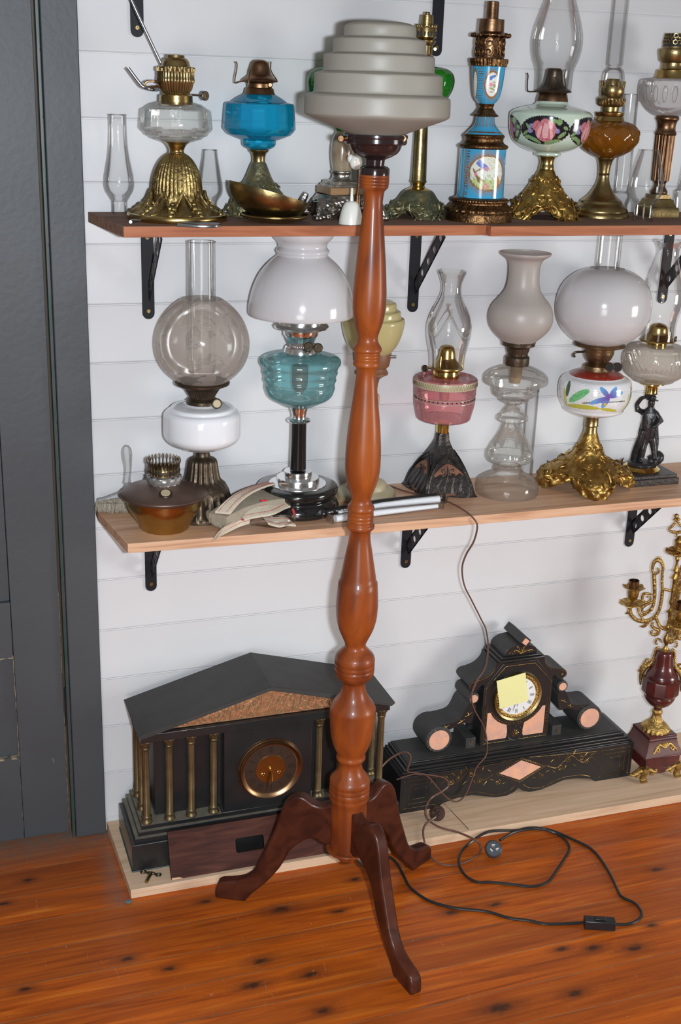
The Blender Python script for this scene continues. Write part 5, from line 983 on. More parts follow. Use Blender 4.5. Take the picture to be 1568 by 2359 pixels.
bn = L.p('burner', [(826,172),(836,186),(846,192),(852,190),(858,170),(864,116),(870,114),(905,112),(915,110),(945,98),(970,80),(984,68),(990,84),(1000,100),(1030,106),(1040,112)], mat('brown_brass', (.26,.17,.09), .38, .95, c2=(.14,.09,.05), ns=50, bump=.3, bs=200), sm=1, seg=96)
L.knob(1035, 1010, 34, M['bronze'], d=.045, frm=(1000,1000,.02), th=.008, face=M['black'], dirn=L.h+V((.25,0,0))); L.knob(1096, 1012, 34, M['bronze'], d=.035, frm=(1040,1012,.02), th=.008, face=M['black'], dirn=L.h+V((.25,0,0)))
L.tube('side_lever', [(880,900,.0),(815,902,.01),(790,906,.015),(772,925,.015),(785,940,.015)], .0026, M['bronze'])
L.p('glass_globe', [(283,128),(292,160),(310,205),(340,252),(380,294),(430,326),(490,345),(550,352),(600,350),(650,340),(700,318),(750,283),(790,240),(815,200),(826,176),(834,168),(858,166)], M['milkg'], sm=4, seg=112, cap0=False, cap1=False, sharp=60, label='large round milk glass globe')
chimney(L, [(420,88),(335,88),(200,88),(34,88)], 'clearg')
# lamp with black figure
L = Lamp('oil_lamp', 'smoky ribbed glass lamp carried by a black figure of a man on a square slab', 'G', 1320, 1865, 190, ZM, 240, front=-.125)
def toY(x, y, z_): return onZ('G', x, y, z_)
c1, c2_, c3 = toY(1062, 1712, ZM+.024), toY(1196, 1768, ZM+.024), toY(1556, 1738, ZM+.024)
hw_ = (c3.x-c2_.x)/2; xc = (c3.x+c2_.x)/2; yf = c2_.y; yc_ = yf+hw_*.92; yn_ = min(yc_, -.094); xc = CAM.x+(xc-CAM.x)*(yn_-CAM.y)/(yc_-CAM.y); yf += yn_-yc_; mb = MB(); L.X, L.Y = xc, yf+hw_*.92; L.root.location = (L.X, L.Y, ZM); ROOT[L.root.name] = V((L.X, L.Y, ZM)); L.h = V((CAM.x-L.X, CAM.y-L.Y, 0)).normalized(); L.phi = atan2(L.h.y, L.h.x)
mb.box((xc-hw_, yf, ZM), (xc+hw_, min(yf+2*hw_*.92, -.004), ZM+.016)); mb.box((xc-hw_+.004, yf+.004, ZM+.0155), (xc+hw_-.004, min(yf+2*hw_*.92-.004, -.008), ZM+.024)); obj('slab', mb, mat('black_stone_slab', (.022,.018,.018), .4, c2=(.05,.035,.03), ns=70, bump=.4), L.root, bev=.0015, label='black square stone slab')
mb = MB(); mb.lathe([(.044,ZM+.024),(.045,ZM+.026),(.042,ZM+.028),(.036,ZM+.033),(0.0,ZM+.034)], (L.X, L.Y), 48); obj('gilt_ring', mb, M['brightbrass'], L.root, label='thin gold ring')
def skin(name, verts, edges, mt, parent, sub=2):
    me = D.meshes.new(name); org = ROOT[parent.name]; me.from_pydata([tuple(V(v[:3])-org) for v in verts], edges, []); me.materials.append(mt)
    o = D.objects.new(name, me); COL.objects.link(o); o.parent = parent; ROOT[o.name] = org
    md = o.modifiers.new('skin', 'SKIN'); md.use_smooth_shade = True
    sv = me.skin_vertices[0].data if me.skin_vertices else None
    if sv is None:
        b = bmesh.new(); b.from_mesh(me); b.verts.layers.skin.verify(); b.to_mesh(me); b.free(); sv = me.skin_vertices[0].data
    for s_, v in zip(sv, verts): s_.radius = (v[3], v[3])
    sv[0].use_root = True; sm_ = o.modifiers.new('sub', 'SUBSURF'); sm_.levels = sub; sm_.render_levels = sub
    return o
kx = 1/3.213*(V((L.X, L.Y, ZM+.1))-CAM).dot(FW)/FPX
def fp(x, y, d, r): w_ = L.w(x, y, d); return (w_.x, w_.y, w_.z, r*kx)
fig = mat('black_figure', (.014,.013,.014), .3, c2=(.03,.027,.027), ns=60, bump=.5, bs=120)
vs = [fp(1325,1490,0,46), fp(1325,1400,0,55), fp(1330,1345,0,40), fp(1345,1312,0,20), fp(1350,1280,.002,30), fp(1352,1250,.0,26),
      fp(1290,1350,-.002,26), fp(1248,1330,0,22), fp(1240,1290,0,18), fp(1275,1245,.004,16), fp(1305,1235,.006,12),
      fp(1385,1360,0,24), fp(1410,1400,.004,20), fp(1385,1450,.016,16), fp(1350,1460,.020,12),
      fp(1300,1560,.004,30), fp(1285,1630,.008,24), fp(1275,1700,.008,20), fp(1262,1718,.018,17),
      fp(1358,1560,.0,30), fp(1368,1630,.002,23), fp(1372,1700,.004,20), fp(1380,1722,.016,16)]
ed = [(0,1),(1,2),(2,3),(3,4),(4,5),(2,6),(6,7),(7,8),(8,9),(9,10),(2,11),(11,12),(12,13),(13,14),(0,15),(15,16),(16,17),(17,18),(0,19),(19,20),(20,21),(21,22)]
fo = skin('figure', vs, ed, fig, L.root); fo['label'] = 'black cast figure of a standing man shading his eyes'
mb = MB(); q = V(fp(1352,1250,0,0)[:3]); mb.sphere(q+V((0,0,.004)), .0105, 10, (1.0,1.0,.7)); mb.lathe([(.001,0),(.016,-.001),(.0165,.001),(.001,.003)], M=Matrix.Translation(q) @ Matrix.Rotation(.25, 4, 'Y'), seg=24)
obj('hat', mb, fig, fo)
mb = MB(); cl = [(1300,1345),(1385,1340),(1425,1380),(1440,1410),(1400,1440),(1405,1560),(1395,1640),(1345,1560),(1300,1560),(1262,1600),(1250,1500),(1270,1420)]
mb.prism([L.w(x, y, -.016) for x, y in cl], L.h*.012); mb.tube([L.w(1290,1480,.012), L.w(1262,1560,.010), L.w(1235,1640,.0), L.w(1222,1715,-.004)], [.007,.009,.010,.011], 10, 4); mb.tube([L.w(1340,1715,-.012), L.w(1400,1680,-.012), L.w(1390,1640,-.012)], [.016,.015,.006], 10, 4); mb.lathe([(.0,0),(.030,.001),(.032,.006),(.026,.012),(.0,.014)], M=Matrix.Translation(V((L.X, L.Y, ZM+.031))), seg=24)
obj('cloak_and_rock', mb, fig, fo, bev=.003)
mb = MB(); a_, b_ = V(fp(1345,1222,0,0)[:3]), V(fp(1345,1208,0,0)[:3]); mb.tube([q+V((0,0,.006)), a_, b_], [.012,.016,.012], 12, 2); obj('head_socket', mb, fig, fo)
# axis of the glass above the figure
ax_ = onY('G', 1350, 1180, L.Y); L.X = ax_.x
L.p('brass_neck', [(1128,92),(1134,96),(1142,76),(1155,50),(1165,46),(1200,46),(1210,50)], M['brightbrass'], sm=2)
L.p('font', [(838,110),(850,180),(862,206),(872,216),(884,214),(892,222),(915,238),(945,242),(985,238),(1030,228),(1060,214),(1085,185),(1100,160),(1112,150),(1122,112),(1132,92)], M['greytint'], sm=3, seg=180, cap0=False, cap1=False, mod=lambda a, r, z, t: (r*(1+.012*sin(a*36+t*38)*(1 if t > .45 else 0)), z), label='smoky grey ribbed glass font')
L.p('collar', [(818,66),(822,70),(866,72),(872,66)], M['brightbrass'])
bn = L.p('burner', [(690,20),(695,40),(708,58),(725,66),(760,72),(775,84),(790,104),(804,122),(812,130),(820,128),(824,100),(828,72)], M['brass'], sm=2)
L.knob(1524, 806, 20, M['bronze'], d=.0, frm=(1440,812,0), th=.004, dirn=L.h*.5+V((.8,0,0)))
for q in ([(1490,812,.03),(1500,780,.03),(1488,740,.03),(1494,715,.03)],): prong(L, q, 'brass')
chimney(L, [(806,124),(740,124),(690,126),(640,134),(580,150),(520,158),(460,156),(400,142),(330,120),(260,98),(200,84),(160,80),(130,86),(105,100),(80,116)], crimp=.003)
# ================================================================ TEMPLE CLOCK
SL, DU = M['slateclk'], M['slatedust']
TX0, TX1, TY0, TY1 = .0260, .6500, -.2115, -.034; XC = (TX0+TX1)/2
g = thing('mantel_clock', 'black temple shaped mantel clock with copper relief gable and brass columns', 'clock', (XC, -.12, ZP))
mb = MB(); mb.box((TX0-.002, TY0-.002, ZP), (TX1+.002, TY1, ZP+.003), 1); mb.box((TX0, TY0, ZP+.003), (TX1, TY1, .089)); obj('plinth', mb, [SL, M['green']], g, bev=.0012, label='black block plinth')
for i, (zz0, zz1) in enumerate(((.089, .099), (.099, .109), (.109, .119))):
    q = .0085*(i+1); mb = MB(); mb.box((TX0+q, TY0+q, zz0), (TX1-q, TY1, zz1-.0006)); mb.box((TX0+q+.001, TY0+q+.001, zz1-.0006), (TX1-q-.001, TY1, zz1), 1)
    obj('step', mb, [SL, M['dust']], g, bev=.0015, label='dusty step moulding')
ZS = .119; ZE = .3255
mb = MB(); mb.box((TX0+.062, -.152, ZS), (TX1-.062, TY1, ZE)); obj('case', mb, SL, g, bev=.001)
mb = MB(); mb.box((.2372, -.1885, ZS), (.4388, -.150, ZE)); mb.box((.232, -.1900, ZS), (.444, -.15, ZS+.004)); obj('dial_block', mb, SL, g, bev=.001, label='projecting black dial block')
def column(x, y):
    mb = MB(); pr = [(.0000,ZS),(.0125,ZS),(.0125,ZS+.003),(.0115,ZS+.005),(.0092,ZS+.009),(.0092,ZS+.011),(.0112,ZS+.0125),(.0112,ZS+.0150),(.0090,ZS+.0165),(.0086,ZS+.018),(.0078,ZE-.026),(.0086,ZE-.025),(.0098,ZE-.023),(.0098,ZE-.021),(.0082,ZE-.019)]
    fl_ = lambda a, r, z, t: (r*(1-.07*abs(sin(a*8))*(1 if ZS+.0175 < z < ZE-.0255 else 0)), z)
    mb.lathe(pr, (x, y), 64, fl_, cap1=False)
    o = obj('column', mb, M['greybrass'], g, label='fluted brass column')
    mb = MB(); mb.lathe([(.0078,ZE-.0195),(.0098,ZE-.016),(.0100,ZE-.012),(.0115,ZE-.008),(.0128,ZE-.0045),(.0125,ZE-.003),(.0110,ZE)], (x, y), 64, lambda a, r, z, t: (r*(1+.12*sin(a*8)*sin(t*5)), z)); 
    for i in range(4):
        a = pi/4+i*pi/2; mb.sphere((x+.0118*cos(a), y+.0118*sin(a), ZE-.005), .0036, 5)
    obj('capital', mb, M['verdigris'] if False else M['greybrass'], o)
for x in (.0660, .1170, .1655, .2160): column(x, -.1735); column(2*XC-x, -.1735)
for x in (.0660, 2*XC-.0660): column(x, -.118); column(x, -.062)
mb = MB(); mb.box((.0535, -.1925, ZE), (2*XC-.0535, TY1, .3455)); mb.box((.058, -.188, ZE-.0022), (2*XC-.058, TY1, ZE)); obj('entablature', mb, SL, g, bev=.001)
ZA, ZEV = .4300, .3495; RY0, RY1 = -.2030, -.028
mb = MB(); mb.prism([(.066, -.178, .3455), (2*XC-.066, -.178, .3455), (XC, -.178, ZA-.010)], (0, .14, 0)); obj('gable_block', mb, SL, g)
mb = MB(); W_ = []
n = 60; m_ = 22; vs = []; fs = []; rn = random.Random(5)
def rel(u, v):
    h = .0022*(sin(u*38+3*sin(v*9))*sin(v*14+2.4*sin(u*17)))+.0014*sin(u*91+v*40)*sin(v*33-u*20); return h
for i in range(n*3+1):
    u = i/(n*3); x = .072+(2*XC-.144)*u; top_ = (1-abs(2*u-1))*(ZA-.016-.3475)
    for j in range(m_+1):
        v = j/m_; edge = min(1, 10*v*(1-v), 12*(1-abs(2*u-1))); vs.append((x, -.1800-.001-max(0, rel(u*2.2, v*max(.05, top_)*9))*edge, .3472+top_*v))
for i in range(n*3):
    for j in range(m_): a = i*(m_+1)+j; fs.append((a, a+m_+1, a+m_+2, a+1))
mb.add(vs, fs)
# figures of the frieze
for i in range(64):
    u = .12+.76*i/63; x = .072+(2*XC-.144)*u; hh = (1-abs(2*u-1))*(ZA-.02-.3475); 
    if hh < .008: continue
    c = V((x, -.1815, .3472+.003+(rn.uniform(0, hh*.35) if i % 2 else 0))); lean = rn.uniform(-.5, .5)*hh; k_ = min(hh*.62, .042)
    mb.tube([c, c+V((lean*.3, 0, k_*.5)), c+V((lean*.5, -.001, k_*.85))], [.0014,.0032,.0016], 6, 3); mb.sphere(c+V((lean*.55, -.001, k_*.97)), .0026, 5)
    mb.tube([c+V((lean*.4, 0, k_*.75)), c+V((rn.choice((-1, 1))*.009, -.001, k_*rn.uniform(.5, 1.05)))], [.0014,.001], 5, 1); mb.tube([c+V((lean*.2, 0, k_*.4)), c+V((rn.choice((-1, 1))*.008, 0, .0))], [.002,.0012], 5, 1)
obj('relief_panel', mb, M['copperrel'], g, label='copper coloured triangular relief of figures')
th = .0105; rf = MB()
for sg in (-1, 1):
    ex = XC+sg*(XC-.0455); sl = V((ex-XC, 0, ZEV-ZA)).normalized(); nn = V((sl.z, 0, -sl.x)); nn = nn if nn.z > 0 else -nn
    a_, b_ = V((XC, RY0, ZA)), V((ex, RY0, ZEV)); pts = [a_, b_, b_-V((0,0,.002))+V((0,0,0)), b_-nn*th-sl*.006, V((XC, RY0, ZA-th*1.03))]
    rf.prism(pts, (0, RY1-RY0, 0), 0, 0)
obj('roof', rf, DU, g, bev=.0012, label='dusty black pitched roof')
# dial
dc = V((XC+.0045, -.1885, .2180)); ny = V((0, -1, 0))
def ring(mb, c, r0, r1, d0, d1, seg=64, mi=0, mod=None):
    q = Matrix.Translation(c) @ Matrix.Rotation(pi/2, 4, 'X'); return mb.lathe([(r0, 0), (r0, d0*.8), (r0+(r1-r0)*.25, d0), (r0+(r1-r0)*.75, d1), (r1, d1*.5), (r1, 0)], seg=seg, M=q, cap0=False, cap1=False, mi=mi, mod=mod)
mb = MB(); ring(mb, dc, .0605, .0730, .004, .010); ring(mb, dc, .070, .0755, .004, .004); obj('bezel', mb, mat('rose_brass', (.42,.25,.13), .3, 1, c2=(.28,.17,.09), ns=20), g, label='coppery brass bezel')
mb = MB(); mb.disc(dc, ny, .062, .0025, 64); dl = obj('dial', mb, M['darkdial'], g, label='dark brown chapter ring')
mb = MB(); mb.disc(dc+ny*.002, ny, .0345, .002, 64)
for x in (-.018, .019): ring(mb, dc+V((x, -.004, -.012)), .0022, .0048, .001, .001, 20)
obj('dial_centre', mb, M['brass'], dl, label='brass dial centre')
mb = MB()
for i in range(12):
    a = 2*pi*i/12; u = V((sin(a), 0, cos(a))); v = V((cos(a), 0, -sin(a))); k_ = [4,1,2,3,4,2,3,4,5,3,2,3][i]
    for j in range(k_):
        c = dc+ny*.003+v*(j-(k_-1)/2)*.0032; mb.tube([c+u*.041, c+u*.056], .00045, 4, 1)
obj('numerals', mb, M['bronze'], dl, label='faint raised numerals')
mb = MB(); a = radians(-166); u = V((-sin(radians(14))*.9, 0, -cos(radians(14)))); mb.tube([dc+ny*.008-u*.006, dc+ny*.008+u*.030, dc+ny*.008+u*.056], [.0022,.0016,.0008], 6, 1); mb.tube([dc+ny*.0065+u*-.004, dc+ny*.0065+V((.004,0,-.030))], [.0015,.0006], 6, 1); mb.disc(dc+ny*.004, ny, .0045, .006, 20); obj('hands', mb, M['brightbrass'], dl)
mb = MB(); q = V((.538, -.12, .385)); 
o = MB(); s0 = V((XC+.205, -.13, 0)); f_ = lambda x, y: V((x, y, ZA-(ZA-ZEV)*(x-XC)/(XC-.0455)+.0008)); o.tube([f_(.520,-.145), f_(.545,-.165)], [.0006,.0012], 5, 1); obj('straw', o, M['creamw'], label='short pale straw lying on the right slope of the temple clock roof', cat='straw')
# leaning board
b0, b1 = onZ('Z', 396.8, 2029, ZP), onZ('Z', 755, 1962, ZP); b0.y = b1.y = -.2600; t0 = onY('P', 610, 1110, -.2200)
up = V((t0.x-b0.x, -.2200+.2600, t0.z-ZP)); H_ = up.length; up.normalize(); nr = V((1,0,0)).cross(up).normalized(); nr = nr if nr.y < 0 else -nr
def bp(x, h): return V((x, -.2600, ZP))+V((0, up.y, up.z)).normalized()*h+V((up.x/up.z*h, 0, 0))*0
x0, x1 = .1010, .4640; sx0, sx1 = .2485, .3135; h0, h1 = .034, .066; H_ = .104
mb = MB()
for a_, b_, c_, d_ in ((x0, sx0, 0, H_), (sx1, x1, 0, H_), (sx0, sx1, 0, h0), (sx0, sx1, h1, H_)): mb.prism([bp(a_, c_), bp(b_, c_), bp(b_, d_), bp(a_, d_)], nr*.0065)
mb.prism([bp(x0+.001, .0)+nr*.0066, bp(x0+.026, .0)+nr*.0066, bp(x0+.018, .0035)+nr*.0066, bp(x0+.001, .0045)+nr*.0066], nr*.0002, 1)
for (ax_c, hz, sx_s, sh_s) in ((sx0, h0, 1, 1), (sx1, h0, -1, 1), (sx1, h1, -1, -1), (sx0, h1, 1, -1)):
    rr_ = .006; pts = [bp(ax_c, hz)]+[bp(ax_c+sx_s*rr_*(1-cos(a)), hz+sh_s*rr_*(1-sin(a))) for a in [pi/2*i/6 for i in range(7)]]; mb.prism(pts, nr*.0065)
obj('wooden_board', mb, [M['board'], M['shelf']], label='dark stained board with a slot leaning against the temple clock base', cat='board')
# clock key
zk = ZP+.0015; g = thing('clock_key', 'small dark brass clock winding key on the pine plank', 'key', onZ('P', 440, 1650, ZP)); mb = MB()
def kp(x, y, z_=.004): return onZ('P', x, y, ZP+z_)
for x, y in ((365,1612),(548,1648)):
    c = kp(x, y); mb.tube([c+V((.0055*cos(a), .0045*sin(a), 0)) for a in [2*pi*i/12 for i in range(12)]], .0018, 6, 2, closed=True)
mb.tube([kp(392,1618), kp(430,1625), kp(460,1630), kp(490,1632), kp(520,1642)], [.002,.0034,.0042,.0034,.002], 8, 3); obj('bow', mb, M['bronze'], g)
mb = MB(); mb.tube([kp(458,1630,.0045), kp(430,1680,.0045), kp(402,1735,.0045)], [.0040,.0040,.0038], 12, 1); obj('barrel', mb, M['oldbrass'], g)
# ================================================================ SCROLL CLOCK
YF = -.112; BX0, BX1, BYF = .6725, 1.3070, -.1610; BC = (BX0+BX1)/2
g = thing('mantel_clock', 'black slate mantel clock with side scrolls, pink marble inlay and gilt engraving', 'clock', (BC, -.10, ZP))
def kq(x, y, Y_=YF): return onY('K', x, y, Y_)
# base block with a shaped lower edge
zb = ZP; T_ = .1205
low = [(0,0),(.100,0),(.115,.010),(.150,.018),(.190,.020),(.225,.010),(.255,.002),(.285,.001),(.305,.008),(.3172,.018)]
ed_ = [(BX0+x, zb+z_) for x, z_ in low]+[(BX1-x, zb+z_) for x, z_ in low[::-1]]
ed_ = [p for i, p in enumerate(ed_) if i == 0 or abs(p[0]-ed_[i-1][0]) > 1e-4]
mb = MB(); mb.prism([(x, BYF, z_) for x, z_ in ed_]+[(BX1, BYF, T_), (BX0, BYF, T_)], (0, .135, 0)); obj('base_block', mb, SL, g, bev=.001, label='black slate base with waved lower edge')
mb = MB(); 
for i, (in_, z0_, z1_) in enumerate(((.0030,.1205,.1235),(.0060,.1235,.1290),(.0105,.1290,.1345),(.0190,.1345,.1405),(.0250,.1405,.1430))): mb.box((BX0+in_, BYF+in_, z0_), (BX1-in_, -.026, z1_))
obj('base_moulding', mb, SL, g, bev=.0016); ZB = .1430
mb = MB(); mb.box((BX0+.030, BYF+.030, ZB), (BX1-.030, -.03, ZB+.0012)); obj('base_top', mb, DU, g, label='dusty upper surface of the base')
DC = kq(835, 563, YF); DC.y = YF
# central case: octagonal front
xl, xr = kq(615, 885).x, kq(1010, 820).x; zsh = kq(643, 520).z; xs0, zt0 = kq(765, 385).x, kq(765, 385).z; xs1 = kq(925, 360).x; xcl = (xl+xr)/2
hw2 = (xs1-xs0)/2; xm = (xl+xr)/2
front = [(xl, ZB), (xr, ZB), (xr, zsh), (xm+hw2+.008, zt0+.004), (xm-hw2-.008, zt0+.004), (xl, zsh)]
mb = MB(); mb.prism([(x, YF, z_) for x, z_ in front], (0, .085, 0)); obj('case', mb, SL, g, bev=.0012)
# cornice and arched crest
ca, cb_, = kq(717, 362), kq(985, 322); zc_ = (ca.z+cb_.z)/2; hwc = (cb_.x-ca.x)/2
mb = MB(); mb.box((xm-hwc, YF-.008, zc_-.006), (xm+hwc, -.03, zc_+.001)); mb.box((xm-hwc+.006, YF-.003, zc_+.001), (xm+hwc-.006, -.03, zc_+.006)); obj('cornice', mb, SL, g, bev=.002)
ar = []; ra = hwc*.72
for i in range(19):
    a = pi*i/18; ar.append((xm+ra*cos(a)*(1 if True else 1), zc_+.006+ra*.62*sin(a)**.8))
mb = MB(); mb.prism([(x, YF+.004, z_) for x, z_ in ar], (0, .075, 0), 0, 1); obj('crest', mb, [SL, DU], g, bev=.001, label='arched crest with gilt engraving')
dm = kq(850, 215, YF); s_ = .0150; zd = zc_+.006+ra*.62+.0095
mb = MB(); tl = .12; cs = [V((xm+.006, YF-.004, zd))+V((cos(a+tl), 0, sin(a+tl)))*s_ for a in (0, pi/2, pi, 3*pi/2)]; mb.prism(cs, (0, .090, 0), 0, 1); dmo = obj('diamond_block', mb, [SL, DU], g, bev=.0008, label='square dusty block set on its corner')
mb = MB(); mb.prism([V((xm+.006, YF-.0048, zd))+V((cos(a+tl), 0, sin(a+tl)))*s_*.68 for a in (0, pi/2, pi, 3*pi/2)], (0, .002, 0)); obj('pink_inlay', mb, M['pink'], dmo)
# upper shoulder scrolls, roundels, large arms: built on the left, mirrored
vr = V((kq(585, 508).x, YF, kq(585, 508).z)); rdl, rdr = kq(552, 578), kq(1070, 512); cyl_, cyr = kq(350, 818), kq(1228, 690)
dxr = (rdr.x-rdl.x)/2; dxc = (cyr.x-cyl_.x)/2; zr_ = (rdl.z+rdr.z)/2; zcy = (cyl_.z+cyr.z)/2; Rr = .0148; Rc = .0345; zcy = max(zcy, ZB+Rc+.001)
def mir(x, sg): return xm+sg*x
vb = [kq(x, y) for x, y in [(718,372),(712,400),(690,430),(655,455),(618,470),(590,478),(570,492),(563,510),(572,528),(592,536),(612,528),(624,512),(640,500)]]
for sg in (-1, 1):
    off = -1
    pts = [(mir(-(p.x-xm)*off*off*-1 if False else abs(p.x-xm), sg), p.z) for p in vb] 
    pl = catmull([(x, z_) for x, z_ in pts], 3)+[(mir(abs(xl-xm)-.004, sg), zsh), (mir(hw2*.8, sg), zt0)]
    mb = MB(); mb.prism([(x, YF+.002, z_) for x, z_ in pl], (0, .080, 0), 0, 1); so = obj('shoulder_scroll', mb, [SL, DU], g, sharp=30, label='dusty shoulder scroll')
    mb = MB(); c0 = V((mir(abs(vb[8].x-xm)-.008, sg), YF+.0012, vb[7].z)); mb.disc(c0, ny, .0026, .0014, 12); mb.tube([(x, YF+.0015, z_-.003) for x, z_ in pl[3:24]], .0007, 5, 1); obj('gilt_line', mb, M['gilt'], so)
    rc = V((mir(dxr, sg), YF-.004, zr_)); mb = MB(); mb.lathe([(0,0),(Rr-.002,0),(Rr,.002),(Rr,.078),(0,.078)], M=Matrix.Translation(rc) @ Matrix.Rotation(-pi/2, 4, 'X'), seg=40, cap0=False, cap1=False); ro = obj('roundel', mb, DU, g, label='small black cylinder with pink marble end')
    mb = MB(); mb.disc(rc+ny*-.0005, ny, Rr*.70, .0014, 36); obj('pink_inlay', mb, M['pink'], ro)
    mb = MB()
    for i in range(4): a = pi/4+i*pi/2; mb.sphere(rc+V((cos(a)*Rr*.84, -.0003, sin(a)*Rr*.84)), .0009, 4)
    obj('gilt_dots', mb, M['gilt'], ro)
    cc = V((mir(dxc, sg), YF-.006, zcy)); mb = MB(); mb.lathe([(0,0),(Rc-.003,0),(Rc,.003),(Rc,.082),(0,.082)], M=Matrix.Translation(cc) @ Matrix.Rotation(-pi/2, 4, 'X'), seg=64, cap0=False, cap1=False); cyo = obj('scroll_cylinder', mb, DU, g, label='large black cylinder with pink marble end')
    mb = MB(); mb.disc(cc+ny*-.0005, ny, Rc*.765, .0014, 56); obj('pink_inlay', mb, M['pink'], cyo)
    mb = MB()
    for i in range(16): a = 2*pi*i/16; mb.sphere(cc+V((cos(a)*Rc*.88, -.0003, sin(a)*Rc*.88)), .0009, 4)
    obj('gilt_dots', mb, M['gilt'], cyo)
    # arm from roundel down over the cylinder
    A_ = [(dxr+.004, zr_-Rr*.6), (dxr+.016, zr_-Rr*1.5), (dxr+.034, zcy+Rc*1.25), (dxc-.006, zcy+Rc*1.03), (dxc+.002, zcy+Rc*.98), (dxc-.010, zcy+Rc*.55), (dxc-.030, zcy+Rc*.62), (dxr+.020, zcy+Rc*.98), (dxr+.000, zcy+Rc*.95), (dxr-.010, zr_-Rr*1.5)]
    up_, dn_ = catmull(A_[:5], 4), catmull(A_[5:], 4); mb = MB(); mb.prism([(mir(x, sg), YF, z_) for x, z_ in up_+dn_], (0, .072, 0), 0, 1); ao = obj('scroll_arm', mb, [SL, DU], g, sharp=30, label='curved scroll arm')
    mb = MB()
    for k_, ((ax1, az1), (ax2, az2)) in enumerate(zip(A_[1:4], [A_[8], A_[7], A_[6]])):
        c = V((mir((ax1+ax2)/2, sg), YF-.0004, (az1+az2)/2)); mb.tube([c+V((-sg*.009, 0, .006)), c+V((0, 0, .0)), c+V((sg*.010, 0, -.004))], [.0004,.0020,.0004], 6, 3, flat=.6); mb.tube([c, c+V((sg*.004, 0, .006))], [.0014,.0003], 5, 2); mb.tube([c, c+V((sg*.002, 0, -.007))], [.0012,.0003], 5, 2)
    obj('gilt_leaves', mb, M['gilt'], ao)
    # little side block
    bx = mir(abs(kq(565, 850).x-xm), sg); mb = MB(); mb.box((bx-.0130, YF+.000, ZB), (bx+.0130, -.040, ZB+.028)); bo = obj('side_block', mb, DU, g, bev=.001, label='small black block with gilt cross')
    mb = MB(); c = V((bx, YF-.0004, ZB+.014)); mb.tube([c-V((.005,0,0)), c+V((.005,0,0))], .0007, 4, 1); mb.tube([c-V((0,0,.005)), c+V((0,0,.005))], .0007, 4, 1)
    for i in range(4): a = pi/4+i*pi/2; mb.sphere(c+V((cos(a)*.004, 0, sin(a)*.004)), .0008, 4)
    obj('gilt_cross', mb, M['gilt'], bo)
# dial
RD = .0565; dc2 = V((DC.x, YF, DC.z)); mb = MB(); ring(mb, dc2, RD*1.03, RD*1.155, .006, .008); bz = obj('bezel', mb, M['oldbrass'], g, label='brass bezel')
mb = MB(); ring(mb, dc2, RD*.85, RD*1.05, .0035, .005, seg=144, mod=None); 
for i in range(44): a = 2*pi*i/44; mb.sphere(dc2+V((cos(a)*RD*.95, -.0045, sin(a)*RD*.95)), .0031, 5, (.8,.8,.8))
obj('beaded_ring', mb, M['ormolu'], bz, label='gold beaded ring')
mb = MB(); mb.disc(dc2, ny, RD*.875, .0040, 72); dl = obj('dial', mb, M['enamel'], g, label='white enamel dial')
mb = MB(); ROM = ['XII','I','II','III','IIII','V','VI','VII','VIII','IX','X','XI']
for i, t_ in enumerate(ROM):
    a = 2*pi*i/12; u = V((sin(a), 0, cos(a))); v = V((cos(a), 0, -sin(a))); base_ = dc2+ny*.0042; wd = {'I': .0022, 'V': .0046, 'X': .0046}; tot = sum(wd[ch] for ch in t_); p_ = -tot/2
    for ch in t_:
        c = base_+v*(p_+wd[ch]/2); p_ += wd[ch]; r0_, r1_ = RD*.60, RD*.79
        sgm = {'I': [((0, r0_), (0, r1_))], 'V': [((-.0017, r1_), (0, r0_)), ((.0017, r1_), (0, r0_))], 'X': [((-.0017, r1_), (.0017, r0_)), ((.0017, r1_), (-.0017, r0_))]}[ch]
        for j, (p0_, p1_) in enumerate(sgm): mb.tube([c+v*p0_[0]+u*p0_[1], c+v*p1_[0]+u*p1_[1]], .00062 if j == 0 else .00030, 4, 1)
obj('roman_numerals', mb, M['ink'], dl, label='black Roman numerals')
mb = MB(); mb.tube([dc2+ny*.0055, dc2+ny*.0055+V((-.010, 0, -.0385))], [.0012,.0004], 6, 1); mb.tube([dc2+ny*.0060, dc2+ny*.0060+V((.001, 0, -.026))], [.0012,.0006], 6, 1); obj('hands', mb, M['ink'], dl)
mb = MB(); nc = [kq(717, 478, YF-.013), kq(735, 640, YF-.008), kq(902, 592, YF-.009), kq(885, 428, YF-.012)]; mb.prism(nc, (0, .0005, 0)); obj('sticky_note', mb, M['paper'], label='blank pale yellow sticky note stuck over the white clock dial', cat='note')
# pink corners, gilt lines, rosette on the case front
fy_ = YF-.0006
def inl(pts, nm, mt, par, th=.0012, lab=None): 
    mb = MB(); mb.prism([(p.x, fy_, p.z) for p in pts], (0, th, 0)); return obj(nm, mb, mt, par, label=lab)
zlo = ZB+.014; zhi = ZB+.050
for sg in (-1, 1):
    x_o = abs(xl-xm)-.0145; arc = []
    for i in range(9):
        a = radians(-28-i*5.2); arc.append((RD*1.42*cos(a), RD*1.42*sin(a)))
    P_ = [V((mir(x_o, sg), 0, zlo)), V((mir(x_o, sg), 0, dc2.z+arc[0][1]))]+[V((mir(min(x_o, x_), sg), 0, dc2.z+z_)) for x_, z_ in arc]+[V((mir(.024, sg), 0, dc2.z+arc[-1][1]-.002)), V((mir(.020, sg), 0, zlo+.010)), V((mir(.024, sg), 0, zlo))]
    inl(P_, 'pink_panel', M['pink'], g, lab='pink marble corner panel')
mb = MB()
def gl_(pts, r=.00045, n=1): mb.tube([(x, YF-.0006, z_) for x, z_ in pts], r, 5, n)
x_o = abs(xl-xm)-.0055
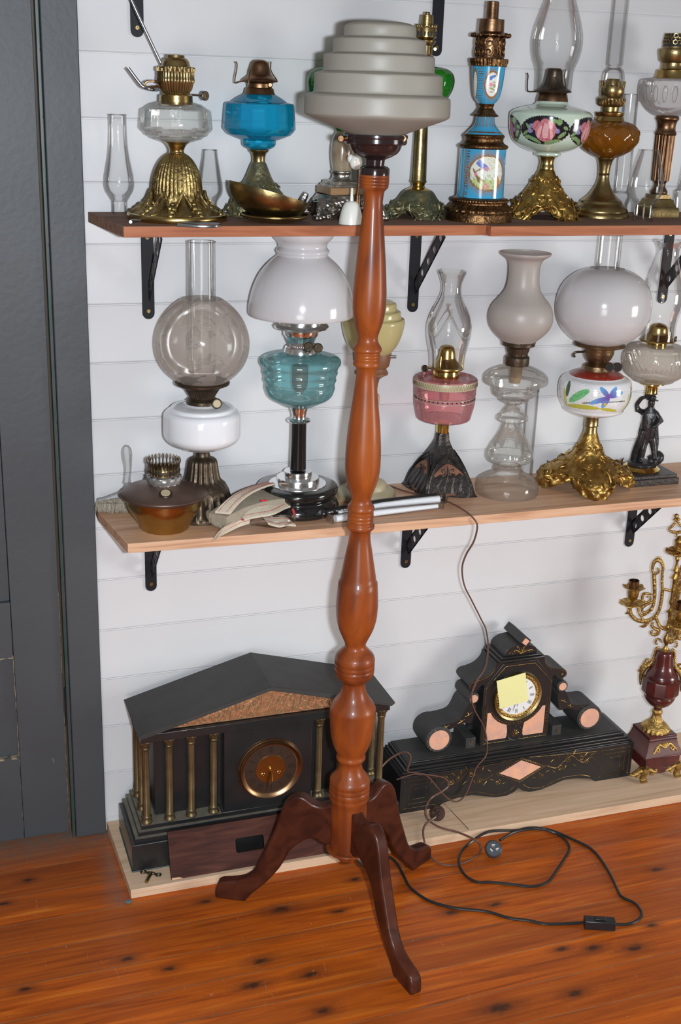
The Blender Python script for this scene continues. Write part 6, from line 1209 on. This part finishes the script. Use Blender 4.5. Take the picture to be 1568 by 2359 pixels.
gl_([(xm-x_o, ZB+.006), (xm+x_o, ZB+.006)]); 
for sg in (-1, 1):
    gl_([(mir(x_o, sg), ZB+.006), (mir(x_o, sg), zsh-.002), (mir(hw2+.002, sg), zt0-.004)]); gl_([(mir(x_o-.006, sg), ZB+.011), (mir(x_o-.006, sg), dc2.z-.012)])
    for z_ in [ZB+.012+i*.0085 for i in range(9)]: mb.sphere((mir(x_o-.003, sg), YF-.0006, z_), .0008, 4)
    for x_ in [.028+i*.0085 for i in range(7)]: mb.sphere((mir(x_, sg), YF-.0006, ZB+.0085), .0008, 4)
gl_([(xm-hw2-.002, zt0-.004), (xm+hw2+.002, zt0-.004)])
for r_ in (1.24, 1.40): gl_([(dc2.x+RD*r_*cos(a), dc2.z+RD*r_*sin(a)) for a in [radians(-145+110*i/20) for i in range(21)]])
for i in range(24): a = radians(-150+120*i/23); mb.sphere((dc2.x+RD*1.32*cos(a), YF-.0006, dc2.z+RD*1.32*sin(a)), .0010, 4)
obj('gilt_engraving', mb, M['gilt'], g, label='gilt engraved lines and dots on the case')
rc = V((xm, YF, ZB+.0245)); mb = MB(); ring(mb, rc, .0175, .0215, .002, .0025); mb.disc(rc, ny, .0180, .0014, 40); rs = obj('rosette', mb, SL, g, label='black carved rosette')
mb = MB()
for i in range(8):
    a = 2*pi*i/8; c = rc+ny*.0014; mb.sphere(rc+ny*.0024+V((cos(a)*.0195, 0, sin(a)*.0195)), .0008, 4); mb.tube([c+V((cos(a)*.002, 0, sin(a)*.002)), c+V((cos(a+.3)*.007, 0, sin(a+.3)*.007)), c+V((cos(a)*.0115, 0, sin(a)*.0115))], [.0004,.0010,.0004], 5, 2)
obj('gilt_flower', mb, M['gilt'], rs)
# crest leaves
mb = MB(); cc = V((xm, YF+.0034, zc_+.008))
for sg in (-1, 1):
    for L_, a in ((.020, 35), (.026, 62), (.030, 15)):
        a = radians(a); u = V((sg*cos(a), 0, sin(a))); mb.tube([cc, cc+u*L_*.5+V((0,0,.003)), cc+u*L_, cc+u*L_+V((sg*.002, 0, -.003))], [.0004,.0011,.0006,.0009], 5, 3)
mb.tube([cc, cc+V((0,0,.020))], [.0012,.0004], 5, 1)
for x_, z_ in ((-.022,.003),(.022,.003),(-.012,.018),(.012,.018),(0,.001)): mb.sphere(cc+V((x_, 0, z_)), .0011, 4)
obj('gilt_leaves', mb, M['gilt'], g, label='gilt leaf engraving on the crest')
# base front: diamond, frets, vines
zm = zb+.0690; mb = MB(); mb.prism([(BC-.057, BYF-.0006, zm), (BC, BYF-.0006, zm-.0275), (BC+.057, BYF-.0006, zm), (BC, BYF-.0006, zm+.0275)], (0, .0014, 0)); obj('pink_diamond', mb, M['pink'], g, label='pink marble diamond on the base')
mb = MB()
def gb(pts, r=.0006, n=1): mb.tube([(BC+x, BYF-.0004, z_) for x, z_ in pts], [q*.75 for q in r] if isinstance(r, list) else r*.75, 5, n)
for sg in (-1, 1):
    for k_ in (1.12, 1.22): gb([(0, zm+.0275*k_+.001), (sg*.057*k_, zm), (0, zm-.0275*k_-.001)], .0005)
    for i in range(11): t = i/10; mb.sphere((BC+sg*.0585*1.1*t, BYF-.0005, zm+.0295*1.1*(1-t)), .0010, 4); mb.sphere((BC+sg*.0585*1.1*t, BYF-.0005, zm-.0295*1.1*(1-t)), .0010, 4)
    e0, e1 = .3172-.010, .3172-.092
    for k_, (i_, c_) in enumerate(((0, 0), (.013, .013), (.026, .026))): gb([(sg*(e0-i_), zb+.012+c_*.9), (sg*(e1+i_), zb+.012+c_*.9), (sg*(e1+i_), zb+.087-c_*.9), (sg*(e0-i_), zb+.087-c_*.9), (sg*(e0-i_), zb+.012+c_*.9)], .0005)
    for x_, z_ in ((e0, .012), (e0, .087), (e1, .012), (e1, .087), (e0-.013, .024), (e1+.013, .075), (e0-.026, .035), (e1+.026, .064)): mb.sphere((BC+sg*x_, BYF-.0005, zb+z_), .0012, 4)
    gb([(sg*.020, zm+.033), (sg*(e1-.012), zb+.0935-.006)], .0005); gb([(sg*.012, zb+.026), (sg*.030, zb+.014), (sg*.065, zb+.010), (sg*.115, zb+.027), (sg*.170, zb+.027), (sg*.200, zb+.018)], .0006, 4)
    vine = [(.074, zm), (.100, zm-.010), (.120, zm+.006), (.140, zm+.018), (.158, zm+.004), (.176, zm-.006), (.196, zm+.006), (.212, zm-.004)]; gb([(sg*x, z_) for x, z_ in vine], [.0005,.0008,.0006,.0009,.0006,.0008,.0006,.0004], 6)
    for x_, z_, r_, sp in ((.060, zm-.024, .0085, 1), (.110, zm-.012, .008, -1), (.132, zm+.010, .0095, 1), (.168, zm+.006, .0075, -1), (.186, zm-.004, .008, 1)):
        mb.tube(scroll((BC+sg*x_, BYF-.0005, z_), (sg, 0, 0), (0, 0, 1), r_, 1.2, 0, 12, a0=2, sgn=sp), .0006, 5, 2); mb.sphere((BC+sg*x_, BYF-.0008, z_), .0014, 4)
    for x_, z_, a in ((.085, zm+.012, 40), (.094, zm-.020, -50), (.104, zm+.020, 110), (.124, zm-.012, -120), (.146, zm+.026, 60), (.150, zm-.010, -40), (.162, zm+.018, 100), (.180, zm+.016, 50), (.200, zm+.014, 20), (.078, zm-.014, 200), (.040, zm-.028, -20)):
        a = radians(a); c = V((BC+sg*x_, BYF-.0006, z_)); u = V((sg*cos(a), 0, sin(a))); mb.tube([c-u*.006, c, c+u*.008], [.0004,.0016,.0004], 6, 3, flat=.5)
obj('gilt_engraving', mb, M['gilt'], g, label='gilt engraved vines and fret squares on the base')
mb = MB(); wpts = [onZ('M', 383, 352, .050), onZ('M', 440, 415, .030), onZ('M', 520, 500, ZP+.001)]; mb.tube(wpts, .0008, 5, 3); obj('twig', mb, M['bronze'], label='thin brown wire sloping onto the pine plank beside the brown plug', cat='wire')
# ================================================================ CANDELABRUM
L = Lamp.__new__(Lamp); L.c = 'O'; L.k = 6.208; L.zs = ZP; q = onY('O', 705, 1120, -.152); L.X, L.Y = q.x-.004, -.152; L.h = V((CAM.x-L.X, CAM.y-L.Y, 0)).normalized(); L.phi = atan2(L.h.y, L.h.x)
L.root = g = thing('candelabrum', 'gilt branched candelabrum on red marble urn and plinth with lion feet', 'candelabrum', (L.X, L.Y, ZP))
f0 = onZ('O', 530, 2040, ZP); hb = .062
def sqb(name, lv, mt, **kw):
    mb = MB(); vs = []; fs = []
    for z_, h_ in lv: vs += [(L.X-h_, L.Y-h_, z_), (L.X+h_, L.Y-h_, z_), (L.X+h_, L.Y+h_, z_), (L.X-h_, L.Y+h_, z_)]
    for i in range(len(lv)-1):
        for k_ in range(4): fs.append((4*i+k_, 4*i+(k_+1) % 4, 4*i+4+(k_+1) % 4, 4*i+4+k_))
    fs += [(3,2,1,0), tuple(4*(len(lv)-1)+k_ for k_ in range(4))]; mb.add(vs, fs); return obj(name, mb, mt, g, **kw)
zA = onY('O', 545, 1680, L.Y-hb*.93).z
sqb('plinth', [(ZP+.036, hb*.80), (zA-.004, hb*.80), (zA-.003, hb*.92), (zA, hb*.93)], M['redmarble'], bev=.001, label='red marble plinth')
sqb('plinth_cove', [(zA, hb*.90), (zA+.002, hb*.90), (zA+.010, hb*.80), (zA+.022, hb*.71), (zA+.034, hb*.66), (zA+.037, hb*.67)], M['dustred'], label='dusty red marble cove')
sqb('plinth_cap', [(zA+.037, hb*.64), (zA+.0375, hb*.64), (zA+.048, hb*.64), (zA+.050, hb*.60)], M['redmarble'], bev=.001, label='red marble cap slab')
mb = MB(); pts = [(-.034,0),(-.026,-.004),(-.018,-.012),(-.008,-.014),(0,-.016),(.008,-.014),(.018,-.012),(.026,-.004),(.034,0)]; mb.prism([(L.X+x, L.Y-hb*.80-.001, ZP+.037+z_) for x, z_ in pts], (0, .006, 0)); obj('apron', mb, M['redmarble'], g, bev=.001, label='red marble curved apron')
for i, (sx_, sy_) in enumerate(((-1, -1), (1, -1), (1, 1), (-1, 1))):
    c = V((L.X+sx_*hb*.80, L.Y+sy_*hb*.76, ZP)); mb = MB()
    for j in (-1.2, -.4, .4, 1.2): mb.tube([c+V((j*.0042, -.006, .0045)), c+V((j*.0034, -.001, .0075)), c+V((j*.002, .004, .012))], [.0030,.0034,.003], 8, 3)
    mb.tube([c+V((0,.001,.010)), c+V((0,0,.020)), c+V((0,-.001,.032)), c+V((0,0,.044))], [.0068,.0056,.0085,.0105], 12, 4)
    for s2 in (-1, 1):
        mb.tube([c+V((0,0,.040)), c+V((s2*.010,0,.037)), c+V((s2*.019,0,.030)), c+V((s2*.027,0,.028)), c+V((s2*.031,0,.033))], [.007,.0058,.0048,.0036,.0018], 8, 4); mb.sphere(c+V((s2*.016,-.003,.024)), .0042, 5); mb.sphere(c+V((s2*.024,-.002,.034)), .0036, 5)
    mb.v = [tuple(c+V(((p[0]-c.x)*1.3, (p[1]-c.y)*1.3, (p[2]-c.z)*1.0))) for p in mb.v]
    obj('lion_foot', mb, M['ormolu'], g, label='gilt lion paw foot')
mb = MB(); c = V((L.X+.004, L.Y-hb*.80+.004, zA+.018)); nrm = V((0,-1,.45)).normalized(); vv = V((1,0,0)); uu = nrm.cross(vv)*-1; uu = uu if uu.z > 0 else -uu
for s2 in (-1, 1):
    mb.tube([c+vv*s2*.003+uu*.002, c+vv*s2*.014+uu*.010, c+vv*s2*.024+uu*.002, c+vv*s2*.032-uu*.008, c+vv*s2*.034-uu*.013], [.0045,.0042,.004,.0034,.0012], 8, 4); mb.tube(scroll(c+vv*s2*.022-uu*.004+nrm*.001, vv*s2, uu, .0075, 1.1, 0, 12), .0022, 6, 2)
for i in range(7): a = radians(25+130*i/6); mb.tube([c+nrm*.002, c+vv*cos(a)*.012+uu*(.002+sin(a)*.012)+nrm*.002], [.0030,.0018], 6, 2)
obj('gilt_mount', mb, M['ormolu'], g, label='gilt shell mount on the plinth face')
def zf(y): return L.z(y)
L.p('urn_foot', [(950,60),(965,72),(990,78),(1005,66),(1020,62),(1050,66),(1090,82),(1120,110),(1150,150),(1175,178),(1200,196),(1225,205),(1235,203)][:], M['ormolu'], sm=2, seg=160, mod=lambda a, r, z, t: (r*(1+.04*sin(a*18)*(1 if .3 < t < .55 or t > .8 else 0)), z), label='gilt fluted urn foot')
L.p('urn_bowl', [(728,215),(745,222),(770,218),(800,205),(840,175),(870,140),(895,100),(915,70),(940,60),(952,56)], M['redmarble'], sm=3, seg=72, label='polished red marble bowl')
mb = MB(); pr = L.prof([(480,218),(500,262),(520,268),(680,268),(720,240),(732,224)], 1); mb.lathe(pr, (L.X, L.Y), 12, ph=L.phi+pi/12); obj('urn_body', mb, M['redmarble'], g, sharp=15, label='faceted red marble urn body')
L.p('urn_neck', [(108,60),(118,90),(135,112),(170,122),(230,126),(290,134),(340,150),(385,180),(425,212),(450,225),(480,232),(490,228)], M['redmarble'], sm=3, seg=72, label='bell shaped red marble urn neck')
mb = MB()
for s2 in (-1, 1):
    v = V((-L.h.y, L.h.x, 0))*s2; mp = lambda x, z_: V((L.X, L.Y, 0))+v*x+V((0, 0, z_))
    z1_, z2_, z3_, z4_ = zf(60), zf(250), zf(400), zf(640); rk = lambda hw: L.prof([(300, hw)])[0][0]
    mb.tube([mp(rk(60), z1_+.010), mp(rk(105), z1_+.018), mp(rk(145), z1_+.014), mp(rk(140), z1_+.004), mp(rk(112), z1_+.004)], [.002,.0026,.0028,.0026,.0015], 8, 4)
    mb.tube([mp(rk(80), z1_-.004), mp(rk(125), zf(110)), mp(rk(142), zf(200)), mp(rk(160), zf(290)), mp(rk(200), zf(350)), mp(rk(255), zf(400)), mp(rk(285), zf(480)), mp(rk(290), zf(560)), mp(rk(283), zf(650))], [.003,.0038,.0032,.0042,.0068,.0078,.0060,.0045,.0020], 10, 4)
    for i in range(9): t = i/8; c = mp(rk(190+80*t), zf(300+150*t)); mb.tube([c, c+v*.008+V((0,0,.006*cos(i*2.1))), c+v*.013+V((0,0,-.004+.006*sin(i*1.7)))], [.0034,.0028,.0010], 6, 3)
    for i in range(5): mb.sphere(mp(rk(292-3*i), zf(500+32*i)), .0042-.0004*i, 5)
obj('urn_handles', mb, M['ormolu'], g, label='gilt leafy urn handles')
# stem and branches (crop N)
L.c = 'N'; L.k = 6.94
L.p('stem', [(740,12),(800,30),(850,28),(880,44),(905,30),(960,22),(1020,32),(1060,42),(1075,52),(1082,40),(1110,26),(1180,60),(1192,64),(1200,36),(1300,28),(1380,36),(1440,30),(1520,34),(1580,44),(1620,30),(1680,22),(1720,60),(1732,66),(1745,40),(1800,34),(1880,24),(1960,48),(1990,90),(2010,60),(2040,26),(2090,30),(2140,52),(2190,56),(2230,40),(2260,24),(2290,34),(2320,52),(2340,72),(2355,80)], M['gilt'], sm=2, seg=48, label='gilt baluster stem')
L.p('drip_pan', [(748,40),(768,60),(758,150),(752,195),(762,205),(785,190),(815,120),(830,40)], M['ormolu'], sm=2, seg=96, mod=lambda a, r, z, t: (r*(1+.03*sin(a*12)), z+.0016*sin(a*6)), cap0=False, label='gilt lobed drip pan')
L.p('candle_cup', [(520,24),(560,60),(590,82),(605,84),(612,80),(740,80),(750,70),(770,30)], M['gilt'], sm=1, label='gilt candle cup')
mb = MB(); v = V((-L.h.y, L.h.x, 0)); P_ = lambda x, y, d=0: L.w(x, y, d)
mb.tube([P_(1098,530), P_(1100,500), P_(1090,470)], [.003,.0022,.004], 8, 3)
for s2 in (-1, 1):
    cx_ = 1100; mb.tube([P_(cx_+s2*4,462), P_(cx_+s2*70,455), P_(cx_+s2*125,420), P_(cx_+s2*110,395), P_(cx_+s2*60,345), P_(cx_+s2*15,290), P_(cx_+s2*25,250), P_(cx_+s2*55,262)], [.003,.0034,.0022,.0030,.0034,.003,.0030,.002], 8, 4)
mb.sphere(P_(1097,205), .0062, 8, (1,1,1.1)); mb.tube([P_(1040,440), P_(1100,470), P_(1160,440)], [.003,.004,.003], 8, 3)
obj('finial', mb, M['ormolu'], g, label='gilt open flame finial')
def branch(T):
    """T maps a point read on the left branch to its place"""
    mb = MB()
    def tb(pts, r, n=4): mb.tube([T(*p) for p in pts], r, 8, n)
    tb([(870,1400),(880,1370),(960,1385),(1010,1400)], [.0034,.0040,.0034,.003])
    tb([(870,1400),(862,1250),(870,1100),(880,1010),(850,930),(800,900),(745,930),(715,1000),(712,1080),(750,1125),(800,1100),(808,1050),(780,1030)], [.0036,.0036,.0034,.0040,.0050,.0055,.0048,.0040,.0036,.0034,.0030,.0026,.0020], 4)
    tb([(820,930),(805,880),(800,845)], [.004,.003,.0022]); tb([(830,930),(840,885),(835,850)], [.003,.0026,.0016])
    tb([(735,1130),(740,1250),(745,1400),(742,1520),(715,1640),(660,1720),(590,1770),(530,1790),(495,1740),(480,1680),(500,1640)], [.0048,.0050,.0046,.0042,.0042,.0040,.0036,.0034,.0032,.0028,.002], 4)
    tb([(868,1400),(850,1560),(815,1700),(750,1810),(650,1870),(540,1885),(440,1850),(370,1780),(345,1700),(350,1630)], [.0044,.0044,.0044,.0048,.0050,.0050,.0050,.0054,.0056,.0052], 4)
    tb([(720,1460),(650,1440),(580,1440),(550,1490),(560,1550),(610,1580),(660,1560),(680,1510),(650,1480),(620,1500)], [.002,.003,.0036,.0036,.0034,.003,.0028,.0026,.0024,.002], 4)
    tb([(730,1560),(640,1600),(580,1640),(545,1680),(560,1740),(620,1730),(650,1690)], [.003,.0038,.0036,.0032,.0032,.0028,.0016], 4)
    tb([(330,1740),(300,1750),(285,1765)], [.005,.003,.002]); tb([(640,1880),(590,1950),(540,1965),(515,1950)], [.005,.0044,.003,.0018]); tb([(530,1800),(560,1860),(610,1890)], [.003,.004,.003])
    tb([(760,1800),(790,1880),(830,1960),(900,2000),(960,2010)], [.0048,.0044,.0046,.0050,.0040]); tb([(720,1900),(700,1950),(750,2000),(805,2020),(800,2070),(750,2100),(700,2080),(690,2045),(725,2040)], [.003,.004,.0044,.0046,.0048,.0044,.0036,.003,.002])
    for x, y in ((740,1200),(748,1290),(745,1380),(738,1470),(868,1150),(866,1250),(860,1500),(700,1690),(480,1870),(400,1810),(600,1880),(352,1660)): mb.sphere(T(x, y, .003), .0040, 5, (1,.7,1.3))
    o = obj('branch', mb, M['ormolu'], g, label='gilt scrolled branch'); c = T(385, 1590); s_ = 1/6.94*((c-CAM).dot(FW))/FPX
    def lt(nm, pr_, seg=48, mod=None, **kw):
        m2 = MB(); zc0 = c.z; m2.lathe([(h_*s_, zc0+(1590-y_)*s_*1.04) for y_, h_ in pr_], (c.x, c.y), seg, mod, cap0=False, cap1=False); return obj(nm, m2, M['ormolu'] if nm != 'candle_cup' else M['gilt'], o, **kw)
    lt('drip_pan', [(1590,20),(1600,100),(1575,170),(1580,195),(1592,200),(1615,150),(1640,60),(1650,45)][:], 72, lambda a, r, z, t: (r*(1+.04*sin(a*12)), z+.0012*sin(a*6)), label='lobed drip pan')
    lt('candle_cup', [(1330,66),(1335,92),(1350,94),(1420,92),(1480,84),(1520,62),(1545,30),(1575,22)], 48)
    lt('cup_rim', [(1345,92),(1335,150),(1322,172),(1318,168),(1332,120),(1345,80)], 64, lambda a, r, z, t: (r*(1+.07*sin(a*6)), z+.0015*sin(a*6)))
    m2 = MB(); tl = V((-.30*0, 0, 1)); rc_ = [(82*s_, 0), (82*s_, 165*s_)]; Mx = Matrix.Translation(V((c.x, c.y, c.z+(1590-1370)*s_))) @ Matrix.Rotation(-.06, 4, 'Y'); m2.lathe([(72*s_, 0), (80*s_, 0), (82*s_, 170*s_), (74*s_, 172*s_), (70*s_, 10*s_)], M=Mx, seg=40, cap0=False); obj('candle_socket', m2, M['copper'], o, label='brown candle socket')
    return o
dl_ = V((-L.h.y, L.h.x, 0))
def Tl(x, y, d=0): return L.w(x, y, d)
def Trot(ang):
    ca_, sa_ = cos(ang), sin(ang)
    def T(x, y, d=0):
        p = L.w(x, y, d); v_ = p-V((L.X, L.Y, 0)); return V((L.X+v_.x*ca_-v_.y*sa_, L.Y+v_.x*sa_+v_.y*ca_, p.z))
    return T
branch(Tl); branch(Trot(radians(105))); branch(Trot(radians(180)))
# loose bits
mb = MB(); c = onZ('Z', 296, 2079, .001); mb.prism([c+V((.008*cos(a)*(1+.3*sin(a*3)), .005*sin(a), 0)) for a in [2*pi*i/9 for i in range(9)]], (0, 0, .004)); obj('paint_flake', mb, M['flake'], label='grey blue paint flake on the floor at the corner of the pine plank', cat='flake', bev=.001)
